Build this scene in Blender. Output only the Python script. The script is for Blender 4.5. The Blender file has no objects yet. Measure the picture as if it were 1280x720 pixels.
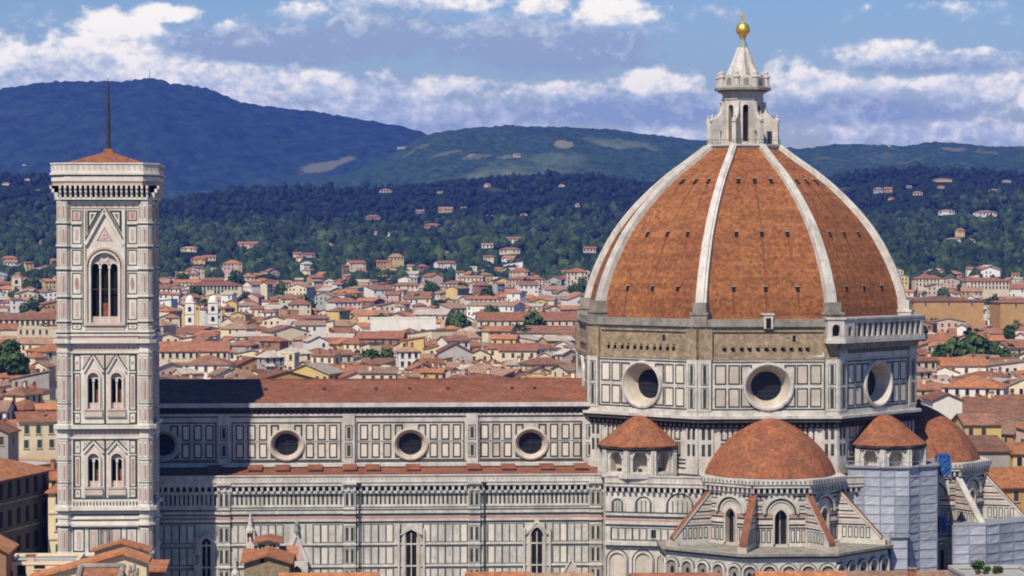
import bpy, math, random
import numpy as np
from mathutils import Vector, Matrix

SC = bpy.context.scene
COL = SC.collection
rad = math.radians
rng = random.Random(11)

# ------------------------------------------------------------------ camera
PSI = rad(3.557)
PIT = math.atan(60 / 3200)
EYE = Vector((0, 0, 62))
FPX = 3200.0
FWD = Vector((math.sin(PSI) * math.cos(PIT), math.cos(PSI) * math.cos(PIT), -math.sin(PIT)))
RGT = Vector((math.cos(PSI), -math.sin(PSI), 0))
UPV = RGT.cross(FWD)
cam_data = bpy.data.cameras.new('camera')
cam_data.sensor_width = 36
cam_data.lens = 36 * FPX / 1280
cam_data.clip_start = 1
cam_data.clip_end = 80000
cam = bpy.data.objects.new('camera', cam_data)
COL.objects.link(cam)
cam.location = EYE
cam.rotation_euler = (math.pi / 2 - PIT, 0, -PSI)
SC.camera = cam

# ------------------------------------------------------------------ sun, sky, exposure
SUN_AZ, SUN_EL = 28.5, 50.0          # west of south, above the horizon
TOSUN = Vector((-math.sin(rad(SUN_AZ)) * math.cos(rad(SUN_EL)), -math.cos(rad(SUN_AZ)) * math.cos(rad(SUN_EL)), math.sin(rad(SUN_EL))))
sl = bpy.data.lights.new('sun', 'SUN')
sl.energy = 5.0
sl.angle = rad(0.53)
sl.color = (1.0, 0.925, 0.79)
so = bpy.data.objects.new('sun', sl)
COL.objects.link(so)
so.location = (-200, -300, 500)
so.rotation_euler = TOSUN.to_track_quat('Z', 'Y').to_euler()
SKY_STRENGTH = 0.055
SC.view_settings.view_transform = 'Standard'
SC.view_settings.look = 'None'
SC.view_settings.gamma = 1
SC.view_settings.exposure = 0.13
SC.view_settings.use_curve_mapping = False
SC.render.engine = 'CYCLES'
SC.cycles.use_denoising = True
SC.cycles.max_bounces = 5
SC.cycles.diffuse_bounces = 3
SC.cycles.glossy_bounces = 2
SC.cycles.volume_bounces = 1
SC.cycles.pixel_filter_type = 'BLACKMAN_HARRIS'
SC.cycles.filter_width = 1.9


def build_world():
    w = bpy.data.worlds.new('World')
    SC.world = w
    w.use_nodes = True
    nt = w.node_tree
    nt.nodes.clear()
    N, L = nt.nodes, nt.links

    def val(x):
        return x

    def math_(op, a, b=None, clamp=False):
        n = N.new('ShaderNodeMath'); n.operation = op; n.use_clamp = clamp
        for i, x in enumerate((a, b)):
            if x is None:
                continue
            if isinstance(x, (int, float)):
                n.inputs[i].default_value = x
            else:
                L.new(x, n.inputs[i])
        return n.outputs[0]

    out = N.new('ShaderNodeOutputWorld')
    bg = N.new('ShaderNodeBackground')
    sky = N.new('ShaderNodeTexSky')
    sky.sky_type = 'NISHITA'
    sky.sun_disc = False
    sky.sun_elevation = rad(SUN_EL)
    sky.sun_rotation = rad(180 + SUN_AZ)
    sky.altitude = 60
    sky.air_density = 1.2
    sky.dust_density = 0.4
    sky.ozone_density = 2.5
    hs = N.new('ShaderNodeHueSaturation')
    hs.inputs['Saturation'].default_value = 1.6
    L.new(sky.outputs[0], hs.inputs['Color'])
    tc = N.new('ShaderNodeTexCoord')
    sep = N.new('ShaderNodeSeparateXYZ')
    L.new(tc.outputs['Generated'], sep.inputs[0])
    az = math_('ARCTAN2', sep.outputs[0], sep.outputs[1])
    el = sep.outputs[2]
    # bearings in hundredths of a radian: a is to the right of the view axis, e above the horizon
    a = math_('MULTIPLY', math_('SUBTRACT', az, PSI), 32.0)
    e = math_('MULTIPLY', el, 32.0)

    # banks of cloud by bearing and height: (a, e, half width, half height, weight, tone from grey 0 to white 1)
    def B(u, v, hw, hh, wt, tone):
        return ((u - 640) / 100.0, (300 - v) / 100.0, hw / 100.0, hh / 100.0, wt, tone)
    banks = [B(150, 38, 62, 20, 1.25, 1.15), B(205, 22, 45, 13, 1.2, 1.2), B(115, 80, 150, 34, 1.1, 0.72), B(20, 82, 60, 34, 1.0, 0.8), B(60, 108, 150, 22, 0.9, 0.62),
             B(345, 58, 150, 27, 1.3, -0.05), B(375, 18, 42, 14, 1.1, 0.7), B(285, 36, 22, 9, 1.0, 0.7), B(480, 44, 110, 30, 1.15, -0.05), B(500, 10, 110, 18, 0.75, 0.35),
             B(690, 60, 145, 30, 1.35, -0.05), B(680, 10, 40, 16, 1.1, 0.9), B(765, 18, 52, 19, 1.15, 0.85), B(640, 40, 70, 24, 1.0, 0.25), B(585, 5, 42, 11, 1.0, 0.9),
             B(290, 102, 140, 26, 1.05, 0.78), B(450, 116, 130, 26, 0.95, 0.55), B(560, 108, 60, 18, 0.8, 0.7), B(520, 146, 230, 30, 0.95, 0.38), B(700, 118, 60, 17, 1.0, 0.7), B(822, 106, 62, 18, 1.1, 0.9),
             B(790, 138, 190, 26, 1.05, 0.05), B(780, 172, 240, 18, 0.85, 0.5), B(1010, 108, 62, 22, 1.15, 0.85), B(1112, 70, 46, 18, 1.1, 0.75), B(1160, 84, 140, 15, 1.0, 0.15),
             B(1215, 70, 30, 9, 1.0, 0.9), B(1080, 138, 140, 22, 1.05, 0.12), B(1080, 112, 70, 16, 1.0, 0.7), B(1205, 112, 85, 20, 1.1, 0.75), B(1290, 126, 34, 30, 1.15, 1.1), B(1150, 170, 230, 20, 0.9, 0.48),
             B(890, 20, 40, 14, 0.5, 0.2), B(1180, 12, 120, 14, 0.42, 0.5), B(-220, 80, 200, 60, 1.0, 0.6), B(1520, 100, 170, 60, 1.0, 0.5)]

    def fbm(sx, sy, det, rgh, seed):
        cb = N.new('ShaderNodeCombineXYZ')
        L.new(math_('MULTIPLY', a, sx), cb.inputs[0])
        L.new(math_('MULTIPLY', e, sy), cb.inputs[1])
        cb.inputs[2].default_value = seed
        n = N.new('ShaderNodeTexNoise')
        n.inputs['Scale'].default_value = 1.0
        n.inputs['Detail'].default_value = det
        n.inputs['Roughness'].default_value = rgh
        L.new(cb.outputs[0], n.inputs['Vector'])
        return math_('SUBTRACT', n.outputs[0], 0.5)

    n1 = fbm(2.3, 3.3, 9.0, 0.58, 3.7)
    n2 = fbm(5.5, 7.5, 6.0, 0.6, 9.1)
    tot = num = den = None
    for (ba, be, hw, hh, wt, tone) in banks:
        dx = math_('DIVIDE', math_('SUBTRACT', a, ba), hw)
        dy = math_('DIVIDE', math_('SUBTRACT', e, be), hh)
        r2 = math_('ADD', math_('MULTIPLY', dx, dx), math_('MULTIPLY', dy, dy))
        g = math_('MULTIPLY', math_('EXPONENT', math_('MULTIPLY', r2, -1.0)), wt)
        tot = g if tot is None else math_('MAXIMUM', tot, g)
        g3 = math_('POWER', g, 3.0)
        v_ = math_('MULTIPLY', g3, math_('ADD', math_('MULTIPLY', dy, 0.30), tone))
        num = v_ if num is None else math_('ADD', num, v_)
        den = g3 if den is None else math_('ADD', den, g3)
    d0 = math_('ADD', tot, math_('ADD', math_('MULTIPLY', n1, 1.8), math_('MULTIPLY', n2, 0.5)))
    alpha = N.new('ShaderNodeMapRange'); alpha.interpolation_type = 'SMOOTHSTEP'
    alpha.inputs['From Min'].default_value = 0.20; alpha.inputs['From Max'].default_value = 0.72
    L.new(d0, alpha.inputs['Value'])
    shade = math_('DIVIDE', num, math_('ADD', den, 0.001))
    shade = math_('ADD', shade, math_('ADD', math_('MULTIPLY', n1, 1.5), math_('MULTIPLY', n2, 1.5)))
    cr = N.new('ShaderNodeValToRGB')
    cr.color_ramp.elements[0].position = 0.0
    cr.color_ramp.elements[0].color = (0.34, 0.43, 0.54, 1)
    cr.color_ramp.elements[1].position = 1.0
    cr.color_ramp.elements[1].color = (1.24, 1.15, 0.96, 1)
    m = cr.color_ramp.elements.new(0.5); m.color = (0.66, 0.72, 0.76, 1)
    L.new(math_('MAXIMUM', shade, 0.0), cr.inputs[0])
    # Nishita strength, then clouds over it
    sk = N.new('ShaderNodeMixRGB'); sk.blend_type = 'MULTIPLY'; sk.inputs[0].default_value = 1
    L.new(hs.outputs[0], sk.inputs[1])
    sk.inputs[2].default_value = (SKY_STRENGTH * 1.25, SKY_STRENGTH * 1.26, SKY_STRENGTH * 1.62, 1)
    mix = N.new('ShaderNodeMixRGB')
    L.new(math_('MULTIPLY', alpha.outputs[0], 0.95), mix.inputs[0])
    L.new(sk.outputs[0], mix.inputs[1]); L.new(cr.outputs[0], mix.inputs[2])
    L.new(mix.outputs[0], bg.inputs[0])
    bg.inputs[1].default_value = 1.0
    L.new(bg.outputs[0], out.inputs[0])


build_world()

# ------------------------------------------------------------------ helpers


def ray(u, v):
    return FWD + RGT * ((u - 640) / FPX) + UPV * ((360 - v) / FPX)


def at(u, v, Y):
    d = ray(u, v)
    return EYE + d * (Y / d.y)


def atd(u, v, depth):
    return EYE + ray(u, v) * depth


def proj(p):
    q = Vector(p) - EYE
    dd = q.dot(FWD)
    return 640 + FPX * q.dot(RGT) / dd, 360 - FPX * q.dot(UPV) / dd


class MB:
    def __init__(s):
        s.v, s.f, s.m, s.mats = [], [], [], []

    def face(s, pts, mat):
        i = len(s.v)
        s.v.extend(tuple(p) for p in pts)
        s.f.append(tuple(range(i, i + len(pts))))
        if mat not in s.mats:
            s.mats.append(mat)
        s.m.append(s.mats.index(mat))

    def box(s, x0, x1, y0, y1, z0, z1, mat):
        a = [(x0, y0), (x1, y0), (x1, y1), (x0, y1)]
        for i in range(4):
            p, q = a[i], a[(i + 1) % 4]
            s.face([(p[0], p[1], z0), (q[0], q[1], z0), (q[0], q[1], z1), (p[0], p[1], z1)], mat)
        s.face([(p[0], p[1], z1) for p in a], mat)
        s.face([(p[0], p[1], z0) for p in reversed(a)], mat)

    def prism(s, pts, z0, z1, mat, top=None):
        """pts: list of (x, y) counter-clockwise seen from above"""
        n = len(pts)
        for i in range(n):
            p, q = pts[i], pts[(i + 1) % n]
            s.face([(p[0], p[1], z0), (q[0], q[1], z0), (q[0], q[1], z1), (p[0], p[1], z1)], mat)
        s.face([(p[0], p[1], z1) for p in pts], top or mat)
        s.face([(p[0], p[1], z0) for p in reversed(pts)], mat)

    def lathe(s, c, prof, n, mat, rot=0.0, close=True):
        """prof: [(r, z)] bottom to top round the vertical through c"""
        rings = []
        for r, z in prof:
            rings.append([(c[0] + r * math.cos(rot + 2 * math.pi * k / n), c[1] + r * math.sin(rot + 2 * math.pi * k / n), z) for k in range(n)])
        for i in range(len(rings) - 1):
            for k in range(n):
                k2 = (k + 1) % n
                a, b, cc, d = rings[i][k], rings[i][k2], rings[i + 1][k2], rings[i + 1][k]
                if prof[i + 1][0] < 1e-6:
                    s.face([a, b, cc], mat)
                elif prof[i][0] < 1e-6:
                    s.face([a, cc, d], mat)
                else:
                    s.face([a, b, cc, d], mat)
        if close:
            if prof[0][0] > 1e-6:
                s.face(list(reversed(rings[0])), mat)
            if prof[-1][0] > 1e-6:
                s.face(rings[-1], mat)

    def tube(s, p, q, r0, r1, n, mat):
        p, q = Vector(p), Vector(q)
        d = (q - p).normalized()
        x = d.orthogonal().normalized(); y = d.cross(x)
        A = [p + (x * math.cos(2 * math.pi * k / n) + y * math.sin(2 * math.pi * k / n)) * r0 for k in range(n)]
        Bq = [q + (x * math.cos(2 * math.pi * k / n) + y * math.sin(2 * math.pi * k / n)) * r1 for k in range(n)]
        for k in range(n):
            s.face([A[k], A[(k + 1) % n], Bq[(k + 1) % n], Bq[k]], mat)
        s.face(list(reversed(A)), mat); s.face(Bq, mat)

    def build(s, name, parent=None, world=True, smooth=False):
        me = bpy.data.meshes.new(name)
        me.from_pydata([tuple(x) for x in s.v], [], s.f)
        for mt in s.mats:
            me.materials.append(mt)
        me.polygons.foreach_set('material_index', s.m)
        if smooth:
            me.polygons.foreach_set('use_smooth', [True] * len(s.f))
        me.update()
        o = bpy.data.objects.new(name, me)
        COL.objects.link(o)
        if parent is not None:
            o.parent = parent
            if world:
                o.matrix_parent_inverse = WM[parent.name].inverted()
                WM[o.name] = Matrix.Identity(4)
        else:
            WM[o.name] = Matrix.Identity(4)
        return o


WM = {}


def tag(o, label=None, cat=None, group=None, kind=None):
    if label: o['label'] = label
    if cat: o['category'] = cat
    if group: o['group'] = group
    if kind: o['kind'] = kind
    return o


def thing(name, label, cat, loc=(0, 0, 0), rz=0.0, group=None):
    o = bpy.data.objects.new(name, None)
    COL.objects.link(o)
    o.location = loc
    o.rotation_euler = (0, 0, rz)
    WM[o.name] = Matrix.Translation(Vector(loc)) @ Matrix.Rotation(rz, 4, 'Z')
    return tag(o, label, cat, group)


class Face:
    """an upright plane: s along it (to the right seen from outside), z up, d outwards"""

    def __init__(s, o, t, n):
        s.o, s.t, s.n = Vector(o), Vector(t).normalized(), Vector(n).normalized()

    def p(s, a, z, d=0.0):
        q = s.o + s.t * a + s.n * d
        return (q.x, q.y, z)

    def px(s, u, v):
        """where the camera's line through a photograph pixel meets the plane -> (s, z)"""
        r = ray(u, v)
        k = (s.o - EYE).dot(s.n) / r.dot(s.n)
        q = EYE + r * k
        return (q - s.o).dot(s.t), q.z

    def rect(s, mb, a0, a1, z0, z1, d, mat):
        mb.face([s.p(a0, z0, d), s.p(a1, z0, d), s.p(a1, z1, d), s.p(a0, z1, d)], mat)

    def box(s, mb, a0, a1, z0, z1, d0, d1, mat, back=False):
        P = s.p
        mb.face([P(a0, z0, d1), P(a1, z0, d1), P(a1, z1, d1), P(a0, z1, d1)], mat)
        mb.face([P(a0, z0, d0), P(a0, z0, d1), P(a0, z1, d1), P(a0, z1, d0)], mat)
        mb.face([P(a1, z0, d1), P(a1, z0, d0), P(a1, z1, d0), P(a1, z1, d1)], mat)
        mb.face([P(a0, z1, d1), P(a1, z1, d1), P(a1, z1, d0), P(a0, z1, d0)], mat)
        mb.face([P(a0, z0, d0), P(a1, z0, d0), P(a1, z0, d1), P(a0, z0, d1)], mat)
        if back:
            mb.face([P(a1, z0, d0), P(a0, z0, d0), P(a0, z1, d0), P(a1, z1, d0)], mat)

    def frame(s, mb, a0, a1, z0, z1, w, d1, mat, fill=None, df=0.02):
        s.box(mb, a0, a1, z0, z0 + w, 0, d1, mat)
        s.box(mb, a0, a1, z1 - w, z1, 0, d1, mat)
        s.box(mb, a0, a0 + w, z0 + w, z1 - w, 0, d1, mat)
        s.box(mb, a1 - w, a1, z0 + w, z1 - w, 0, d1, mat)
        if fill:
            s.rect(mb, a0 + w, a1 - w, z0 + w, z1 - w, df, fill)

    def poly(s, mb, pts, d0, d1, mat):
        mb.face([s.p(a, z, d1) for a, z in pts], mat)
        n = len(pts)
        for i in range(n):
            p, q = pts[i], pts[(i + 1) % n]
            mb.face([s.p(p[0], p[1], d0), s.p(q[0], q[1], d0), s.p(q[0], q[1], d1), s.p(p[0], p[1], d1)], mat)

    def bar(s, mb, p, q, w, d1, mat):
        """a strip from p to q (s, z), w wide"""
        dx, dz = q[0] - p[0], q[1] - p[1]
        l = math.hypot(dx, dz)
        nx, nz = -dz / l * w / 2, dx / l * w / 2
        s.poly(mb, [(p[0] - nx, p[1] - nz), (q[0] - nx, q[1] - nz), (q[0] + nx, q[1] + nz), (p[0] + nx, p[1] + nz)], 0, d1, mat)

    def ring(s, mb, a, z, prof, mat, zs=1.0, n=40, a0=0.0, a1=2 * math.pi):
        """prof: [(radius, d)] joined one to the next round the point"""
        full = abs(a1 - a0 - 2 * math.pi) < 1e-6
        m = n if full else n + 1
        R = []
        for r, d in prof:
            R.append([s.p(a + r * math.cos(a0 + (a1 - a0) * k / n), z + zs * r * math.sin(a0 + (a1 - a0) * k / n), d) for k in range(m)])
        for i in range(len(R) - 1):
            for k in range(n):
                k2 = (k + 1) % m
                mb.face([R[i][k], R[i][k2], R[i + 1][k2], R[i + 1][k]], mat)

    def disc(s, mb, a, z, r, d, mat, zs=1.0, n=40):
        mb.face([s.p(a + r * math.cos(2 * math.pi * k / n), z + zs * r * math.sin(2 * math.pi * k / n), d) for k in range(n)], mat)

    def hole_round(s, mb, a0, a1, z0, z1, a, z, r, mat, zs=1.0, d=0.0):
        """a rectangle of wall with a round hole"""
        ang = sorted(set([2 * math.pi * k / 48 for k in range(48)] + [math.atan2(zz - z, aa - a) % (2 * math.pi) for aa in (a0, a1) for zz in (z0, z1)]))

        def edge(t):
            c, q = math.cos(t), math.sin(t)
            k = 1e9
            if c > 1e-9: k = min(k, (a1 - a) / c)
            if c < -1e-9: k = min(k, (a0 - a) / c)
            if q > 1e-9: k = min(k, (z1 - z) / q)
            if q < -1e-9: k = min(k, (z0 - z) / q)
            return (a + c * k, z + q * k)
        n = len(ang)
        for i in range(n):
            t0, t1 = ang[i], ang[(i + 1) % n]
            e0, e1 = edge(t0), edge(t1)
            c0 = (a + r * math.cos(t0), z + zs * r * math.sin(t0)); c1 = (a + r * math.cos(t1), z + zs * r * math.sin(t1))
            mb.face([s.p(*c0, d), s.p(*e0, d), s.p(*e1, d), s.p(*c1, d)], mat)

    @staticmethod
    def arch(a0, a1, zs, kind='pointed', n=8):
        """points of an arch from the left springing to the right one"""
        w = a1 - a0
        m = (a0 + a1) / 2
        pts = []
        if kind == 'round':
            for k in range(2 * n + 1):
                t = math.pi - math.pi * k / (2 * n)
                pts.append((m + w / 2 * math.cos(t), zs + w / 2 * math.sin(t)))
        else:
            R = w * 0.78
            cx = a0 + R
            t1 = math.acos((cx - m) / R)
            for k in range(n + 1):
                t = t1 * k / n
                pts.append((cx - R * math.cos(t), zs + R * math.sin(t)))
            for k in range(n - 1, -1, -1):
                t = t1 * k / n
                pts.append((a1 - R + R * math.cos(t), zs + R * math.sin(t)))
        return pts

    def hole_arch(s, mb, a0, a1, z0, z1, o0, o1, zb, zs, mat, kind='pointed', d=0.0):
        """a rectangle of wall with an arched opening o0..o1, foot zb, springing zs"""
        if o0 > a0: s.rect(mb, a0, o0, z0, z1, d, mat)
        if a1 > o1: s.rect(mb, o1, a1, z0, z1, d, mat)
        if zb > z0: s.rect(mb, o0, o1, z0, zb, d, mat)
        A = s.arch(o0, o1, zs, kind)
        for i in range(len(A) - 1):
            p, q = A[i], A[i + 1]
            mb.face([s.p(p[0], p[1], d), s.p(q[0], q[1], d), s.p(q[0], z1, d), s.p(p[0], z1, d)], mat)

    def reveal(s, mb, o0, o1, zb, zs, d0, d1, mat, kind='pointed'):
        """the sides of an arched opening from d0 (outside) to d1 (inside)"""
        A = [(o0, zb)] + s.arch(o0, o1, zs, kind) + [(o1, zb)]
        for i in range(len(A)):
            p, q = A[i], A[(i + 1) % len(A)]
            mb.face([s.p(p[0], p[1], d0), s.p(q[0], q[1], d0), s.p(q[0], q[1], d1), s.p(p[0], p[1], d1)], mat)

    def pane(s, mb, o0, o1, zb, zs, d, mat, kind='pointed'):
        A = [(o0, zb)] + s.arch(o0, o1, zs, kind) + [(o1, zb)]
        mb.face([s.p(a, z, d) for a, z in reversed(A)], mat)

    def archband(s, mb, o0, o1, zs, w, d1, mat, kind='pointed', zb=None):
        """a proud band round an arch, with legs down to zb"""
        I = s.arch(o0, o1, zs, kind)
        O = s.arch(o0 - w, o1 + w, zs, kind)
        if zb is not None:
            I = [(o0, zb)] + I + [(o1, zb)]
            O = [(o0 - w, zb)] + O + [(o1 + w, zb)]
        for i in range(len(I) - 1):
            a, b, c, d = I[i], I[i + 1], O[i + 1], O[i]
            mb.face([s.p(*a, d1), s.p(*b, d1), s.p(*c, d1), s.p(*d, d1)], mat)
            mb.face([s.p(*d, d1), s.p(*c, d1), s.p(*c, 0), s.p(*d, 0)], mat)
            mb.face([s.p(*a, 0), s.p(*b, 0), s.p(*b, d1), s.p(*a, d1)], mat)


def corbels(F, mb, a0, a1, z0, z1, d, pitch, mat, dark=None, arch=True):
    """a corbel table: brackets under a slab, little arches between them"""
    n = max(1, round((a1 - a0) / pitch))
    st = (a1 - a0) / n
    zm = z0 + (z1 - z0) * 0.62
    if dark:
        F.rect(mb, a0, a1, z0, zm, 0.03, dark)  # shade between the brackets painted as a dark back
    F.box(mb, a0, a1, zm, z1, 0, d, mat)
    for k in range(n + 1):
        c = a0 + st * k
        l, r = max(a0, c - st * 0.19), min(a1, c + st * 0.19)
        F.poly(mb, [(l, z0), (r, z0), (r, zm), (l, zm)], 0, d * 0.82, mat)
        if arch and k < n:
            # small spandrels make the gap read as an arch
            F.poly(mb, [(c + st * 0.19, zm - 0.32 * st), (c + st * 0.42, zm), (c + st * 0.19, zm)], 0, d * 0.8, mat)
            F.poly(mb, [(c + st * 0.58, zm), (c + st * 0.81, zm - 0.32 * st), (c + st * 0.81, zm)], 0, d * 0.8, mat)


# ------------------------------------------------------------------ materials


def mat_(name, c0, c1=None, scale=0.5, stretch=(1, 1, 1), rough=0.85, metal=0.0, fine=None, fine_scale=3.0, fine_amt=0.35,
         vary=0.0, bump=0.0, cells=0.0, cell_scale=1.6, bands=0.0, stain=None, stain_scale=(0.6, 0.6, 0.08), stain_amt=0.6, local=False, ramp=(0.35, 0.68)):
    m = bpy.data.materials.new(name)
    m.use_nodes = True
    nt = m.node_tree
    N, L = nt.nodes, nt.links
    b = N['Principled BSDF']
    b.inputs['Roughness'].default_value = rough
    b.inputs['Metallic'].default_value = metal
    if 'Specular IOR Level' in b.inputs:
        b.inputs['Specular IOR Level'].default_value = 0.25 if metal < 0.5 else 0.5
    if c1 is None:
        c1 = tuple(x * 0.75 for x in c0)
    if local:
        tc = N.new('ShaderNodeTexCoord'); vec = tc.outputs['Object']
    else:
        g = N.new('ShaderNodeNewGeometry'); vec = g.outputs['Position']

    def noise(sc, st, det=5.0, rgh=0.6):
        mp = N.new('ShaderNodeMapping'); mp.inputs['Scale'].default_value = st
        L.new(vec, mp.inputs[0])
        n = N.new('ShaderNodeTexNoise'); n.inputs['Scale'].default_value = sc
        n.inputs['Detail'].default_value = det; n.inputs['Roughness'].default_value = rgh
        L.new(mp.outputs[0], n.inputs['Vector'])
        return n
    n1 = noise(scale, stretch)
    r = N.new('ShaderNodeValToRGB')
    r.color_ramp.elements[0].position = ramp[0]; r.color_ramp.elements[0].color = (*c1, 1)
    r.color_ramp.elements[1].position = ramp[1]; r.color_ramp.elements[1].color = (*c0, 1)
    L.new(n1.outputs[0], r.inputs[0])
    col = r.outputs[0]

    def mixin(fac, c, target, blend='MIX'):
        x = N.new('ShaderNodeMixRGB'); x.blend_type = blend
        L.new(fac, x.inputs[0]); L.new(col, x.inputs[1]); x.inputs[2].default_value = (*target, 1)
        return x.outputs[0]
    if fine is not None:
        n2 = noise(fine_scale, (1, 1, 1), 3.0, 0.7)
        rr = N.new('ShaderNodeMapRange'); rr.inputs['From Min'].default_value = 0.5; rr.inputs['From Max'].default_value = 0.72
        rr.inputs['To Max'].default_value = fine_amt
        L.new(n2.outputs[0], rr.inputs['Value'])
        col = mixin(rr.outputs[0], col, fine)
    if stain is not None:
        n3 = noise(1.0, stain_scale, 6.0, 0.65)
        rr = N.new('ShaderNodeMapRange'); rr.inputs['From Min'].default_value = 0.5; rr.inputs['From Max'].default_value = 0.75
        rr.inputs['To Max'].default_value = stain_amt
        L.new(n3.outputs[0], rr.inputs['Value'])
        col = mixin(rr.outputs[0], col, stain)
    if bands > 0:
        # courses laid year by year, each a little different
        nb = noise(1.0, (0.05, 0.05, 1.5), 4.0)
        a = N.new('ShaderNodeMapRange'); a.inputs['From Min'].default_value = 0.3; a.inputs['From Max'].default_value = 0.7
        a.inputs['To Min'].default_value = 1 - bands; a.inputs['To Max'].default_value = 1 + bands * 0.5
        L.new(nb.outputs[0], a.inputs['Value'])
        h = N.new('ShaderNodeHueSaturation'); L.new(a.outputs[0], h.inputs['Value'])
        L.new(col, h.inputs['Color']); col = h.outputs[0]
    if cells > 0:
        vo = N.new('ShaderNodeTexVoronoi'); vo.inputs['Scale'].default_value = cell_scale
        L.new(vec, vo.inputs['Vector'])
        sx = N.new('ShaderNodeSeparateColor'); L.new(vo.outputs['Color'], sx.inputs[0])
        a = N.new('ShaderNodeMapRange'); a.inputs['To Min'].default_value = 1 - cells; a.inputs['To Max'].default_value = 1 + cells * 0.7
        L.new(sx.outputs[0], a.inputs['Value'])
        h = N.new('ShaderNodeHueSaturation'); L.new(a.outputs[0], h.inputs['Value'])
        L.new(col, h.inputs['Color']); col = h.outputs[0]
    if vary > 0:
        oi = N.new('ShaderNodeObjectInfo')
        h = N.new('ShaderNodeHueSaturation')
        a = N.new('ShaderNodeMapRange'); a.inputs['To Min'].default_value = 1 - vary; a.inputs['To Max'].default_value = 1 + vary
        L.new(oi.outputs['Random'], a.inputs['Value']); L.new(a.outputs[0], h.inputs['Value'])
        L.new(col, h.inputs['Color']); col = h.outputs[0]
    L.new(col, b.inputs['Base Color'])
    if bump > 0:
        bp = N.new('ShaderNodeBump'); bp.inputs['Strength'].default_value = bump; bp.inputs['Distance'].default_value = 0.2
        n4 = noise(fine_scale * 1.3, (1, 1, 1), 3.0)
        L.new(n4.outputs[0], bp.inputs['Height']); L.new(bp.outputs[0], b.inputs['Normal'])
    return m


M_WHITE = mat_('white_marble', (0.65, 0.60, 0.53), (0.46, 0.42, 0.365), 0.45, fine=(0.34, 0.29, 0.23), fine_scale=1.3, fine_amt=0.65,
               stain=(0.20, 0.18, 0.155), stain_scale=(0.6, 0.6, 0.08), stain_amt=0.62, rough=0.6)
M_CLEAN = mat_('clean_white_marble', (0.74, 0.68, 0.58), (0.58, 0.53, 0.45), 0.5, fine=(0.45, 0.38, 0.33), fine_scale=1.5, fine_amt=0.45,
               stain=(0.34, 0.29, 0.25), stain_scale=(0.6, 0.6, 0.08), stain_amt=0.4, rough=0.6)
M_WARM = mat_('warm_marble', (0.60, 0.52, 0.42), (0.43, 0.36, 0.28), 0.4, stain=(0.22, 0.18, 0.14), stain_amt=0.45, rough=0.65)
M_GREEN = mat_('green_marble', (0.060, 0.064, 0.053), (0.032, 0.036, 0.03), 0.6, rough=0.5)
M_PALEGREEN = mat_('pale_green_marble', (0.155, 0.165, 0.14), (0.08, 0.09, 0.075), 0.8, rough=0.55)
M_CREAM = mat_('cream_marble', (0.74, 0.66, 0.54), (0.62, 0.545, 0.44), 0.5, stain=(0.4, 0.34, 0.26), stain_amt=0.35, rough=0.6)
M_PINK = mat_('pink_marble', (0.47, 0.25, 0.20), (0.36, 0.19, 0.15), 0.7, rough=0.6)
M_PALEPINK = mat_('pale_pink_marble', (0.58, 0.44, 0.38), (0.48, 0.35, 0.30), 0.6, rough=0.6)
M_BROWN = mat_('rough_brown_stone', (0.40, 0.295, 0.185), (0.26, 0.19, 0.12), 0.55, cells=0.22, cell_scale=1.8, fine=(0.15, 0.115, 0.075), fine_scale=1.4, fine_amt=0.6,
               stain=(0.15, 0.12, 0.09), stain_amt=0.6, bump=0.5)
M_GREYST = mat_('grey_stone', (0.33, 0.295, 0.24), (0.19, 0.17, 0.14), 0.6, fine=(0.12, 0.11, 0.09), fine_scale=1.5, fine_amt=0.6)
M_DOME = mat_('dome_tile', (0.335, 0.130, 0.044), (0.262, 0.092, 0.035), 0.10, cells=0.30, cell_scale=2.0, bands=0.24, fine=(0.11, 0.045, 0.03), fine_scale=1.3, fine_amt=0.8,
              stain=(0.20, 0.075, 0.04), stain_scale=(0.5, 0.5, 0.10), stain_amt=0.7, bump=0.5, rough=0.9)
M_DOMESTAIN = mat_('dome_tile_streak', (0.17, 0.066, 0.032), (0.12, 0.045, 0.025), 0.8, rough=0.9)
M_TILE = mat_('roof_tile', (0.29, 0.105, 0.055), (0.20, 0.072, 0.042), 0.35, cells=0.2, cell_scale=1.8, bands=0.18, fine=(0.12, 0.05, 0.035), fine_scale=2.0, fine_amt=0.7,
              stain=(0.21, 0.12, 0.08), stain_scale=(0.2, 0.2, 0.2), stain_amt=0.55, bump=0.4, rough=0.9)
M_TILE_CONE = mat_('cone_tile', (0.36, 0.125, 0.05), (0.22, 0.08, 0.042), 0.55, cells=0.26, cell_scale=2.2, fine=(0.14, 0.06, 0.035), fine_scale=1.8, fine_amt=0.75, stain=(0.16, 0.10, 0.05), stain_scale=(0.4, 0.4, 0.25), stain_amt=0.6, bump=0.5, rough=0.9)
M_DARK = mat_('dark_interior', (0.012, 0.011, 0.012), (0.007, 0.007, 0.008), 1.0, rough=0.9)
M_GLASS = mat_('dark_window_glass', (0.02, 0.024, 0.032), (0.012, 0.014, 0.02), 1.0, rough=0.25)
M_GOLD = mat_('gilded_copper', (0.98, 0.66, 0.14), (0.85, 0.52, 0.09), 2.0, rough=0.42, metal=0.85)
M_COPPER = mat_('weathered_copper', (0.25, 0.33, 0.28), (0.18, 0.24, 0.21), 1.0, rough=0.7)
M_IRON = mat_('dark_iron', (0.05, 0.045, 0.045), (0.03, 0.03, 0.03), 1.0, rough=0.6)
M_SHEET = mat_('scaffold_sheet', (0.37, 0.38, 0.43), (0.28, 0.29, 0.345), 0.35, stretch=(1, 1, 0.15), fine=(0.44, 0.45, 0.51), fine_scale=0.5, fine_amt=0.5, rough=0.6)
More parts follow.
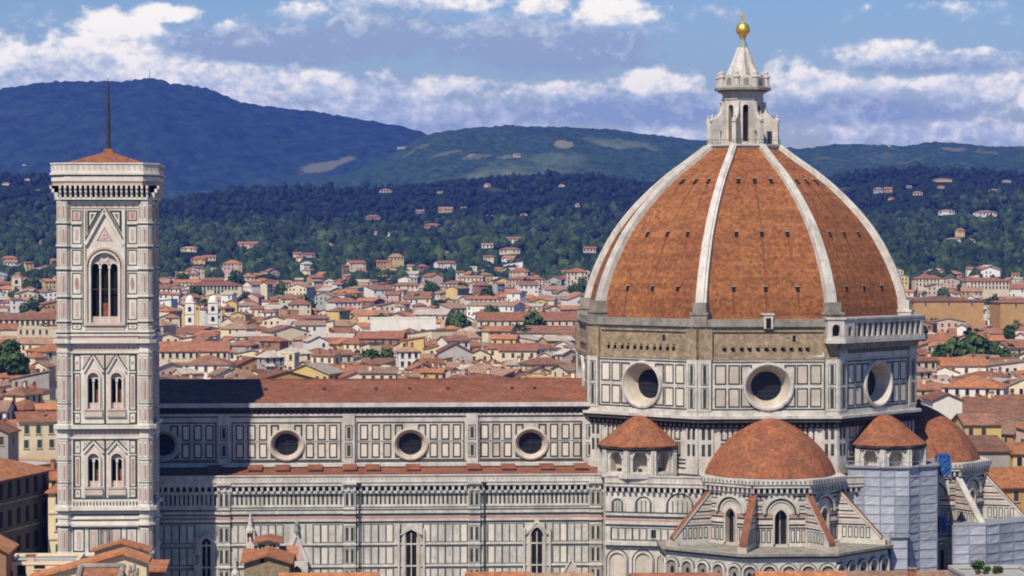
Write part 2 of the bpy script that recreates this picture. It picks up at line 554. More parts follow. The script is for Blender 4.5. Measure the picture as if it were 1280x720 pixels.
M_SHADEST = mat_('shade_dark_stone', (0.075, 0.068, 0.06), (0.035, 0.032, 0.03), 0.7, rough=0.9)  # stone tone darkened to carry the shade under ledges and behind corbels
M_STEEL = mat_('scaffold_steel', (0.30, 0.31, 0.33), (0.2, 0.2, 0.22), 1.0, rough=0.5)
M_BLUE = mat_('blue_plastic', (0.02, 0.085, 0.26), (0.015, 0.06, 0.19), 1.0, rough=0.5)

# ------------------------------------------------------------------ the cathedral
CX, CY = 66.83, 436.7
X3 = Vector((1, 0, 0)); SOUTH = Vector((0, -1, 0))
cathedral = thing('cathedral', 'white and green marble cathedral with a great red tiled dome and white lantern', 'cathedral', (CX, CY, 0))
FN = Face((0, 425.6, 0), X3, SOUTH)       # nave clerestory
FA = Face((0, 416.0, 0), X3, SOUTH)       # aisle wall
zN = lambda v: FN.px(450, v)[1]
xN = lambda u: FN.px(u, 550)[0]
zA = lambda v: FA.px(450, v)[1]
xA = lambda u: FA.px(u, 650)[0]


def octa(r_corner, cx=CX, cy=CY, n=8):
    return [(cx + r_corner * math.sin(rad(-22.5 + 45 * k)), cy - r_corner * math.cos(rad(-22.5 + 45 * k))) for k in range(8)]


def octface(th, apo, cx=CX, cy=CY):
    q = rad(th)
    n = Vector((math.sin(q), -math.cos(q), 0)); t = Vector((math.cos(q), math.sin(q), 0))
    return Face(Vector((cx, cy, 0)) + n * apo, t, n)


def oculus(parent, F, a, z, ro, ri, depth, zs, inner):
    mb = MB()
    F.ring(mb, a, z, [(ro, 0.0), (ro * 0.985, 0.32), (ro * 0.90, 0.38), (ro * 0.86, 0.22)], M_WARM, zs)
    F.ring(mb, a, z, [(ro * 0.86, 0.22), (ro * 0.80, 0.02), (ri * 1.06, -depth), (ri, -depth)], inner, zs)
    o = mb.build('oculus_window', parent)
    pb = MB(); F.disc(pb, a, z, ri * 1.02, -depth - 0.05, M_GLASS, zs)
    for k in range(-1, 2):
        F.box(pb, a - ri + 0.1, a + ri - 0.1, z + k * ri * 0.5 - 0.05, z + k * ri * 0.5 + 0.05, -depth - 0.03, -depth + 0.05, M_IRON)
    F.box(pb, a - 0.05, a + 0.05, z - ri * zs, z + ri * zs, -depth - 0.03, -depth + 0.06, M_IRON)
    pb.build('pane', o)


# --- clerestory
XW = xN(120)
XE = 66.83 - 27.0
pil = [xN(u) for u in (126, 280, 436, 590, 737)]
mb = MB()
ztop, zbot = zN(503), zN(592)
FN.box(mb, XW, XE + 1, zN(508.5), zN(503), -0.5, 0.95, M_WHITE)
FN.box(mb, XW, XE + 1, zN(511), zN(508.5), -0.5, 0.75, M_SHADEST)  # band below the white slab coloured as its shadow
FN.rect(mb, XW, XE + 1, zN(516.4), zN(511), 0.03, M_SHADEST)
n = int((XE - XW) / 0.9)
for k in range(n):
    a = XW + (k + 0.3) * 0.9
    FN.box(mb, a, a + 0.35, zN(514.5), zN(511), 0.03, 0.5, M_SHADEST)
FN.box(mb, XW, XE, zN(521.2), zN(519.6), 0, 0.12, M_GREEN)
FN.box(mb, XW, XE, zN(519.6), zN(517), 0, 0.16, M_WHITE)
FN.box(mb, XW, XE, zN(583), zN(579.5), 0, 0.35, M_WHITE)
FN.box(mb, XW, XE, zN(584.6), zN(583), 0, 0.2, M_GREEN)
FN.box(mb, XW, XE, zN(577.5), zN(576.2), 0, 0.06, M_GREEN)
for i in range(4):
    a0, a1 = pil[i], pil[i + 1]
    m = (a0 + a1) / 2
    zc = zN(555.5)
    FN.hole_round(mb, a0, a1, zbot, zN(503), m, zc, 2.7, M_WHITE, 0.92)
    l, r = a0 + 1.25, a1 - 1.25
    FN.frame(mb, l, r, zN(575.6), zN(527.3), 0.2, 0.05, M_GREEN)
    for k in range(-4, 5):
        if k == 0:
            continue
        c = m + 1.93 * k
        for (va, vb) in ((530.6, 550), (553.4, 572.2)):
            z1, z0 = zN(va), zN(vb)
            if abs(k) == 1:
                # the panels beside the oculus are cut by its rim
                if va < 540:
                    z0 = zN(541.5) if False else zN(538)
                else:
                    z1 = zN(567)
                z1, z0 = zN(va), zN(vb)
                sg = 1 if k > 0 else -1
                up = va < 540
                zt1, zt0 = (z1, z1 - 0.27) if up else (z0 + 0.27, z0)
                FN.box(mb, c - 0.68, c + 0.68, zt0, zt1, 0, 0.05, M_GREEN)
                for off, zr_ in ((0.545, 1.35), (-0.545, 2.2)):
                    cc = c + sg * off
                    if up:
                        FN.box(mb, cc - 0.135, cc + 0.135, zc + zr_, zt0, 0, 0.05, M_GREEN)
                    else:
                        FN.box(mb, cc - 0.135, cc + 0.135, zt1, zc - zr_, 0, 0.05, M_GREEN)
            else:
                FN.frame(mb, c - 0.68, c + 0.68, z0, z1, 0.22, 0.05, M_GREEN, fill=M_WARM if (k + i) % 7 == 0 else M_CREAM)
    FN.bar(mb, (l, zN(551.7)), (m - 3.1, zN(551.7)), 0.10, 0.04, M_PALEGREEN)
    FN.bar(mb, (m + 3.1, zN(551.7)), (r, zN(551.7)), 0.10, 0.04, M_PALEGREEN)
FN.rect(mb, XW, pil[0], zbot, zN(503), 0, M_WHITE)
FN.rect(mb, pil[4], XE + 1, zbot, zN(503), 0, M_WHITE)
for c in pil:
    FN.box(mb, c - 0.98, c + 0.98, zN(579.5), zN(517), 0, 0.38, M_WHITE)
    F2 = Face(FN.o + FN.n * 0.38, FN.t, FN.n)
    for (va, vb) in ((531, 550), (553.5, 572)):
        F2.frame(mb, c - 0.62, c + 0.62, zN(vb), zN(va), 0.14, 0.04, M_PALEGREEN)
        F2.box(mb, c - 0.27, c + 0.27, zN(vb) + 0.35, zN(va) - 0.35, 0, 0.05, M_GREEN)
# the end walls and the hidden north side
mb.face([(XW, 425.6, zbot), (XW, 447.8, zbot), (XW, 447.8, zN(503)), (XW, 436.7, at(450, 475, 436.7).z), (XW, 425.6, zN(503))], M_WHITE)
mb.face([(XW, 447.8, 0), (XE, 447.8, 0), (XE, 447.8, zN(503)), (XW, 447.8, zN(503))], M_WHITE)
mb.build('nave_wall', cathedral)
for i in range(4):
    oculus(cathedral, FN, (pil[i] + pil[i + 1]) / 2, zN(555.5), 2.95, 1.98, 0.9, 0.92, M_WARM)

# --- nave roof
mb = MB()
zr, ze = at(450, 474.5, 436.7).z, zN(502.6)
nx = 40
for k in range(nx):
    x0, x1 = XW - 0.5 + (XE + 2.2 - XW) * k / nx, XW - 0.5 + (XE + 2.2 - XW) * (k + 1) / nx
    mb.face([(x0, 424.9, ze), (x1, 424.9, ze), (x1, 436.7, zr), (x0, 436.7, zr)], M_TILE)
    mb.face([(x1, 448.5, ze), (x0, 448.5, ze), (x0, 436.7, zr), (x1, 436.7, zr)], M_TILE)
mb.box(XW - 0.5, XE + 1.6, 436.45, 436.95, zr - 0.1, zr + 0.16, M_TILE)
for u in (332, 405, 470, 512, 560, 640, 668):
    p = at(u, 491, 431.5)
    zz = ze + (zr - ze) * (431.5 - 424.9) / (436.7 - 424.9)
    mb.box(p.x - 0.25, p.x + 0.25, 431.2, 431.8, zz - 0.2, zz + 0.35, M_IRON)
mb.build('nave_roof', cathedral)

# --- aisle
XA0, XA1 = xA(110), xA(757)
pila = [xA(u) for u in (130, 280, 437, 592.5, 744)]
mb = MB()
FA.rect(mb, XA0, XA1, 0, zA(604), 0, M_WHITE)
corbels(FA, mb, XA0, XA1, zA(613.4), zA(602.5), 0.85, 1.0, M_WHITE, M_SHADEST)
FA.box(mb, XA0, XA1, zA(602.5), zA(601), 0, 0.98, M_WHITE)
# pierced parapet above the corbels
FA.box(mb, XA0, XA1, zA(601), zA(594.6), 0.45, 0.80, M_WHITE)
FA.box(mb, XA0, XA1, zA(594.6), zA(593.2), 0.38, 0.95, M_WHITE)
F2 = Face(FA.o + FA.n * 0.8, FA.t, FA.n)
n = int((XA1 - XA0) / 0.72)
for k in range(n):
    a = XA0 + (k + 0.5) * (XA1 - XA0) / n
    F2.box(mb, a - 0.13, a + 0.13, zA(599.6), zA(596.2), 0, 0.03, M_WARM)
# the row of green slots
FA.box(mb, XA0, XA1, zA(616.4), zA(613.4), 0, 0.42, M_WHITE)
FA.box(mb, XA0, XA1, zA(633.5), zA(631.8), 0, 0.16, M_WHITE)
FA.box(mb, XA0, XA1, zA(637.6), zA(636.4), 0, 0.10, M_GREEN)
FA.box(mb, XA0, XA1, zA(641.6), zA(638.6), 0, 0.36, M_WHITE)
FA.box(mb, XA0, XA1, zA(643.2), zA(641.6), 0, 0.14, M_GREEN)
FA.box(mb, XA0, XA1, zA(648.6), zA(646.0), 0, 0.05, M_PINK)
FA.box(mb, XA0, XA1, zA(651.4), zA(648.6), 0, 0.2, M_WHITE)
FA.box(mb, XA0, XA1, zA(653.6), zA(652.2), 0, 0.08, M_GREEN)
FA.box(mb, XA0, XA1, zA(681.2), zA(679.4), 0, 0.22, M_WHITE)
FA.box(mb, XA0, XA1, zA(682.2), zA(681.2), 0, 0.08, M_GREEN)
FA.box(mb, XA0, XA1, zA(708.6), zA(706.8), 0, 0.22, M_WHITE)
FA.box(mb, XA0, XA1, zA(709.6), zA(708.6), 0, 0.08, M_GREEN)
wins = {1: (372, 20, 664, 4.0), 2: (514, 10, 657, 3.7), 3: (671, 10, 650, 3.9), 0: (258, 20, 660, 3.6)}
lanc = []
for i in range(4):
    a0, a1 = pila[i] + 1.05, pila[i + 1] - 1.05
    # slots
    n = round((a1 - a0) / 0.72)
    for k in range(n):
        a = a0 + (k + 0.5) * (a1 - a0) / n
        FA.box(mb, a - 0.16, a + 0.16, zA(630.2), zA(617.8), 0, 0.05, M_GREEN if k % 3 else M_PALEGREEN)
    wc = xA(wins[i][0])
    for (va, vb) in ((655, 678.4), (683.2, 705.6), (710.5, 735), (738, 765)):
        n = round((a1 - a0) / 1.19)
        for k in range(n + 1):
            a = a0 + k * (a1 - a0) / n
            if abs(a - wc) < (1.95 if va > 660 else 1.3):
                continue
            FA.box(mb, a - 0.115, a + 0.115, zA(vb), zA(va), 0, 0.04, M_PALEGREEN if k % 3 else M_GREEN)
        for k in range(n):
            a = a0 + (k + 0.5) * (a1 - a0) / n
            if abs(a - wc) < 2.4:
                continue
            if (k * 7 + i) % 5 == 0:
                FA.rect(mb, a - 0.42, a + 0.42, zA(vb) + 0.2, zA(va) - 0.2, 0.015, M_CREAM)
            FA.box(mb, a - 0.48, a + 0.48, zA(vb), zA(vb) + 0.12, 0, 0.03, M_PALEGREEN)
            FA.box(mb, a - 0.48, a + 0.48, zA(va) - 0.12, zA(va), 0, 0.03, M_PALEGREEN)
for c in pila:
    FA.box(mb, c - 0.98, c + 0.98, 0, zA(602), 0, 0.48, M_WHITE)
    F2 = Face(FA.o + FA.n * 0.48, FA.t, FA.n)
    for (va, vb) in ((616, 631), (659, 675), (686, 702.5), (713, 730)):
        F2.frame(mb, c - 0.86, c + 0.86, zA(vb) - 0.25, zA(va) + 0.25, 0.1, 0.03, M_PALEGREEN)
        for q in (-0.42, 0.42):
            F2.box(mb, c + q - 0.23, c + q + 0.23, zA(vb), zA(va), 0, 0.05, M_GREEN)
    for va, vb, mt, d in ((636.4, 637.6, M_GREEN, .1), (638.6, 641.6, M_WHITE, .36), (641.6, 643.2, M_GREEN, .14), (646, 648.6, M_PINK, .05), (648.6, 651.4, M_WHITE, .2), (652.2, 653.6, M_GREEN, .08), (679.4, 681.2, M_WHITE, .2), (706.8, 708.6, M_WHITE, .2)):
        F2.box(mb, c - 1.05, c + 1.05, zA(vb), zA(va), 0, d, mt)
    F2.box(mb, c - 1.1, c + 1.1, zA(605), zA(602), 0, 0.6, M_WHITE)
mb.face([(XA0, 416, 0), (XA0, 457, 0), (XA0, 457, zA(604)), (XA0, 416, zA(604))], M_WHITE)
mb.face([(XA0, 457.4, 0), (XA1, 457.4, 0), (XA1, 457.4, zA(604)), (XA0, 457.4, zA(604))], M_WHITE)
mb.build('aisle_wall', cathedral)

mb = MB()
z1 = FN.px(450, 584.4)[1]
z0 = zA(601) + 0.3
mb.face([(XA0, 415.5, z0), (XA1 + 1, 415.5, z0), (XA1 + 1, 425.45, z1), (XA0, 425.45, z1)], M_TILE)
mb.face([(XA0, 457.8, z0), (XA0, 447.9, z1), (XA1 + 1, 447.9, z1), (XA1 + 1, 457.8, z0)], M_TILE)
mb.build('aisle_roof', cathedral)
for u in (268, 319, 353, 394, 437, 466, 516, 592, 635, 683, 726):
    mb = MB()
    p = at(u, 585, 424.0)
    mb.prism([(p.x - 1.0, 422.2), (p.x + 1.0, 422.2), (p.x + 1.0, 425.3), (p.x - 1.0, 425.3)], z1 - 0.9, z1 + 0.05, M_GREYST)
    zt = z1 + 0.05
    mb.face([(p.x - 1.2, 421.9, zt), (p.x + 1.2, 421.9, zt), (p.x + 1.2, 425.3, zt + 0.55), (p.x - 1.2, 425.3, zt + 0.55)], M_TILE)
    mb.face([(p.x - 1.2, 421.9, zt - 0.12), (p.x + 1.2, 421.9, zt - 0.12), (p.x + 1.2, 421.9, zt), (p.x - 1.2, 421.9, zt)], M_TILE)
    mb.build('roof_hatch', cathedral)


def gabled_window(parent, F, c, va, vspring, vbot, half, gap, zf, lights=2):
    """a tall two-light window under a steep marble gable; va the gable's apex"""
    mb = MB()
    za, zs, zb = zf(va), zf(vspring), zf(vbot)
    G = Face(F.o + F.n * 0.02, F.t, F.n)
    G.archband(mb, c - half, c + half, zs, 0.34, 0.30, M_WARM, zb=zb)
    G.archband(mb, c - half - 0.34, c + half + 0.34, zs, 0.22, 0.16, M_WHITE, zb=zb)
    w = half + 0.95
    zg = zs + 0.35
    G.poly(mb, [(c - w, zg), (c - w + 0.35, zg), (c, za - 0.75), (c + w - 0.35, zg), (c + w, zg), (c, za)], 0, 0.42, M_WHITE)
    G.poly(mb, [(c - w + 0.5, zg + 0.35), (c - half * 0.9, zg + 0.3), (c, zs + half * 1.75), (c + half * 0.9, zg + 0.3), (c + w - 0.5, zg + 0.35), (c, za - 1.0)], 0, 0.12, M_PALEPINK)
    for q in (-1, 1):
        G.box(mb, c + q * (w + 0.12) - 0.16, c + q * (w + 0.12) + 0.16, zb, zg + 1.0, 0, 0.4, M_WHITE)
    o = mb.build('lancet_window', parent)
    pb = MB()
    F.pane(pb, c - half, c + half, zb, zs, 0.07, M_DARK)
    H = Face(F.o + F.n * 0.07, F.t, F.n)
    H.box(pb, c - 0.09, c + 0.09, zb, zs + half * 0.7, 0, 0.12, M_WARM)
    H.box(pb, c - half, c - half + 0.14, zb, zs, 0, 0.1, M_WARM)
    H.box(pb, c + half - 0.14, c + half, zb, zs, 0, 0.1, M_WARM)
    pb.build('pane', o)
    return o


gabled_window(cathedral, FA, xA(514), 656, 671.5, 760, 0.98, 0, zA)
gabled_window(cathedral, FA, xA(671), 649, 671.5, 760, 1.02, 0, zA)
gabled_window(cathedral, FA, xA(258), 663, 680, 760, 0.8, 0, zA)


def gabled_portal(c, v_apex, v_spring, half, fin):
    """a side door's steep gable between pinnacles, with a finial"""
    mb = MB()
    za, zs = zA(v_apex), zA(v_spring)
    w = half + 0.35
    zg = zs - 0.3
    FA.poly(mb, [(c - w, zg), (c + w, zg), (c, za)], 0, 0.9, M_WHITE)
    G = Face(FA.o + FA.n * 0.9, FA.t, FA.n)
    G.poly(mb, [(c - w + 0.5, zg + 0.3), (c + w - 0.5, zg + 0.3), (c, za - 0.9)], 0, 0.05, M_PALEPINK)
    G.bar(mb, (c - w, zg), (c, za), 0.28, 0.25, M_WHITE)
    G.bar(mb, (c, za), (c + w, zg), 0.28, 0.25, M_WHITE)
    FA.box(mb, c - w, c + w, 0, zg, 0, 0.9, M_WHITE)
    G.pane(mb, c - half * 0.62, c + half * 0.62, 0, zs - 2.2, 0.03, M_DARK)
    G.archband(mb, c - half * 0.62, c + half * 0.62, zs - 2.2, 0.25, 0.3, M_WARM, zb=0)
    y = FA.o.y - 0.5
    if fin:
        mb.lathe((c, y), [(0.28, za - 0.5), (0.22, za), (0.45, za + 0.3), (0.32, za + 1.2), (0.36, za + 1.7), (0.1, za + 2.2), (0, za + 2.3)], 8, M_COPPER)
    return mb.build('portal', cathedral)


gabled_portal(xA(371), 666, 699, 1.45, True)
gabled_portal(xA(713), 699, 716, 1.0, False)
gabled_portal(xA(258), 662, 690, 1.1, False) if False else None
# tabernacles with their spires on the aisle wall
for (u, vt, vb, half) in ((313, 641, 740, 0.62), (294, 694, 760, 0.5), (247, 668, 760, 0.45)):
    mb = MB()
    c, y = xA(u), FA.o.y - 0.75
    zt, zb = zA(vt), zA(vb)
    sp = zt - 2.6
    mb.box(c - half, c + half, y - half * 0.8, FA.o.y + 0.1, zb, sp - 2.0, M_WHITE)
    for q in (-1, 1):
        mb.box(c + q * half - 0.13, c + q * half + 0.13, y - half * 0.8, y - half * 0.8 + 0.26, sp - 2.0, sp - 0.4, M_WHITE)
    mb.box(c - half, c + half, FA.o.y - 0.3, FA.o.y + 0.1, sp - 2.0, sp - 0.4, M_GREYST)
    mb.lathe((c, y + 0.1), [(half * 1.35, sp - 0.4), (half * 1.35, sp), (half * 0.75, sp + 0.5), (0.16, zt - 0.4), (0.2, zt - 0.2), (0, zt)], 8, M_WHITE, rad(22.5))
    mb.lathe((c, y + 0.1), [(0.26, sp - 2.0), (0.22, sp - 1.2), (0.12, sp - 0.95), (0.15, sp - 0.8), (0, sp - 0.55)], 8, M_WARM)
    mb.build('tabernacle', cathedral)
for (u, vt) in ((605, 606), (449, 606)):
    mb = MB()
    x = xA(u)
    mb.tube((x, 415.45, 0), (x, 415.45, zA(vt)), 0.12, 0.12, 8, M_IRON)
    mb.lathe((x, 415.2), [(0.15, zA(vt) - 0.4), (0.38, zA(vt) + 0.1), (0.38, zA(vt) + 0.4)], 8, M_IRON)
    mb.build('drainpipe', cathedral)

# --- the octagon under the dome, its cornice and the drum
APO = 27.53
HS = APO * math.tan(rad(22.5))
Z_BASE, Z_C0, Z_C1, Z_M1, Z_B1, Z_T = 24.0, 32.75, 33.65, 42.7, 47.6, 49.2
lower = MB(); drum = MB(); cornice = MB(); band = MB(); topc = MB()
for k in range(8):
    th = 45 * k if k <= 4 else 45 * k - 360
    F = octface(th, APO - 0.35)
    hs = (APO - 0.35) * math.tan(rad(22.5))
    F.rect(lower, -hs, hs, 0, Z_C0, 0, M_WHITE)
    for a, b, mt, d in ((24.2, 24.9, M_WHITE, .3), (24.9, 25.2, M_GREEN, .1), (25.7, 25.95, M_GREEN, .06), (26.3, 26.55, M_GREEN, .06), (32.2, 32.4, M_GREEN, .06)):
        F.box(lower, -hs, hs, a, b, 0, d, mt)
    for (z0, z1) in ((26.95, 29.25), (29.6, 32.0)):
        for j in range(-5, 6):
            c = j * 1.75
            if abs(c) > hs - 2.6:
                continue
            F.frame(lower, c - 0.62, c + 0.62, z0, z1, 0.24, 0.05, M_GREEN, fill=M_WARM if (j + k) % 3 == 0 else None)
        for q in (-1, 1):
            for off in (0.75, 1.75):
                c = q * (hs - off)
                F.box(lower, c - 0.26, c + 0.26, z0 + 0.2, z1 - 0.2, 0.0, 0.32, M_GREEN)
    for q in (-1, 1):
        c = q * (hs - 1.2)
        F.box(lower, c - 1.2, c + 1.2, 24.2, Z_C0, 0, 0.27, M_WHITE)
    # cornice: slab over brackets, the shadow below it put into dark stone
    F = octface(th, APO - 0.35)
    e = lambda d: (APO - 0.35 + d) * math.tan(rad(22.5))
    F.rect(cornice, -hs, hs, 31.6, 32.75, 0.29, M_SHADEST)
    for d, z0, z1, mt in ((1.4, 33.2, Z_C1, M_WHITE), (1.15, 32.6, 33.2, M_SHADEST)):
        G = octface(th, APO - 0.35 + d)
        h = e(d)
        G.rect(cornice, -h, h, z0, z1, 0, mt)
        cornice.face([G.p(-h, z1), G.p(h, z1), octface(th, 26).p(26 * math.tan(rad(22.5)), z1), octface(th, 26).p(-26 * math.tan(rad(22.5)), z1)], mt)
        cornice.face([G.p(h, z0), G.p(-h, z0), F.p(-hs, z0), F.p(hs, z0)], mt)
    for j in range(24):
        c = -hs + (j + 0.5) * 2 * hs / 24
        F.box(cornice, c - 0.2, c + 0.2, 31.9, 32.6, 0.29, 0.8, M_SHADEST)
    # drum with its round window
    F = octface(th, APO)
    zo = 38.35
    F.hole_round(drum, -HS, HS, Z_C1 - 0.2, Z_M1, 0, zo, 3.75, M_WHITE, 0.95)
    F.box(drum, -HS, HS, 33.6, 34.35, 0, 0.22, M_WHITE)
    F.box(drum, -9.25, 9.25, 34.55, 34.75, 0, 0.05, M_GREEN)
    F.box(drum, -9.25, 9.25, 42.2, 42.4, 0, 0.05, M_GREEN)
    for q in (-1, 1):
        F.box(drum, q * 9.15 - 0.1, q * 9.15 + 0.1, 34.75, 42.2, 0, 0.05, M_GREEN)
        for (z0, z1) in ((35.0, 38.1), (38.7, 41.85)):
            for c in (5.55, 7.75):
                F.frame(drum, q * c - 0.92, q * c + 0.92, z0, z1, 0.2, 0.06, M_GREEN, fill=M_WARM if k == 0 else M_CREAM)
        # the panels half hidden by the rim
        for (zr0_, zr1_, zi) in ((41.61, 41.85, 41.2), (35.0, 35.24, 35.5)):
            F.box(drum, q * 3.55 - 0.92, q * 3.55 + 0.92, zr0_, zr1_, 0, 0.06, M_GREEN)
            up = zr0_ > 40
            cc = q * 4.35
            F.box(drum, cc - 0.12, cc + 0.12, 38.7 if up else 35.24, 41.61 if up else 38.1, 0, 0.06, M_GREEN)
            cc = q * 2.75
            F.box(drum, cc - 0.12, cc + 0.12, zi if up else 35.24, 41.61 if up else zi, 0, 0.06, M_GREEN)
        c = q * (HS - 1.05)
        F.box(drum, c - 1.05, c + 1.05, 34.35, Z_M1, 0, 0.3, M_WHITE)
        G = Face(F.o + F.n * 0.3, F.t, F.n)
        for (z0, z1) in ((35.0, 38.0), (38.8, 41.8)):
            G.frame(drum, c - 0.62, c + 0.62, z0 - 0.2, z1 + 0.2, 0.12, 0.03, M_PALEGREEN)
            G.box(drum, c - 0.26, c + 0.26, z0, z1, 0, 0.06, M_GREEN)
    F.box(drum, -HS, HS, 38.3, 38.5, 0, 0.0, M_WHITE) if False else None
    # rough unclad band above
    F = octface(th, APO - 0.25)
    hb = (APO - 0.25) * math.tan(rad(22.5))
    F.rect(band, -hb, hb, Z_M1, Z_B1, 0, M_BROWN if th != 45 else M_GREYST)
    band.face([octface(th, APO).p(-HS, Z_M1), octface(th, APO).p(HS, Z_M1), F.p(hb, Z_M1), F.p(-hb, Z_M1)], M_GREYST)
    if th != 45:
        for j in range(11):
            c = -7.2 + j * 1.36 + rng.uniform(-0.12, 0.12)
            if abs(c) > hb - 2.5:
                continue
            F.box(band, c - 0.24, c + 0.24, 44.65, 45.15, 0, 0.55, M_BROWN)
            F.rect(band, c - 0.2, c + 0.26, 44.1, 44.62, 0.02, M_DARK)
        F.box(band, -hb + 2.4, hb - 2.4, 47.0, 47.16, 0, 0.12, M_IRON)
        F.box(band, -hb, hb, 42.7, 43.1, 0, 0.35, M_BROWN)
        F.rect(band, 4.0, 4.5, 45.6, 46.6, 0.02, M_DARK)
    for q in (-1, 1):
        c = q * (hb - 1.1)
        F.box(band, c - 1.1, c + 1.1, Z_M1, Z_B1, 0, 0.55, M_BROWN if th != 45 else M_WHITE)
    # grey string course under the tiles
    for d, z0, z1 in ((0.1, Z_B1, 48.0), (0.4, 48.0, 48.3), (0.1, 48.3, Z_T)):
        G = octface(th, APO - 0.25 + d)
        h = (APO - 0.25 + d) * math.tan(rad(22.5))
        I = octface(th, 24.0); hi = 24 * math.tan(rad(22.5))
        G.rect(topc, -h, h, z0, z1, 0, M_GREYST)
        topc.face([G.p(-h, z1), G.p(h, z1), I.p(hi, z1), I.p(-hi, z1)], M_GREYST)
        topc.face([G.p(h, z0), G.p(-h, z0), I.p(-hi, z0), I.p(hi, z0)], M_GREYST)
# a broken edge of marble cladding at the south face's corner
F = octface(0, APO)
drum.face([F.p(6.0, Z_M1, .02), F.p(HS, Z_M1, .02), F.p(HS, 44.4, .02), F.p(9.2, 44.1, .02), F.p(8.6, 43.5, .02), F.p(7.3, 43.3, .02), F.p(6.6, 42.95, .02)], M_WHITE)
lower.build('octagon_wall', cathedral)
cornice.build('octagon_cornice', cathedral)
dr = drum.build('drum', cathedral)
for th in (-90, -45, 0, 45, 90):
    F = octface(th, APO)
    oculus(dr, F, 0, 38.35, 4.15, 2.5, 2.0, 0.95, M_WARM) if False else None
    mb = MB()
    zs, zo = 0.95, 38.35
    F.ring(mb, 0, zo, [(4.15, 0.0), (4.1, 0.45), (3.75, 0.5), (3.6, 0.25)], M_WHITE, zs, 48)
    F.ring(mb, 0, zo, [(3.6, 0.25), (3.45, 0.0), (2.62, -2.0), (2.5, -2.0)], M_WARM, zs, 48)
    F.disc(mb, 0, zo, 2.55, -2.06, M_GLASS, zs, 40)
    for kk in range(-2, 3):
        hw = math.sqrt(max(0.1, 2.5 ** 2 - (kk * 0.9) ** 2))
        F.box(mb, -hw, hw, zo + kk * 0.85 - 0.05, zo + kk * 0.85 + 0.05, -2.05, -1.97, M_IRON)
    mb.build('oculus_window', dr)
band.build('unclad_band', cathedral)
topc.build('string_course', cathedral)

# --- marble gallery on the south-east face
F = octface(45, APO - 0.25)
ha = (APO + 1.6) * math.tan(rad(22.5)) - 0.2
mb = MB()
zf0, zf1, zr0, zr1 = 45.35, 46.0, 48.55, 49.5
F.box(mb, -HS, HS, 42.75, 43.6, 0, 0.35, M_WHITE)
F.box(mb, -HS, HS, 44.3, zf0, 0, 0.9, M_GREYST)
n = 26
for k in range(n):
    c = -HS + (k + 0.5) * 2 * HS / n
    F.box(mb, c - 0.16, c + 0.16, 43.75, 44.3, 0, 0.6, M_GREYST)
F.box(mb, -ha, ha, zf0, zf1, 0, 2.0, M_WHITE, back=True)
F.box(mb, -ha, ha, zf1, zf1 + 0.35, 1.3, 1.9, M_WHITE, back=True)
F.box(mb, -ha, ha, zr0, zr1 - 0.3, 1.3, 1.95, M_WHITE, back=True)
F.box(mb, -ha, ha, zr1 - 0.3, zr1, 0.2, 2.1, M_WHITE, back=True)
gal = mb.build('gallery', cathedral)
nC = 12
a0, a1 = -ha + 2.7, ha - 1.9
for k in range(nC):
    c = a0 + (k + 0.5) * (a1 - a0) / nC
    mb = MB()
    F.box(mb, c - 0.24, c + 0.24, zf1 + 0.35, zr0, 1.45, 1.85, M_WHITE, back=True)
    mb.build('colonnette', gal)
# the pavilion that turns the corner, with its arched niche to the south
G = octface(0, APO + 1.75)
mb = MB()
G.hole_arch(mb, 9.35, 12.1, zf1, zr1 - 0.3, 10.1, 11.35, zf1 + 0.5, zr0 - 0.75, M_WHITE, 'round')
G.reveal(mb, 10.1, 11.35, zf1 + 0.5, zr0 - 0.75, 0, -1.2, M_WARM, 'round')
G.pane(mb, 10.1, 11.35, zf1 + 0.5, zr0 - 0.75, -1.2, M_SHADEST, 'round')
G.archband(mb, 10.1, 11.35, zr0 - 0.75, 0.2, 0.1, M_WHITE, 'round', zb=zf1 + 0.5)
G.box(mb, 9.05, 12.25, zf0, zf1, -1.75, 0.25, M_WHITE)
G.box(mb, 9.15, 12.2, zr1 - 0.3, zr1, -1.75, 0.2, M_WHITE)
mb.face([G.p(9.35, zf1, 0), G.p(9.35, zf1, -2), G.p(9.35, zr1 - .3, -2), G.p(9.35, zr1 - .3, 0)], M_WHITE)
mb.build('corner_pavilion', gal)
for c, w in ((-ha + 1.35, 1.3), (ha - 1.0, 0.9)):
    mb = MB()
    G = Face(F.o + F.n * 1.98, F.t, F.n)
    if w > 1:
        G.hole_arch(mb, c - w, c + w, zf1, zr0, c - 0.55, c + 0.55, zf1 + 0.5, zr0 - 1.0, M_WHITE, 'round')
        G.reveal(mb, c - 0.55, c + 0.55, zf1 + 0.5, zr0 - 1.0, 0, -1.2, M_WARM, 'round')
        for aa in (c - w, c + w):
            mb.face([G.p(aa, zf1, 0), G.p(aa, zf1, -1.98), G.p(aa, zr0, -1.98), G.p(aa, zr0, 0)], M_WHITE)
    else:
        G.box(mb, c - 0.35, c + 0.35, zf1, zr0, -0.7, 0, M_WHITE, back=True)
    mb.build('end_pavilion', gal)

# --- the dome
PZ = [48.9, 51.9, 55.6, 59.1, 63.8, 68.8, 72.7, 76.0, 77.9]
PR = [27.75, 27.4, 26.3, 24.75, 21.95, 17.6, 13.2, 8.6, 6.1]


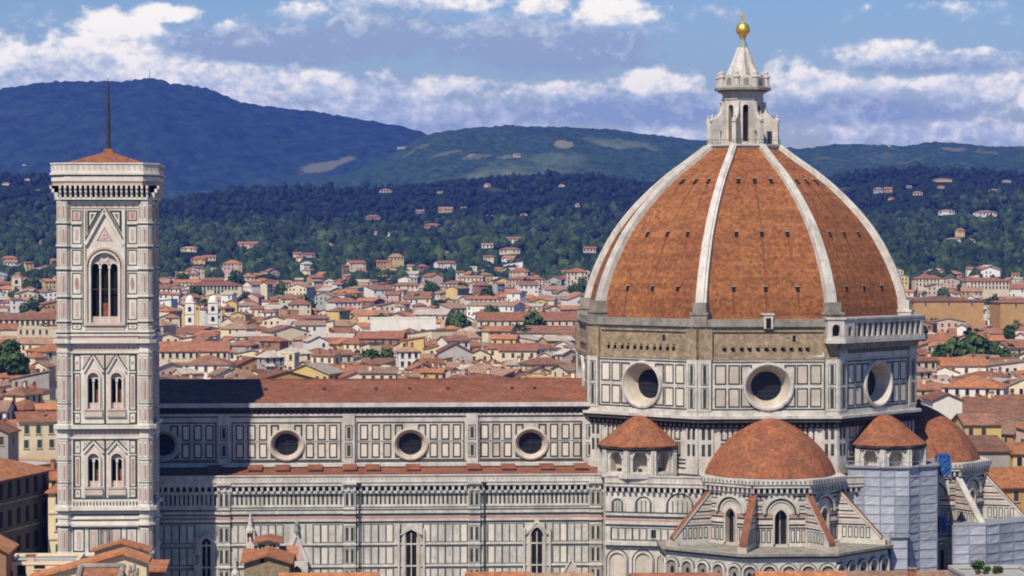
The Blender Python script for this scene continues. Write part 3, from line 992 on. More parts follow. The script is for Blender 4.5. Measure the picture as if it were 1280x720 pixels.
def dome_r(z):
    """radius at the corners, smooth through the measured points"""
    t = np.array(PZ); y = np.array(PR)
    h = np.diff(t); s = np.diff(y) / h
    m = np.empty_like(y)
    m[1:-1] = (s[:-1] * h[1:] + s[1:] * h[:-1]) / (h[1:] + h[:-1])
    m[0], m[-1] = s[0], s[-1]
    i = int(np.clip(np.searchsorted(t, z) - 1, 0, len(t) - 2))
    u = (z - t[i]) / h[i]
    return float((1 + 2 * u) * (1 - u) ** 2 * y[i] + u * (1 - u) ** 2 * h[i] * m[i] + u * u * (3 - 2 * u) * y[i + 1] + u * u * (u - 1) * h[i] * m[i + 1])


COS = math.cos(rad(22.5)); TAN = math.tan(rad(22.5))


def webpt(th, f, z, d=0.0):
    """point on a web: f from -1 to 1 across it, d out of the surface"""
    r = dome_r(z); r2 = dome_r(min(z + 0.2, 77.9)); r1 = dome_r(z - 0.2) if z > 49.2 else r
    sl_ = (r2 - r1) * COS / ((min(z + 0.2, 77.9)) - (z - 0.2 if z > 49.2 else z))
    nl = math.hypot(1, sl_)
    apo = r * COS + d / nl
    q = rad(th)
    n = Vector((math.sin(q), -math.cos(q), 0)); t = Vector((math.cos(q), math.sin(q), 0))
    p = Vector((CX, CY, z - d * sl_ / nl)) + n * apo + t * (f * r * COS * TAN)
    return tuple(p)


mb = MB()
NZ = 40
zs_ = [48.9 + (77.9 - 48.9) * (1 - (1 - k / NZ) ** 1.25) for k in range(NZ + 1)]
for k in range(8):
    th = 45 * k
    for i in range(NZ):
        for j in range(4):
            f0, f1 = -1 + j * 0.5, -1 + (j + 1) * 0.5
            mb.face([webpt(th, f0, zs_[i]), webpt(th, f1, zs_[i]), webpt(th, f1, zs_[i + 1]), webpt(th, f0, zs_[i + 1])], M_DOME)
# dark weathering below the openings
srng = random.Random(5)
ROWS = [(54.0, 0.51), (62.9, 0.49), (71.7, 0.50)]
for k in range(8):
    th = 45 * k
    for (z, f) in ROWS:
        for q in (-1, 0, 1):
            ln = srng.uniform(2.8, 4.6) if z < 60 else (srng.uniform(6, 8.6) if q == 0 else srng.uniform(1.8, 5.0))
            ln = min(ln, z - 49.3)
            fx = q * f
            r = dome_r(z) * COS * TAN
            w = srng.uniform(0.11, 0.18) / r
            st = 8
            for i in range(st):
                za, zb = z - ln * i / st, z - ln * (i + 1) / st
                wa, wb = w * (1 - 0.75 * i / st), w * (1 - 0.75 * (i + 1) / st)
                mb.face([webpt(th, fx - wb, zb, 0.03), webpt(th, fx + wb, zb, 0.03), webpt(th, fx + wa, za, 0.03), webpt(th, fx - wa, za, 0.03)], M_DOMESTAIN)
dome = mb.build('dome', cathedral)
vent0 = None
for k in range(8):
    th = 45 * k
    if th in (135, 180, 225):
        continue
    for (z, f) in ROWS:
        for q in (-1, 0, 1):
            vb = MB()
            r = dome_r(z) * COS * TAN
            w = 0.29 / r
            a = [webpt(th, q * f - w, z - 0.36, 0.0), webpt(th, q * f + w, z - 0.36, 0.0), webpt(th, q * f + w, z + 0.36, 0.0), webpt(th, q * f - w, z + 0.36, 0.0)]
            b = [webpt(th, q * f - w, z - 0.36, 0.14), webpt(th, q * f + w, z - 0.36, 0.14), webpt(th, q * f + w, z + 0.36, 0.14), webpt(th, q * f - w, z + 0.36, 0.14)]
            vb.face(b, M_DARK)
            for i in range(4):
                vb.face([a[i], a[(i + 1) % 4], b[(i + 1) % 4], b[i]], M_DOMESTAIN)
            # stone head over the opening
            c = [webpt(th, q * f - w * 1.3, z + 0.36, 0.26), webpt(th, q * f + w * 1.3, z + 0.36, 0.26), webpt(th, q * f + w * 1.3, z + 0.5, 0.22), webpt(th, q * f - w * 1.3, z + 0.5, 0.22)]
            d = [webpt(th, q * f - w * 1.3, z + 0.36, 0.0), webpt(th, q * f + w * 1.3, z + 0.36, 0.0), webpt(th, q * f + w * 1.3, z + 0.5, 0.0), webpt(th, q * f - w * 1.3, z + 0.5, 0.0)]
            vb.face(c, M_GREYST)
            for i in range(4):
                vb.face([d[i], d[(i + 1) % 4], c[(i + 1) % 4], c[i]], M_GREYST)
            vb.build('vent_opening', dome)
for k in range(8):
    q = rad(-22.5 + 45 * k)
    er = Vector((math.sin(q), -math.cos(q), 0)); et = Vector((math.cos(q), math.sin(q), 0))
    rb = MB()
    prev = None
    zz = [50.8 + (77.75 - 50.8) * (1 - (1 - i / 36) ** 1.25) for i in range(37)]
    for i, z in enumerate(zz):
        r = dome_r(z)
        s = (dome_r(min(z + 0.2, 77.9)) - dome_r(z - 0.2)) / (min(z + 0.2, 77.9) - z + 0.2)
        nl = math.hypot(1, s)
        nrm = (er - Vector((0, 0, 1)) * s) / nl
        c = Vector((CX, CY, z)) + er * r
        t = (z - 50.8) / 27
        w = 0.93 - 0.34 * t
        o = 0.95 - 0.25 * t
        ring = [c - et * w - nrm * 0.9, c - et * w + nrm * o * 0.7, c - et * w * 0.62 + nrm * o * 0.7, c - et * w * 0.55 + nrm * o,
                c + et * w * 0.55 + nrm * o, c + et * w * 0.62 + nrm * o * 0.7, c + et * w + nrm * o * 0.7, c + et * w - nrm * 0.9]
        if prev:
            for j in range(7):
                rb.face([prev[j], prev[j + 1], ring[j + 1], ring[j]], M_WHITE)
        else:
            rb.face(list(reversed(ring)), M_WHITE)
        prev = ring
    # plinth block at the foot
    for (z0, z1, w, rr, mt) in ((47.7, 49.9, 1.35, 29.3, M_GREYST if k < 2 or k > 3 else M_WHITE), (49.9, 50.3, 1.5, 29.45, M_GREYST if k < 2 or k > 3 else M_WHITE), (50.3, 51.9, 1.12, 28.95, M_GREYST if k < 2 or k > 3 else M_WHITE)):
        b0 = Vector((CX, CY, 0)) + er * 25.5; b1 = Vector((CX, CY, 0)) + er * rr
        pts = [b1 - et * w, b1 + et * w, b0 + et * w, b0 - et * w]
        rb.prism([(p.x, p.y) for p in pts], z0, z1, mt)
    rb.build('rib', dome)
# little door at the foot of the south web
F = octface(0, APO - 0.1)
mb = MB()
F.box(mb, -0.75, 0.75, 47.7, 49.9, -2, 0.35, M_WHITE)
F.rect(mb, -0.38, 0.42, 47.75, 49.4, 0.36, M_DARK)
F.box(mb, -0.95, 0.95, 49.9, 50.15, -2, 0.5, M_WHITE)
mb.build('roof_door', dome)

# --- the lantern
zl0 = 77.75
mb = MB()
mb.prism(octa(6.5), zl0 - 0.4, zl0 + 0.25, M_WHITE)
mb.prism(octa(6.85), zl0 + 0.25, zl0 + 0.55, M_WHITE)
lantern = None
zb = zl0 + 0.55
RB = 3.3
for k in range(8):
    th = 45 * k
    F = octface(th, RB)
    h = RB * TAN
    F.hole_arch(mb, -h, h, zb, 87.3, -0.5, 0.5, zb + 0.5, 84.6, M_WHITE, 'round')
    F.reveal(mb, -0.5, 0.5, zb + 0.5, 84.6, 0, -0.8, M_WARM, 'round')
    F.archband(mb, -0.5, 0.5, 84.6, 0.16, 0.12, M_WHITE, 'round', zb=zb + 0.5)
    F.box(mb, -h, h, 86.0, 86.25, 0, 0.16, M_WHITE)
    F.box(mb, -h, h, 87.0, 87.3, 0, 0.25, M_WHITE)
mb.prism(octa(4.35), 87.3, 87.6, M_GREYST)
mb.prism(octa(5.0), 87.6, 88.0, M_GREYST)
mb.prism(octa(4.75), 88.0, 88.2, M_WHITE)
mb.prism(octa(3.9), 88.2, 89.3, M_WHITE)
# low balustrade round the platform
lantern = mb.build('lantern', cathedral)
mb = MB()
for k in range(8):
    F = octface(45 * k, 6.15)
    h = 6.15 * TAN
    F.box(mb, -h, h, zb + 0.72, zb + 0.78, -0.025, 0.025, M_IRON, back=True)
    for j in range(9):
        c = -h + j * 2 * h / 8
        F.box(mb, c - 0.018, c + 0.018, zb, zb + 0.72, -0.02, 0.02, M_IRON, back=True)
mb.build('railing', lantern)
for k in range(8):
    F = octface(45 * k, RB)
    mb = MB(); F.pane(mb, -0.5, 0.5, zb + 0.5, 84.6, -0.8, M_DARK, 'round')
    F.box(mb, -0.05, 0.05, zb + 0.5, 84.6, -0.78, -0.66, M_IRON)
    mb.build('window', lantern)
for k in range(8):
    q = rad(-22.5 + 45 * k)
    er = Vector((math.sin(q), -math.cos(q), 0)); et = Vector((math.cos(q), math.sin(q), 0))
    F = Face(Vector((CX, CY, 0)) - et * 0.36, er, -et)       # seen edge on: s runs outwards
    mb = MB()
    prof = [(3.3, zb), (4.2, zb), (4.2, 80.4)] + [(4.75 + 0.55 * math.cos(t), 80.4 + 0.75 * math.sin(t)) for t in [math.pi * (1 - i / 6) for i in range(1, 6)]] + \
           [(5.3, 80.4), (5.3, zb), (6.25, zb), (6.25, 82.1), (6.4, 82.15), (6.4, 82.45), (5.7, 82.6), (5.0, 83.1), (4.3, 83.75), (4.0, 84.7), (4.0, 85.6), (3.3, 85.6)]
    # a buttress as a solid profile 0.72 thick (split into quads to keep the doorway open)
    def slab(pts):
        mb.face([F.p(a, z, 0.0) for a, z in pts], M_WHITE); mb.face([F.p(a, z, -0.72) for a, z in reversed(pts)], M_WHITE)
        for i in range(len(pts)):
            a, b = pts[i], pts[(i + 1) % len(pts)]
            mb.face([F.p(a[0], a[1], 0), F.p(a[0], a[1], -0.72), F.p(b[0], b[1], -0.72), F.p(b[0], b[1], 0)], M_WHITE)
    slab([(5.25, zb), (6.25, zb), (6.25, 82.1), (5.25, 82.1)])
    slab([(3.3, zb), (4.25, zb), (4.25, 82.1), (3.3, 82.1)])
    slab([(4.25, 80.6), (5.25, 80.6), (5.25, 82.1), (4.25, 82.1)])
    slab([(3.3, 82.1), (6.4, 82.1), (6.4, 82.45), (5.7, 82.6), (5.0, 83.1), (4.35, 83.8), (4.05, 84.8), (4.0, 85.6), (3.3, 85.6)])
    pc = Vector((CX, CY, 0)) + er * 6.05
    mb.lathe((pc.x, pc.y), [(0.42, 82.4), (0.32, 82.7), (0.2, 82.9), (0.28, 83.1), (0, 83.4)], 8, M_WHITE)
    mb.build('buttress', lantern)
    # niche and ball of the crown
    cb = MB()
    p = Vector((CX, CY, 0)) + er * 4.15
    cb.lathe((p.x, p.y), [(0.52, 88.2), (0.52, 89.6), (0.66, 89.7), (0.66, 89.95), (0.3, 90.15), (0.36, 90.45), (0.3, 90.75), (0, 90.9)], 8, M_WHITE)
    cb.build('crown_pedestal', lantern)
    F2 = octface(45 * k, 3.9 * COS)
    cb = MB()
    A = F2.arch(-0.9, 0.9, 89.25, 'round', 5)
    F2.poly(cb, [(-1.2, 88.3)] + [(-1.2, 89.25)] + [(a * 1.0, z * 1.0) for a, z in A] + [(1.2, 89.25), (1.2, 88.3)], -0.3, 0.32, M_WHITE)
    G = Face(F2.o + F2.n * 0.33, F2.t, F2.n)
    G.pane(cb, -0.5, 0.5, 88.4, 89.2, 0.0, M_GREYST, 'round')
    cb.build('crown_shell', lantern)
mb = MB()
prof = [(3.25, 89.3), (2.75, 90.7), (2.0, 92.3), (1.3, 94.1), (0.85, 95.2)]
n = 16
R0 = []
for r, z in prof:
    R0.append([(CX + (r * (1.0 if k % 2 else 0.80)) * math.sin(2 * math.pi * k / n + rad(22.5)), CY - (r * (1.0 if k % 2 else 0.80)) * math.cos(2 * math.pi * k / n + rad(22.5)), z) for k in range(n)])
for i in range(len(R0) - 1):
    for k in range(n):
        mb.face([R0[i][k], R0[i][(k + 1) % n], R0[i + 1][(k + 1) % n], R0[i + 1][k]], M_WHITE)
mb.lathe((CX, CY), [(0.86, 95.1), (0.5, 96.2), (0.44, 96.9)], 16, M_COPPER)
mb.build('spire', lantern)
mb = MB()
mb.lathe((CX, CY), [(0.42, 96.6), (0.62, 96.75), (0.62, 96.85), (0.4, 97.0)] + [(1.22 * math.sin(t), 98.1 - 1.22 * math.cos(t)) for t in [math.pi * (0.12 + 0.88 * i / 14) for i in range(14)]] + [(0.12, 99.35)], 28, M_GOLD)
mb.build('gilded_ball', lantern, smooth=True)
mb = MB()
mb.box(CX - 0.13, CX + 0.13, CY - 0.1, CY + 0.1, 99.25, 101.0, M_GOLD)
mb.box(CX - 0.5, CX + 0.5, CY - 0.09, CY + 0.09, 100.2, 100.45, M_GOLD)
mb.build('cross', lantern)

# --- the two semicircular exedrae at the octagon's diagonals


def exedra(cx, cy, axis):
    z0, z1 = 23.6, 28.6
    mb = MB()
    for k in range(-2, 3):
        F = octface(axis + 40 * k, 5.95, cx, cy)
        h = 5.95 * math.tan(rad(20))
        F.hole_arch(mb, -h, h, z0, z1, -1.15, 1.15, 24.6, 26.75, M_WHITE, 'round')
        F.reveal(mb, -1.15, 1.15, 24.6, 26.75, 0, -1.5, M_WARM, 'round')
        F.archband(mb, -1.15, 1.15, 26.75, 0.3, 0.14, M_WHITE, 'round')
        for q in (-1, 1):
            F.box(mb, q * h - 0.42, q * h + 0.42, z0, 28.1, 0, 0.35, M_WHITE)
        F.box(mb, -h - 0.1, h + 0.1, z0, 24.4, 0, 0.4, M_WHITE)
        F.box(mb, -h - 0.15, h + 0.15, 28.05, 28.3, 0, 0.35, M_SHADEST)
        F.box(mb, -h - 0.2, h + 0.2, 28.3, 28.65, 0, 0.6, M_SHADEST)
        for j in range(8):
            c = -h + (j + 0.5) * h / 4
            F.box(mb, c - 0.13, c + 0.13, 27.75, 28.05, 0, 0.3, M_GREYST)
    o = mb.build('exedra', cathedral)
    for k in range(-2, 3):
        F = octface(axis + 40 * k, 5.95, cx, cy)
        mb = MB()
        # shell niche
        pts = [(-1.15, 24.6)] + F.arch(-1.15, 1.15, 26.75, 'round') + [(1.15, 24.6)]
        mb.face([F.p(a, z, -1.5) for a, z in reversed(pts)], M_WARM)
        F.box(mb, -0.3, 0.3, 24.6, 25.1, -1.3, -0.6, M_SHADEST)
        mb.build('niche', o)
    mb = MB()
    R0 = 6.75
    prof = [(R0, 28.65), (R0, 28.8), (5.5, 29.75), (4.2, 30.8), (3.0, 31.8), (1.9, 32.65), (1.0, 33.15), (0.4, 33.35), (0, 33.4)]
    mb.lathe((cx, cy), prof, 36, M_TILE_CONE)
    mb.build('roof', o)


exedra(46.6, 415.2, -45)
exedra(87.2, 415.2, 45)

# --- block between aisle and tribune, below the exedra
pA = at(757, 650, 411.6); pB = at(884, 650, 407.0)
tv = (pB - pA); tv.z = 0; Lb = tv.length
FB = Face((pA.x, pA.y, 0), tv, Vector((tv.y, -tv.x, 0)))
zB = lambda v: FB.px(815, v)[1]
sB = lambda u: FB.px(u, 650)[0]


def block(F, L0, zf, cx, flip):
    mb = MB()
    F.rect(mb, 0, L0, 0, zf(597), 0, M_WHITE)
    corbels(F, mb, 0, L0, zf(615), zf(604.5), 0.85, 1.0, M_WHITE, M_SHADEST)
    F.box(mb, 0, L0, zf(604), zf(602.6), 0, 0.98, M_WHITE)
    F.box(mb, 0, L0, zf(602.6), zf(596), 0.45, 0.8, M_WHITE)
    F.box(mb, 0, L0, zf(596), zf(594.6), 0.38, 0.95, M_WHITE)
    G = Face(F.o + F.n * 0.8, F.t, F.n)
    n = int(L0 / 0.72)
    for k in range(n):
        a = (k + 0.5) * L0 / n
        G.box(mb, a - 0.13, a + 0.13, zf(601), zf(597.6), 0, 0.03, M_WARM)
    for va, vb, mt, d in ((640.2, 641.5, M_GREEN, .1), (642.2, 645.0, M_WHITE, .4), (645.0, 646.5, M_GREEN, .12), (649.5, 652.2, M_PINK, .05), (652.2, 656, M_WHITE, .22), (657, 658.4, M_GREEN, .08), (677.6, 681.6, M_WHITE, 1.0), (681.6, 683.2, M_GREYST, .6)):
        F.box(mb, 0, L0, zf(vb), zf(va), 0, d, mt)
    return mb


mb = block(FB, Lb + 2, zB, 0, False)
for (u, hw) in ((772, 0.95), (804.5, 1.35), (850, 2.25)):
    c = sB(u)
    zs = zB(630)
    FB.archband(mb, c - hw, c + hw, zB(631 if hw < 2 else 633), 0.32, 0.2, M_WHITE, 'round', zb=zB(640))
    FB.archband(mb, c - hw + 0.18, c + hw - 0.18, zB(631 if hw < 2 else 633), 0.16, 0.1, M_GREEN, 'round', zb=zB(640))
    nn = 3 if hw < 2 else 5
    for k in range(nn + 1):
        a = c - hw + 0.3 + k * (2 * hw - 0.6) / nn
        FB.box(mb, a - 0.09, a + 0.09, zB(640), zB(626), 0, 0.04, M_PALEGREEN)
for k in range(14):
    a = sB(764) + k * 1.16
    if a > Lb: break
    FB.box(mb, a - 0.13, a + 0.13, zB(676.5), zB(660), 0, 0.04, M_GREEN if k % 3 == 0 else M_PALEGREEN)
    FB.box(mb, a + 0.13, a + 1.03, zB(676.5), zB(674.8), 0, 0.03, M_PALEGREEN)
    FB.box(mb, a + 0.13, a + 1.03, zB(661.5), zB(660), 0, 0.03, M_PALEGREEN)
FB.rect(mb, sB(814), sB(820), zB(673), zB(662), 0.03, M_DARK)
FB.frame(mb, sB(812), sB(822), zB(674), zB(661), 0.14, 0.08, M_WHITE)
for u in (772, 804.5, 836):
    c = sB(u)
    G = Face(FB.o + FB.n * 0.3, FB.t, FB.n)
    G.archband(mb, c - 1.25, c + 1.25, zB(701), 0.3, 0.3, M_WHITE, 'round', zb=0)
    G.pane(mb, c - 1.25, c + 1.25, 0, zB(701), 0.02, M_WARM, 'round')
    G.archband(mb, c - 1.7, c + 1.7, zB(701), 0.14, 0.1, M_GREEN, 'round', zb=0)
FB.box(mb, 0, Lb, 0, zB(684), 0, 0.29, M_WHITE)
# flat lead behind the parapet, and the return to the octagon
mb.face([FB.p(0, zB(602), 0.4), FB.p(Lb + 2, zB(602), 0.4), (66.8, 418, zB(602)), (44, 426, zB(602)), (pA.x - 1, 425, zB(602))], M_GREYST)
mb.face([(pA.x, 416.2, 0), FB.p(0, 0, 0), FB.p(0, zB(597), 0), (pA.x, 416.2, zB(597))], M_WHITE)
mb.build('sacristy_block', cathedral)
# its twin on the other side of the south tribune, mostly behind scaffolding
q0 = Vector((2 * CX - pB.x, pB.y, 0)); q1 = Vector((2 * CX - pA.x, pA.y, 0))
FC = Face(q0, q1 - q0, Vector(((q1 - q0).y, -(q1 - q0).x, 0)))
zC = lambda v: zB(v)
mb = block(FC, (q1 - q0).length - 3.0, zC, 0, True)
mb.face([FC.p(0, zB(602), 0.4), FC.p((q1 - q0).length - 3.0, zB(602), 0.4), (92, 428, zB(602)), (66.8, 418, zB(602))], M_GREYST)
mb.build('sacristy_block', cathedral)

# --- the tribunes


def tribune(cx, cy, main):
    zr_, zc1, zc0 = 24.5, 24.2, 22.2
    RW = 11.3 * COS
    wall = MB()
    for k in range(8):
        th = 45 * k if k <= 4 else 45 * k - 360
        if main and th in (135, 180, -135) or (not main) and th in (-135, -90, 180):
            continue
        F = octface(th, RW, cx, cy)
        h = RW * TAN
        zs = 18.9
        F.hole_arch(wall, -h, h, 9, zc1, -1.0, 1.0, 14.0, 18.1, M_WHITE)
        F.reveal(wall, -1.0, 1.0, 14.0, 18.1, 0, -0.9, M_WARM)
        corbels(F, wall, -h - 0.2, h + 0.2, zc0, 23.55, 0.95, 0.95, M_WHITE, M_SHADEST)
        G = octface(th, RW + 1.15, cx, cy); hg = (RW + 1.15) * TAN
        I = octface(th, RW - 1, cx, cy); hi = (RW - 1) * TAN
        G.rect(wall, -hg, hg, 23.55, zc1 + 0.12, 0, M_WHITE)
        wall.face([G.p(-hg, zc1 + .12), G.p(hg, zc1 + .12), I.p(hi, zc1 + .12), I.p(-hi, zc1 + .12)], M_WHITE)
        wall.face([G.p(hg, 23.55), G.p(-hg, 23.55), I.p(-hi, 23.55), I.p(hi, 23.55)], M_WHITE)
        nb = 13
        for j in range(nb):
            c = -hg + (j + 0.5) * 2 * hg / nb
            G.box(wall, c - 0.13, c + 0.13, 23.68, 24.1, 0, 0.03, M_PALEGREEN)
        # striped courses beside the window
        rows = [(13.7, 14.1, M_WHITE, .35), (16.55, 16.75, M_GREEN, .06), (17.0, 17.25, M_GREEN, .06), (17.25, 17.6, M_WHITE, .25), (17.6, 17.95, M_PALEPINK, .06), (17.9, 18.25, M_GREEN, .06),
                (18.45, 18.8, M_PINK, .06), (18.78, 19.08, M_GREEN, .06), (19.4, 19.65, M_PALEGREEN, .06), (19.95, 20.2, M_GREEN, .06), (19.05, 19.4, M_WHITE, .25), (20.45, 20.65, M_PALEPINK, .05), (20.9, 21.15, M_PALEGREEN, .05), (21.5, 21.75, M_GREEN, .05)]
        for z0, z1, mt, d in rows:
            inner = 1.25 if z1 < 18.9 else (2.95 if z0 < 20 else (2.75 if z0 < 21 else 2.0))
            for q in (-1, 1):
                a, b = sorted((q * inner, q * h))
                F.box(wall, a, b, z0, z1, 0, d, mt)
        for q in (-1, 1):
            for c in (1.9, 2.75, 3.6):
                F.frame(wall, q * c - 0.34, q * c + 0.34, 14.3, 16.4, 0.14, 0.05, M_GREEN, fill=M_PALEPINK if c > 3 else None)
        F.archband(wall, -2.45, 2.45, zs, 0.38, 0.45, M_WHITE, 'round')
        F.archband(wall, -2.2, 2.2, zs, 0.25, 0.25, M_GREEN, 'round')
        F.archband(wall, -1.85, 1.85, zs, 0.35, 0.15, M_WARM, 'round')
        F.archband(wall, -1.0, 1.0, 18.1, 0.26, 0.3, M_WARM, zb=14.1)
    t = wall.build('tribune', cathedral)
    for k in range(8):
        th = 45 * k if k <= 4 else 45 * k - 360
        if main and th in (135, 180, -135) or (not main) and th in (-135, -90, 180):
            continue
        F = octface(th, RW, cx, cy)
        mb = MB()
        F.pane(mb, -1.0, 1.0, 14.0, 18.1, -0.85, M_GLASS)
        G = Face(F.o - F.n * 0.84, F.t, F.n)
        G.box(mb, -0.07, 0.07, 14.0, 19.3, 0, 0.12, M_WARM)
        for z in (15.5, 16.4, 17.3):
            G.box(mb, -1.0, 1.0, z - 0.04, z + 0.04, 0, 0.06, M_IRON)
        mb.build('lancet_window', t)
    # eight-sided tiled half dome
    mb = MB()
    prof = [(10.9, 24.4), (10.75, 24.9), (10.1, 26.2), (9.3, 27.4), (8.2, 28.7), (6.8, 30.0), (5.2, 31.25), (3.4, 32.4), (1.6, 33.25), (0.5, 33.6)]
    n8 = 32
    rings = []
    for r_, z_ in prof:
        ring = []
        for k in range(n8):
            a_ = 2 * math.pi * k / n8
            # an octagon whose ridges are rounded off
            off = (a_ + math.pi / 2) % (math.pi / 4) - math.pi / 8
            ro = r_ * COS / math.cos(off)
            rr_ = 0.45 * ro + 0.55 * r_ * 0.972
            ring.append((cx + rr_ * math.cos(a_ + 0.0), cy + rr_ * math.sin(a_ + 0.0), z_))
        rings.append(ring)
    for i in range(len(rings) - 1):
        for k in range(n8):
            mb.face([rings[i][k], rings[i][(k + 1) % n8], rings[i + 1][(k + 1) % n8], rings[i + 1][k]], M_TILE_CONE)
    mb.lathe((cx, cy), [(0.5, 33.5), (0.35, 33.9), (0.5, 34.1), (0.3, 34.4), (0, 34.6)], 10, M_TILE_CONE)
    mb.build('half_dome', t)
    # spur buttresses with tiled backs
    for k in range(8):
        thc = -22.5 + 45 * k
        if main and 100 < thc % 360 < 260 or (not main) and 190 < thc % 360 < 350 - 40:
            continue
        q = rad(thc)
        er = Vector((math.sin(q), -math.cos(q), 0)); et = Vector((math.cos(q), math.sin(q), 0))
        mb = MB()
        c0 = Vector((cx, cy, 0))
        w = 0.42

        def P(r, z, side):
            p = c0 + er * r + et * side
            return (p.x, p.y, z)
        prof = [(11.0, 13.5), (18.0, 13.5), (18.0, 14.7), (11.9, 21.4), (11.0, 21.4)]
        for sd in (-1, 1):
            pts = [P(r, z, sd * w) for r, z in prof]
            mb.face(pts if sd < 0 else list(reversed(pts)), M_WHITE)
            # courses on the flank
            for zi, z in enumerate((16.5, 17.0, 17.55, 18.1, 18.65, 19.2, 19.75, 20.3)):
                rr = 18.0 - (z - 14.7) / 6.7 * 6.1 - 0.5
                mb.face([P(11.2, z, sd * (w + .02)), P(rr, z, sd * (w + .02)), P(rr - .25, z + 0.24, sd * (w + .02)), P(11.2, z + .24, sd * (w + .02))], (M_GREEN, M_PALEPINK, M_GREEN, M_PINK)[zi % 4])
            for pz in range(5):
                ra = 11.9 + pz * 0.95
                for (r0_, r1_, za_, zb2) in ((ra, ra + .14, 14.5, 16.3), (ra + .56, ra + .7, 14.5, 16.3), (ra + .14, ra + .56, 14.5, 14.66), (ra + .14, ra + .56, 16.14, 16.3)):
                    mb.face([P(r0_, za_, sd * (w + .02)), P(r1_, za_, sd * (w + .02)), P(r1_, zb2, sd * (w + .02)), P(r0_, zb2, sd * (w + .02))], M_GREEN)
        mb.face([P(18.0, 13.5, -w), P(18.0, 13.5, w), P(18.0, 14.7, w), P(18.0, 14.7, -w)], M_WHITE)
        tile = M_TILE if main or thc > 30 else M_WHITE
        wt = 0.58
        top = [(18.25, 14.55), (18.25, 14.95), (11.8, 22.0), (11.5, 21.6)]
        mb.face([P(18.25, 14.95, -wt), P(18.25, 14.95, wt), P(11.6, 22.0, wt), P(11.6, 22.0, -wt)], tile)
        mb.face([P(18.25, 14.5, -wt), P(18.25, 14.5, wt), P(18.25, 14.95, wt), P(18.25, 14.95, -wt)], tile)
        for sd in (-1, 1):
            mb.face([P(18.25, 14.5, sd * wt), P(18.25, 14.95, sd * wt), P(11.6, 22.0, sd * wt), P(11.6, 21.5, sd * wt)], M_WARM)
        # end block
        e0 = c0 + er * 18.0
        pts = [e0 + er * 0.9 - et * 0.75, e0 + er * 0.9 + et * 0.75, e0 - er * 0.6 + et * 0.75, e0 - er * 0.6 - et * 0.75]
        mb.prism([(p.x, p.y) for p in pts], 13.4, 14.35, M_WARM)
        mb.build('spur_buttress', t)
    # ring of chapels below
    mb = MB()
    RC = 19.2 * COS
    for k in range(8):
        th = 45 * k if k <= 4 else 45 * k - 360
        if main and th in (135, 180, -135) or (not main) and th in (-135, 180):
            continue
        F = octface(th, RC, cx, cy)
        h = RC * TAN
        F.rect(mb, -h, h, 0, 13.6, 0, M_WHITE)
        G = octface(th, RC + 0.8, cx, cy); hg = (RC + 0.8) * TAN
        I = octface(th, RW - .1, cx, cy); hi = RW * TAN
        G.rect(mb, -hg, hg, 13.15, 13.55, 0, M_GREYST)
        mb.face([G.p(-hg, 13.55), G.p(hg, 13.55), I.p(hi, 13.65), I.p(-hi, 13.65)], M_GREYST)
        mb.face([G.p(hg, 13.15), G.p(-hg, 13.15), F.p(-h, 13.15), F.p(h, 13.15)], M_SHADEST)
        F.box(mb, -h, h, 12.75, 12.95, 0, 0.1, M_GREEN)
        for j in range(-2, 3):
            c = j * 3.05
            F.archband(mb, c - 0.98, c + 0.98, 10.6, 0.3, 0.35, M_WHITE, 'round', zb=0)
            F.archband(mb, c - 1.28, c + 1.28, 10.6, 0.16, 0.1, M_GREEN, 'round')
            F.pane(mb, c - 0.98, c + 0.98, 0, 10.6, 0.03, M_GREYST, 'round')
            F.pane(mb, c - 0.3, c + 0.3, 5, 10.2, 0.06, M_DARK)
    mb.build('chapel_ring', t)


tribune(67.2, 409.4, True)
tribune(97.6, 436.7, False)

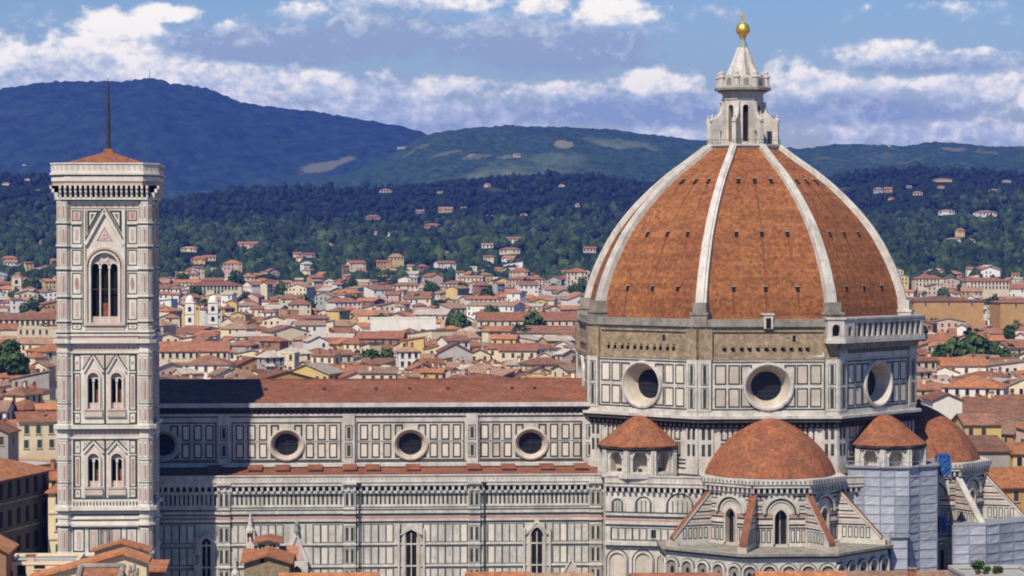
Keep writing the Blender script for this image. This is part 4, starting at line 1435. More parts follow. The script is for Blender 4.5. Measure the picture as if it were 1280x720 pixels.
# ------------------------------------------------------------------ the bell tower
TXc = at(130.5, 400, 399).x
HT = 7.35
TYc = 399 + HT
bell_tower = thing('bell_tower', 'tall square white and pink marble bell tower with a low tiled roof and mast', 'bell tower', (TXc, TYc, 0))
FT = Face((TXc, 399, 0), X3, SOUTH)
zT = lambda v: FT.px(130, v)[1]
body = MB()
openings = []
for th in (0, 90, 180, 270):
    q = rad(th)
    n = Vector((math.sin(q), -math.cos(q), 0)); t = Vector((math.cos(q), math.sin(q), 0))
    c0 = Vector((TXc, TYc, 0))
    F = Face(c0 + n * (HT - 0.55), t, n)         # the wall between the corner buttresses
    W = HT - 2.15
    G = Face(F.o, F.t, F.n)

    def frm(F, a0, a1, v0, v1, w, mt, fill=None, d=0.05):
        F.frame(body, a0, a1, zT(v1), zT(v0), w, d, mt, fill=fill)
    # --- top storey with the three-light window
    z0, z1 = zT(413), zT(247)
    ow = 2.1
    zb, zs = zT(403), zT(333)
    F.hole_arch(body, -W, W, z0, z1, -ow, ow, zb, zs, M_CLEAN, 'round')
    F.reveal(body, -ow, ow, zb, zs, 0, -1.1, M_PALEPINK, 'round')
    openings.append((F, -ow, ow, zb, zs, 3))
    F.archband(body, -ow, ow, zs, 0.32, 0.30, M_CLEAN, 'round', zb=zb)
    F.archband(body, -ow - 0.32, ow + 0.32, zs, 0.22, 0.16, M_GREEN, 'round', zb=zs - 0.2)
    F.archband(body, -ow - 0.54, ow + 0.54, zs, 0.35, 0.38, M_PALEPINK, 'round', zb=zb)
    F.box(body, -ow - 0.9, ow + 0.9, zb - 0.5, zb, 0, 0.45, M_WARM)
    F.box(body, -ow - 0.9, ow + 0.9, z0 + 0.1, zb - 0.55, 0, 0.2, M_PALEPINK)
    # steep gable with green outline, cut into the panels above
    za = zT(263); zg = zT(306)
    hw = 2.95
    F.bar(body, (-hw, zg), (0, za), 0.42, 0.42, M_CLEAN)
    F.bar(body, (0, za), (hw, zg), 0.42, 0.42, M_CLEAN)
    F.bar(body, (-hw - 0.12, zg + 0.55), (-0.3, za + 0.25), 0.20, 0.10, M_GREEN)
    F.bar(body, (hw + 0.12, zg + 0.55), (0.3, za + 0.25), 0.20, 0.10, M_GREEN)
    F.poly(body, [(-1.0, zT(301)), (1.0, zT(301)), (0, zT(285))], 0, 0.07, M_PALEPINK)
    F.bar(body, (-1.15, zT(301)), (0, zT(284)), 0.13, 0.09, M_PINK)
    F.bar(body, (0, zT(284)), (1.15, zT(301)), 0.13, 0.09, M_PINK)
    F.ring(body, 0, zT(295), [(0.42, 0.0), (0.42, 0.16), (0.27, 0.16)], M_CLEAN, 1, 16)
    for qd in (-1, 1):
        # triangular panels above the gable
        F.poly(body, [(qd * 0.65, zT(263)), (qd * 2.65, zT(263)), (qd * 2.65, zT(292))], 0, 0.05, M_GREEN)
        F.poly(body, [(qd * 1.15, zT(265.5)), (qd * 2.3, zT(265.5)), (qd * 2.3, zT(283))], 0, 0.09, M_CLEAN)
        F.poly(body, [(qd * 1.55, zT(267.5)), (qd * 2.05, zT(267.5)), (qd * 2.05, zT(275))], 0, 0.12, M_PALEGREEN)
        F.box(body, qd * 3.05 - 0.12, qd * 3.05 + 0.12, zb - 0.5, zT(262), 0, 0.32, M_CLEAN)
        F.box(body, qd * 3.32 - 0.1, qd * 3.32 + 0.1, zb - 0.5, zT(262), 0, 0.1, M_PALEGREEN)
        a0, a1 = sorted((qd * 3.55, qd * 5.0))
        for (va, vb, fl) in ((263, 276, M_PALEPINK), (282, 305, None), (312, 332, None), (341, 368, None), (373, 400, None), (404.5, 412, None)):
            frm(F, a0, a1, va, vb, 0.13, M_GREEN, fl)
            if vb - va > 15:
                if 335 < va < 370:
                    F.ring(body, (a0 + a1) / 2, (zT(va) + zT(vb)) / 2, [(0.28, 0.05), (0.0, 0.06)], M_PINK, 3.4, 14)
                else:
                    F.box(body, a0 + 0.5, a1 - 0.5, zT(vb) + 0.6, zT(va) - 0.6, 0, 0.04, M_PALEPINK)
            else:
                F.box(body, a0 + 0.5, a1 - 0.5, zT(vb) + 0.35, zT(va) - 0.35, 0, 0.04, M_PINK)
        for v in (279, 308, 336.5, 371, 402):
            F.box(body, a0 - 0.1, a1 + 0.1, zT(v) - 0.16, zT(v) + 0.16, 0, 0.14, M_CLEAN)
            F.box(body, a0 - 0.1, a1 + 0.1, zT(v) - 0.3, zT(v) - 0.16, 0, 0.08, M_GREEN)
    F.box(body, -W, W, zT(260.5), zT(259), 0, 0.1, M_PALEPINK)
    F.box(body, -W, W, zT(254.5), zT(250), 0, 0.2, M_CLEAN)
    for k in range(9):
        a = -4.4 + k * 1.1
        F.box(body, a - 0.14, a + 0.14, zT(258.5), zT(255.5), 0, 0.05, M_PINK)
    # --- the two storeys of paired windows
    for (vt, vsp, vbt, vfr0, vfr1, vg, vtop, vbase) in ((466.5, 473, 511, 442.5, 531, 445, 425, 536), (567, 574, 609, 549.5, 624, 552.5, 536, 637)):
        z0, z1 = zT(vbase), zT(vtop)
        zb, zs = zT(vbt), zT(vsp)
        F.hole_arch(body, -W, 0, z0, z1, -2.66, -0.92, zb, zs, M_CLEAN, 'round')
        F.hole_arch(body, 0, W, z0, z1, 0.92, 2.66, zb, zs, M_CLEAN, 'round')
        for qd in (-1, 1):
            o0, o1 = sorted((qd * 0.92, qd * 2.66)); m = (o0 + o1) / 2
            F.reveal(body, o0, o1, zb, zs, 0, -0.95, M_WARM, 'round')
            openings.append((F, o0, o1, zb, zs, 2))
            F.archband(body, o0, o1, zs, 0.24, 0.34, M_CLEAN, 'round', zb=zb)
            F.archband(body, o0 - 0.24, o1 + 0.24, zs, 0.2, 0.14, M_PALEPINK, 'round', zb=zb)
            F.box(body, o0 - 0.55, o1 + 0.55, zb - 0.3, zb, 0, 0.3, M_PALEPINK)
            F.box(body, o0 - 0.55, o1 + 0.55, zb - 1.25, zb - 0.45, 0, 0.36, M_WARM)
            zgb = zs + 0.95
            zga = zT(vg)
            F.bar(body, (m - 1.45, zgb), (m, zga), 0.24, 0.3, M_CLEAN)
            F.bar(body, (m, zga), (m + 1.45, zgb), 0.24, 0.3, M_CLEAN)
            F.bar(body, (m - 1.62, zgb + 0.4), (m - 0.1, zga + 0.28), 0.17, 0.08, M_GREEN)
            F.bar(body, (m + 0.1, zga + 0.28), (m + 1.62, zgb + 0.4), 0.17, 0.08, M_GREEN)
            F.poly(body, [(m - 1.5, zT(vfr0) - 0.35), (m - 0.5, zT(vfr0) - 0.35), (m - 1.5, zgb + 1.0)], 0, 0.04, M_PALEPINK)
            F.poly(body, [(m + 0.5, zT(vfr0) - 0.35), (m + 1.5, zT(vfr0) - 0.35), (m + 1.5, zgb + 1.0)], 0, 0.04, M_PALEPINK)
            a0, a1 = sorted((qd * 3.75, qd * 4.75))
            L = vfr1 - vfr0
            for (fa, fb, fl) in ((0.015, 0.24, M_CLEAN), (0.27, 0.80, None), (0.83, 0.985, M_CLEAN)):
                va, vb = vfr0 + L * fa, vfr0 + L * fb
                frm(F, a0, a1, va, vb, 0.14, M_GREEN, fl)
                if fl is None:
                    F.box(body, a0 + 0.32, a1 - 0.32, zT(vb) + 0.5, zT(va) - 0.5, 0, 0.05, M_PINK if th % 180 == 0 else M_PALEPINK)
                else:
                    F.box(body, (a0 + a1) / 2 - 0.14, (a0 + a1) / 2 + 0.14, (zT(va) + zT(vb)) / 2 - 0.2, (zT(va) + zT(vb)) / 2 + 0.2, 0, 0.05, M_GREYST)
        F.frame(body, -4.95, 4.95, zT(vfr1), zT(vfr0), 0.17, 0.06, M_GREEN)
        F.box(body, -0.14, 0.14, zT(vfr1), zT(vfr0), 0, 0.07, M_GREEN)
        F.box(body, -W, W, zT(vfr0 - 2) - 0.15, zT(vfr0 - 2) + 0.25, 0, 0.16, M_CLEAN)
        F.box(body, -W, W, zT(vfr0 - 4.5), zT(vfr0 - 11.5), 0, 0.05, M_PALEPINK)
        for k in range(14):
            a = -4.8 + k * 0.74
            F.box(body, a - 0.09, a + 0.09, zT(vfr0 - 5), zT(vfr0 - 11), 0, 0.07, M_CLEAN)
    # dentils below the lower window storey
    for k in range(20):
        a = -4.85 + k * 0.51
        F.box(body, a - 0.1, a + 0.1, zT(632), zT(627.5), 0, 0.12, M_PALEGREEN)
    # --- the base storeys
    F.rect(body, -W, W, 0, zT(637), 0, M_CLEAN)
    for v, w_, mt, d in ((643, .22, M_PALEGREEN, .06), (647.5, .25, M_CLEAN, .2), (650, .16, M_PALEGREEN, .06), (657, .2, M_GREEN, .1), (693, .3, M_CLEAN, .3), (696, .2, M_GREEN, .1)):
        F.box(body, -W, W, zT(v) - w_, zT(v), 0, d, mt)
    for (a0, a1, fl) in ((-5.0, -3.2, M_CLEAN), (-2.6, -0.95, M_WARM), (-0.8, 0.75, M_GREYST), (0.9, 2.5, M_WARM), (3.2, 4.9, M_CLEAN)):
        frm(F, a0, a1, 660.5, 690, 0.17, M_GREEN, fl, 0.06)
        frm(F, a0, a1, 700, 740, 0.17, M_GREEN, fl, 0.06)
        F.box(body, a0 + 0.6, a1 - 0.6, zT(686), zT(665), 0, 0.07, M_PALEPINK)
    # --- projecting floors
    for (va, vb, d, mt) in ((413, 415.5, 0.35, M_CLEAN), (415.5, 417.5, 0.2, M_GREEN), (417.5, 420, 0.5, M_CLEAN), (420, 425, 0.3, M_PALEPINK), (425, 429, 0.75, M_CLEAN), (531.5, 536, 0.72, M_CLEAN), (536, 537.5, 0.45, M_GREYST), (633.5, 638, 0.72, M_CLEAN), (638, 639.5, 0.45, M_GREYST), (655.5, 658, 0.45, M_CLEAN)):
        F.box(body, -W, W, zT(vb), zT(va), 0, d, mt)
body_o = body.build('tower_wall', bell_tower)
for (F, o0, o1, zb, zs, lights) in openings:
    mb = MB()
    w = o1 - o0
    G = Face(F.o - F.n * 0.35, F.t, F.n)
    zc = zs - 0.1 if lights == 3 else zs - 0.3
    lw = w / lights
    # tracery: columns, round heads and a pierced disc
    for k in range(1, lights):
        a = o0 + k * lw
        p = G.p(a, 0, 0)
        mb.tube((p[0], p[1], zb), (p[0], p[1], zc), 0.13, 0.13, 8, M_CLEAN)
        G.box(mb, a - 0.2, a + 0.2, zc - 0.25, zc, -0.15, 0.2, M_CLEAN, back=True)
    for k in (0, lights):
        a = o0 + k * lw
        G.box(mb, a - 0.10 if k else a, a if k else a + 0.10, zb, zc, -0.1, 0.12, M_CLEAN)
    for k in range(lights):
        G.archband(mb, o0 + k * lw + 0.16, o0 + (k + 1) * lw - 0.16, zc, 0.16, 0.16, M_CLEAN, 'round')
    m = (o0 + o1) / 2
    zcc = zc + w * (0.34 if lights == 3 else 0.30)
    G.ring(mb, m, zcc, [(w * 0.16, 0.0), (w * 0.16, 0.15), (w * 0.09, 0.15), (w * 0.09, 0.0)], M_CLEAN, 1, 16)
    # plate between the heads and the arch
    zt = zc + lw * 0.36
    A = F.arch(o0, o1, zs, 'round')
    top = [(a, z) for a, z in A if z > zt]
    if len(top) > 2:
        G.poly(mb, [(top[0][0], zt)] + top + [(top[-1][0], zt)], -0.05, 0.04, M_PALEPINK)
    G.box(mb, o0, o1, zb, zb + 0.9, -0.06, 0.05, M_PALEPINK)
    for k in range(lights * 2):
        a = o0 + (k + 0.5) * w / (lights * 2)
        G.ring(mb, a, zb + 0.45, [(0.22, 0.05), (0.2, 0.12), (0.1, 0.06)], M_CLEAN, 1, 10)
    if lights == 3:
        G.box(mb, o0, o1, zb + (zs - zb) * 0.58, zb + (zs - zb) * 0.58 + 0.16, -0.05, 0.06, M_IRON)
    o = mb.build('belfry_window', bell_tower)
    pb = MB(); F.pane(pb, o0, o1, zb, zs, -1.05, M_DARK, 'round')
    if lights == 2:
        pp = MB()
    pb.build('pane', o)
    if lights == 2 or lights == 3:
        # brick floor and pier seen through the right-hand light
        ib = MB()
        G = Face(F.o - F.n * 1.0, F.t, F.n)
        a0 = o0 + w * (0.62 if lights == 2 else 0.40)
        G.box(ib, a0, a0 + w * 0.30, zb, zb + (zs - zb) * (0.62 if lights == 2 else 0.34), 0, 0.12, M_TILE)
        ib.build('brick_pier', o)
# corner buttresses, eight-sided, with bands and pink strips
for sx in (-1, 1):
    for sy in (-1, 1):
        mb = MB()
        bx, by = TXc + sx * (HT - 1.12), TYc + sy * (HT - 1.12)
        R0 = 1.22
        mb.lathe((bx, by), [(R0, 0), (R0, zT(247))], 8, M_CLEAN, rad(22.5))
        for v, d, h, mt in ((250, .15, .4, M_CLEAN), (279, .14, .3, M_CLEAN), (281, .06, .16, M_GREEN), (308, .14, .3, M_CLEAN), (310.3, .06, .16, M_GREEN), (336.5, .14, .3, M_CLEAN), (338.8, .06, .16, M_GREEN), (371, .14, .3, M_CLEAN), (373.3, .06, .16, M_GREEN),
                            (402, .14, .3, M_CLEAN), (404, .06, .16, M_GREEN), (415.5, .3, .3, M_CLEAN), (417.5, .16, .22, M_GREEN), (420, .4, .3, M_CLEAN), (429, .62, .55, M_CLEAN), (430.5, .3, .2, M_GREYST), (441, .12, .3, M_CLEAN), (470, .07, .12, M_PALEGREEN), (505, .07, .12, M_PALEGREEN),
                            (536, .6, .6, M_CLEAN), (537.5, .3, .2, M_GREYST), (548, .12, .3, M_CLEAN), (576, .07, .12, M_PALEGREEN), (604, .07, .12, M_PALEGREEN), (638, .6, .6, M_CLEAN), (639.5, .3, .2, M_GREYST), (648, .14, .3, M_CLEAN), (657, .35, .3, M_CLEAN), (659, .1, .2, M_GREEN), (693, .2, .3, M_CLEAN)):
            z = zT(v)
            mb.lathe((bx, by), [(R0 + d, z), (R0 + d, z + h)], 8, mt, rad(22.5))
        for k in range(8):
            a = rad(45 * k)
            n = Vector((math.cos(a), math.sin(a), 0)); t = Vector((-math.sin(a), math.cos(a), 0))
            F = Face(Vector((bx, by, 0)) + n * R0 * COS, t, n)
            for (va, vb) in ((254, 276), (284, 305), (313, 333), (342, 368), (376, 399), (406, 412), (445, 467), (473, 502), (508, 529), (551, 573), (579, 601), (607, 630), (663, 688)):
                F.frame(mb, -0.36, 0.36, zT(vb), zT(va), 0.06, 0.02, M_PALEGREEN)
                if (va in (254, 508, 607, 445, 551)):
                    zm = (zT(va) + zT(vb)) / 2
                    F.box(mb, -0.13, 0.13, zm - 0.9, zm + 0.9, 0, 0.03, M_PINK)
                else:
                    F.box(mb, -0.15, 0.15, zT(vb) + 0.3, zT(va) - 0.3, 0, 0.03, M_PALEPINK if k % 2 else M_PINK)
        mb.build('corner_buttress', bell_tower)
# gallery on arched corbels
mb = MB()
zg0, zg1, zg2, zg3 = zT(249.5), zT(232), zT(218.5), zT(203.5)
HG = HT + 0.82
ch = 2.2      # cut corners


def sq(h, c):
    return [(TXc - h + c, TYc - h), (TXc + h - c, TYc - h), (TXc + h, TYc - h + c), (TXc + h, TYc + h - c), (TXc + h - c, TYc + h), (TXc - h + c, TYc + h), (TXc - h, TYc + h - c), (TXc - h, TYc - h + c)]


mb.prism(sq(HT + 0.25, 0.9), zg0, zg0 + 0.35, M_CLEAN)
mb.prism(sq(HT + 0.02, 0.9), zg0 - 0.15, zg0, M_GREEN)
mb.prism(sq(HT - 0.25, 0.9), zg0 + 0.3, zg1 + 0.05, M_PALEPINK)
mb.prism(sq(HG - 0.08, ch), zg1, zg1 + 0.5, M_PALEPINK)
mb.prism(sq(HG, ch), zg1 + 0.5, zg1 + 0.68, M_PINK)
mb.prism(sq(HG + 0.05, ch), zg1 + 0.68, zg2 - 0.3, M_CLEAN)
mb.prism(sq(HG + 0.0, ch), zg2 - 0.3, zg2, M_GREYST)
mb.prism(sq(HG + 0.28, ch), zg2, zg2 + 0.3, M_CLEAN)
for th in (0, 90, 180, 270):
    q = rad(th)
    n = Vector((math.sin(q), -math.cos(q), 0)); t = Vector((math.cos(q), math.sin(q), 0))
    F = Face(Vector((TXc, TYc, 0)) + n * (HT - 0.25), t, n)
    k0 = 17
    F.rect(mb, -HT + 0.6, HT - 0.6, zg0 + 0.4, zg1, 0.08, M_SHADEST)  # dark backing paints the shade in the gaps of this gallery
    for k in range(k0 + 1):
        a = -HT + 0.7 + k * (2 * HT - 1.4) / k0
        F.poly(mb, [(a - 0.17, zg0 + 0.35), (a + 0.17, zg0 + 0.35), (a + 0.17, zg1), (a - 0.17, zg1)], 0, 0.6, M_CLEAN)
        F.box(mb, a - 0.17, a + 0.17, zg0 + 1.1, zg1, 0, 1.0, M_CLEAN)
        F.box(mb, a - 0.17, a + 0.17, zg0 + 1.7, zg1, 0, 1.28, M_CLEAN)
gal = mb.build('corbelled_gallery', bell_tower)
for (pa, pb_) in zip(sq(HT - 0.1, 0.9), sq(HT - 0.1, 0.9)[1:] + sq(HT - 0.1, 0.9)[:1]):
    pass
mb = MB()
outp, inp = sq(HG + 0.1, ch), sq(HG - 0.35, ch)
for i in range(8):
    a, b, c, d = outp[i], outp[(i + 1) % 8], inp[(i + 1) % 8], inp[i]
    z0, z1 = zg2 + 0.3, zg3
    mb.face([(*a, z0), (*b, z0), (*b, z1), (*a, z1)], M_CLEAN)
    mb.face([(*c, z0), (*d, z0), (*d, z1), (*c, z1)], M_CLEAN)
    mb.face([(*a, z1), (*b, z1), (*c, z1), (*d, z1)], M_CLEAN)
    L = math.hypot(b[0] - a[0], b[1] - a[1])
    t = Vector((b[0] - a[0], b[1] - a[1], 0)) / L
    F = Face(Vector((a[0], a[1], 0)), t, Vector((t.y, -t.x, 0)))
    nn = max(2, int(L / 0.85))
    for k in range(nn):
        s = (k + 0.5) * L / nn
        F.ring(mb, s, (z0 + z1) / 2, [(0.24, 0.0), (0.22, 0.05), (0.13, 0.02)], M_PALEPINK, 1.4, 8)
    F.box(mb, 0, L, z1 - 0.22, z1, 0, 0.14, M_CLEAN)
mb.face([(x, y, zg2 + 0.32) for x, y in sq(HG - 0.3, ch)], M_GREYST)
mb.build('parapet', bell_tower)
mb = MB()
hr = 7.0
zr0, zr1 = zg3 - 0.25, zT(184)
R4 = [(TXc - hr, TYc - hr), (TXc + hr, TYc - hr), (TXc + hr, TYc + hr), (TXc - hr, TYc + hr)]
prof = [(1.0, 0.0), (0.16, 0.72), (0.11, 0.80), (0.10, 0.97), (0.05, 1.0)]
for i in range(len(prof) - 1):
    for k in range(4):
        def Q(kk, i_):
            f, h = prof[i_]
            x, y = R4[kk % 4]
            return (TXc + (x - TXc) * f, TYc + (y - TYc) * f, zr0 + (zr1 - zr0) * h)
        mb.face([Q(k, i), Q(k + 1, i), Q(k + 1, i + 1), Q(k, i + 1)], M_TILE_CONE)
mb.prism(R4, zg2 + 0.3, zr0, M_CLEAN)
mb.build('roof', bell_tower)
mb = MB()
mb.lathe((TXc, TYc), [(0.5, zr1 - 0.6), (0.42, zr1 + 0.2), (0.34, zr1 + 0.6), (0.33, zr1 + 3.5), (0.26, zr1 + 7), (0.12, zT(104)), (0.03, zT(94))], 10, M_IRON)
mb.build('mast', bell_tower)

# ------------------------------------------------------------------ scaffolding round the cathedral's east end


def sheeted_scaffold(name, label, pts, z0, z1, rows, roof):
    """pts: plan polyline seen from outside left to right; sheets between tubes"""
    c = sum((Vector(p) for p in pts), Vector((0, 0))) / len(pts)
    root = thing(name, label, 'scaffolding', (c.x, c.y, 0))
    sr = random.Random(len(label))
    for i in range(len(pts) - 1):
        a, b = Vector((*pts[i], 0)), Vector((*pts[i + 1], 0))
        L = (b - a).length
        t = (b - a) / L
        F = Face(a, t, Vector((t.y, -t.x, 0)))
        mb = MB()
        nc = max(1, round(L / 3.0))
        for r in range(rows):
            for k in range(nc):
                s0, s1 = k * L / nc, (k + 1) * L / nc
                za, zb = z0 + (z1 - z0) * r / rows, z0 + (z1 - z0) * (r + 1) / rows
                # each sheet bellies a little between its ties
                d = [[sr.uniform(-0.05, 0.05) * 0.6 - (0.05 if 0 < x < 3 and 0 < y < 3 else 0.01) * sr.uniform(0.2, 1.4) for x in range(4)] for y in range(4)]
                for y in range(3):
                    for x in range(3):
                        def V(xx, yy):
                            return F.p(s0 + 0.015 + (s1 - s0 - 0.03) * xx / 3, za + 0.05 + (zb - za - 0.10) * yy / 3, d[yy][xx])
                        mb.face([V(x, y), V(x + 1, y), V(x + 1, y + 1), V(x, y + 1)], SHEETS[(i * 2 + k * 2 + (r // 5)) % 3])
        # dim boards behind the gaps
        F.rect(mb, 0, L, z0, z1, -0.35, M_STEEL)
        mb.build('sheeting', root)
        for k in range(nc + 1):
            pb = MB()
            s = k * L / nc
            p = F.p(s, 0, 0.08)
            pb.tube((p[0], p[1], z0 - 0.3), (p[0], p[1], z1 + (0.9 if roof else 0.2)), 0.04, 0.04, 6, M_STEEL)
            pb.build('pole', root)
        for r in range(rows + 1):
            z = z0 + (z1 - z0) * r / rows
            pb = MB()
            F.box(pb, 0, L, z - 0.045, z + 0.045, 0.0, 0.05, M_STEEL, back=True)
            pb.build('ledger', root)
    mb = MB()
    mb.face([(p[0], p[1], z1 + 0.05) for p in pts], M_STEEL)
    if roof:
        for i in range(len(pts) - 1):
            a, b = Vector((*pts[i], 0)), Vector((*pts[i + 1], 0))
            t = (b - a).normalized()
            F = Face(a, t, Vector((t.y, -t.x, 0)))
            F.box(mb, -0.1, (b - a).length + 0.1, z1 + 0.02, z1 + 0.22, -0.1, 0.35, M_STEEL)
            F.box(mb, 0, (b - a).length, z1 + 0.9, z1 + 0.98, 0, 0.06, M_STEEL)
    mb.build('deck', root)
    return root


SHEETS = [M_SHEET,
          mat_('scaffold_sheet_grey', (0.32, 0.33, 0.38), (0.25, 0.26, 0.31), 0.35, stretch=(1, 1, 0.3), rough=0.6),
          mat_('scaffold_sheet_pale', (0.45, 0.46, 0.51), (0.36, 0.37, 0.42), 0.35, stretch=(1, 1, 0.3), rough=0.6)]


def xy(u, Y, v=650):
    p = at(u, v, Y)
    return (p.x, p.y)


sheeted_scaffold('sheeted_scaffold', 'tall grey sheeted scaffold wrapped round the block below the small right-hand cone roof', [xy(1058, 417), xy(1060, 408.6), xy(1100, 406.6), xy(1136, 406.4), xy(1149, 408.2), xy(1171, 409.5), xy(1172, 424)], 6.0, at(1100, 585, 407).z, 13, True)
sheeted_scaffold('sheeted_scaffold', 'low grey sheeted scaffold round the foot of the half hidden east tribune', [xy(1190, 424), xy(1191, 416), xy(1232, 416.5), xy(1300, 424), xy(1330, 432)], 4.0, at(1215, 657, 416.3).z, 7, False)
sheeted_scaffold('sheeted_scaffold', 'narrow sheeted hoist tower against the foot of the tall scaffold', [xy(1113, 405.5), xy(1114, 403.5), xy(1134, 403.6), xy(1135, 406)], 6.0, at(1120, 672, 403.6).z, 5, True)


def draped_tarp(u0, u1, v0, v1, Y, dp, label):
    root = thing('tarpaulin', label, 'tarpaulin', tuple(at((u0 + u1) / 2, v1, Y)))
    a, b = at(u0, v0, Y), at(u1, v1, Y)
    mb = MB()
    tr = random.Random(int(u0))
    nx, nz = 6, 8
    for side, (o, t, n, L) in enumerate((((a.x, Y, 0), X3, SOUTH, b.x - a.x), ((a.x, Y + dp, 0), (0, -1, 0), (-1, 0, 0), dp), ((b.x, Y, 0), (0, 1, 0), (1, 0, 0), dp))):
        F = Face(o, t, n)
        d = [[0 if i in (0, nx) else tr.uniform(-0.12, 0.12) for i in range(nx + 1)] for _ in range(nz + 1)]
        for i in range(nx):
            for j in range(nz):
                V = lambda x, y: F.p(x * L / nx, b.z + (a.z - b.z) * y / nz, d[y][x])
                mb.face([V(i, j), V(i + 1, j), V(i + 1, j + 1), V(i, j + 1)], M_BLUE)
    mb.face([(a.x, Y, a.z), (b.x, Y, a.z), (b.x, Y + dp, a.z + 0.2), (a.x, Y + dp, a.z + 0.2)], M_BLUE)
    mb.build('sheet', root)
    mb = MB()
    for x in (a.x, b.x):
        for y in (Y, Y + dp):
            mb.tube((x, y, b.z - 0.8), (x, y, a.z + 0.1), 0.05, 0.05, 6, M_STEEL)
    mb.tube((a.x, Y, b.z - 0.5), (b.x, Y, b.z - 0.5), 0.05, 0.05, 6, M_STEEL)
    mb.build('frame', root)


draped_tarp(1173, 1189, 570, 594, 414.5, 2.5, 'blue tarpaulin hung at the top of the tall scaffold beside the east dome')
draped_tarp(1175, 1184, 648, 664, 415.6, 1.5, 'blue tarpaulin low in the dark gap between the two scaffolds')

# ------------------------------------------------------------------ ground and hills


def interp(xs, ys, x):
    return np.interp(x, xs, ys)


SIL_A = ([-400, -150, 0, 20, 40, 60, 80, 100, 125, 150, 170, 180, 190, 200, 212, 225, 245, 262, 280, 300, 320, 340, 370, 400, 430, 460, 490, 515, 540, 570, 620, 700, 900, 1700],
         [130, 118, 111, 108, 105, 103, 101, 101.5, 102, 101.5, 99, 97, 97, 99, 103, 105, 108, 112, 119, 127, 131, 134.5, 138, 142, 147, 152, 157, 162, 168, 176, 190, 215, 240, 250])
SIL_B = ([-400, 0, 300, 400, 470, 525, 560, 600, 640, 690, 720, 740, 770, 800, 840, 870, 920, 1000, 1030, 1060, 1080, 1100, 1130, 1150, 1170, 1195, 1220, 1250, 1280, 1400, 1700],
         [245, 245, 240, 228, 206, 172, 162, 158, 157.5, 158, 159.5, 161, 163, 169, 172, 176, 184, 187, 185.5, 184, 182.5, 184, 184, 181, 178.5, 179, 182, 182.5, 183, 180, 175])
SIL_C = ([-400, 0, 60, 120, 190, 250, 300, 330, 380, 430, 480, 530, 570, 620, 660, 700, 740, 780, 830, 900, 1000, 1060, 1100, 1150, 1200, 1280, 1400, 1700],
         [228, 222, 224, 236, 258, 248, 240, 237, 236, 238, 239, 236, 232, 229, 226, 224, 223, 229, 234, 236, 232, 222, 217, 215, 216, 219, 222, 225])
SIL_D = ([-400, 0, 200, 300, 400, 500, 600, 700, 800, 1000, 1150, 1280, 1700],
         [290, 292, 296, 298, 299, 297, 294, 292, 294, 292, 286, 284, 284])


def zpix(v, d):
    return 62 + (300 - v) * d / FPX


def wob(x, y, s, ph):
    x, y = x / s, y / s
    return (np.sin(x * 1.7 + ph) * np.cos(y * 1.3 - ph * 2) + 0.6 * np.sin(x * 3.1 - y * 2.3 + ph * 3) + 0.35 * np.sin(x * 6.3 + y * 5.1 + ph) + 0.2 * np.cos(x * 11.7 - y * 9.1 + ph * 5)) / 2.1


def hz(u, d):
    """height of the ground at a bearing (as a photograph column) and distance along the view axis; arrays"""
    u = np.asarray(u, float); d = np.asarray(d, float)
    zd = zpix(interp(*SIL_D, u), 3500)
    zc = zpix(interp(*SIL_C, u), 4700)
    zb = zpix(interp(*SIL_B, u), 7800)
    za = zpix(interp(*SIL_A, u), 9800)
    kd = np.array([0, 1500, 2250, 2700, 3100, 3500, 4200, 4700, 5200, 5700, 6700, 7800, 8500, 9200, 9800, 10600, 13000], float)
    za_ = np.maximum(za, zb * 0.7)
    zero = np.zeros_like(u)
    vals = [zero, zero, zero + 11, zero + 23, zd * 0.5 + 16, zd, zd * 0.35 + zc * 0.65 - 14, zc, zc * 0.93, np.maximum(zc * 0.85, zero), zc * 0.45 + zb * 0.50, zb, zb * 0.93 + 0 * za, np.maximum(zb * 0.8, za_ * 0.78), za_, za_ * 0.9, za_ * 0.4]
    K = np.stack(vals, 0)
    i = np.clip(np.searchsorted(kd, d, side='right') - 1, 0, len(kd) - 2)
    t = np.clip((d - kd[i]) / (kd[i + 1] - kd[i]), 0, 1)
    t = t * t * (3 - 2 * t) * 0.5 + t * 0.5
    fl = np.arange(u.size).reshape(u.shape)
    Kf = K.reshape(len(kd), -1)
    z = Kf[i.ravel(), fl.ravel()].reshape(u.shape) * (1 - t) + Kf[i.ravel() + 1, fl.ravel()].reshape(u.shape) * t
    # gullies and swells, held back on the crests so that the skylines stay
    x = (u - 640) / FPX * d
    rough = np.clip((d - 2600) / 1500, 0, 1)
    crest = np.minimum.reduce([np.abs(d - c) / 500 for c in (4700, 7800, 9800)])
    hold = np.clip(crest, 0.12, 1)
    z = z + rough * hold * (wob(x, d, 420, 1.3) * 24 * np.clip(d / 4600, 0.5, 3.4) + wob(x, d, 170, 4.1) * 9 * np.clip(d / 4600, 0.5, 3.2) + wob(x, d, 60, 2.7) * 3)
    return z


def world_ud(u, d, z):
    k = (np.asarray(u, float) - 640) / FPX
    c, s = math.cos(PSI), math.sin(PSI)
    X = d * s + k * d * c
    Y = d * c - k * d * s
    return X, Y, z


def on_hill(u, v, dmin=2300, dmax=12000):
    """where the line through a photograph pixel first meets the hills"""
    r = ray(u, v)
    ds = np.arange(dmin, dmax, 10.0)
    z = hz(np.full_like(ds, u), ds)
    zr = EYE.z + r.z * ds
    w = np.nonzero(z >= zr)[0]
    d = ds[w[0]] if len(w) else dmax
    p = EYE + r * float(d)
    return p, float(d)



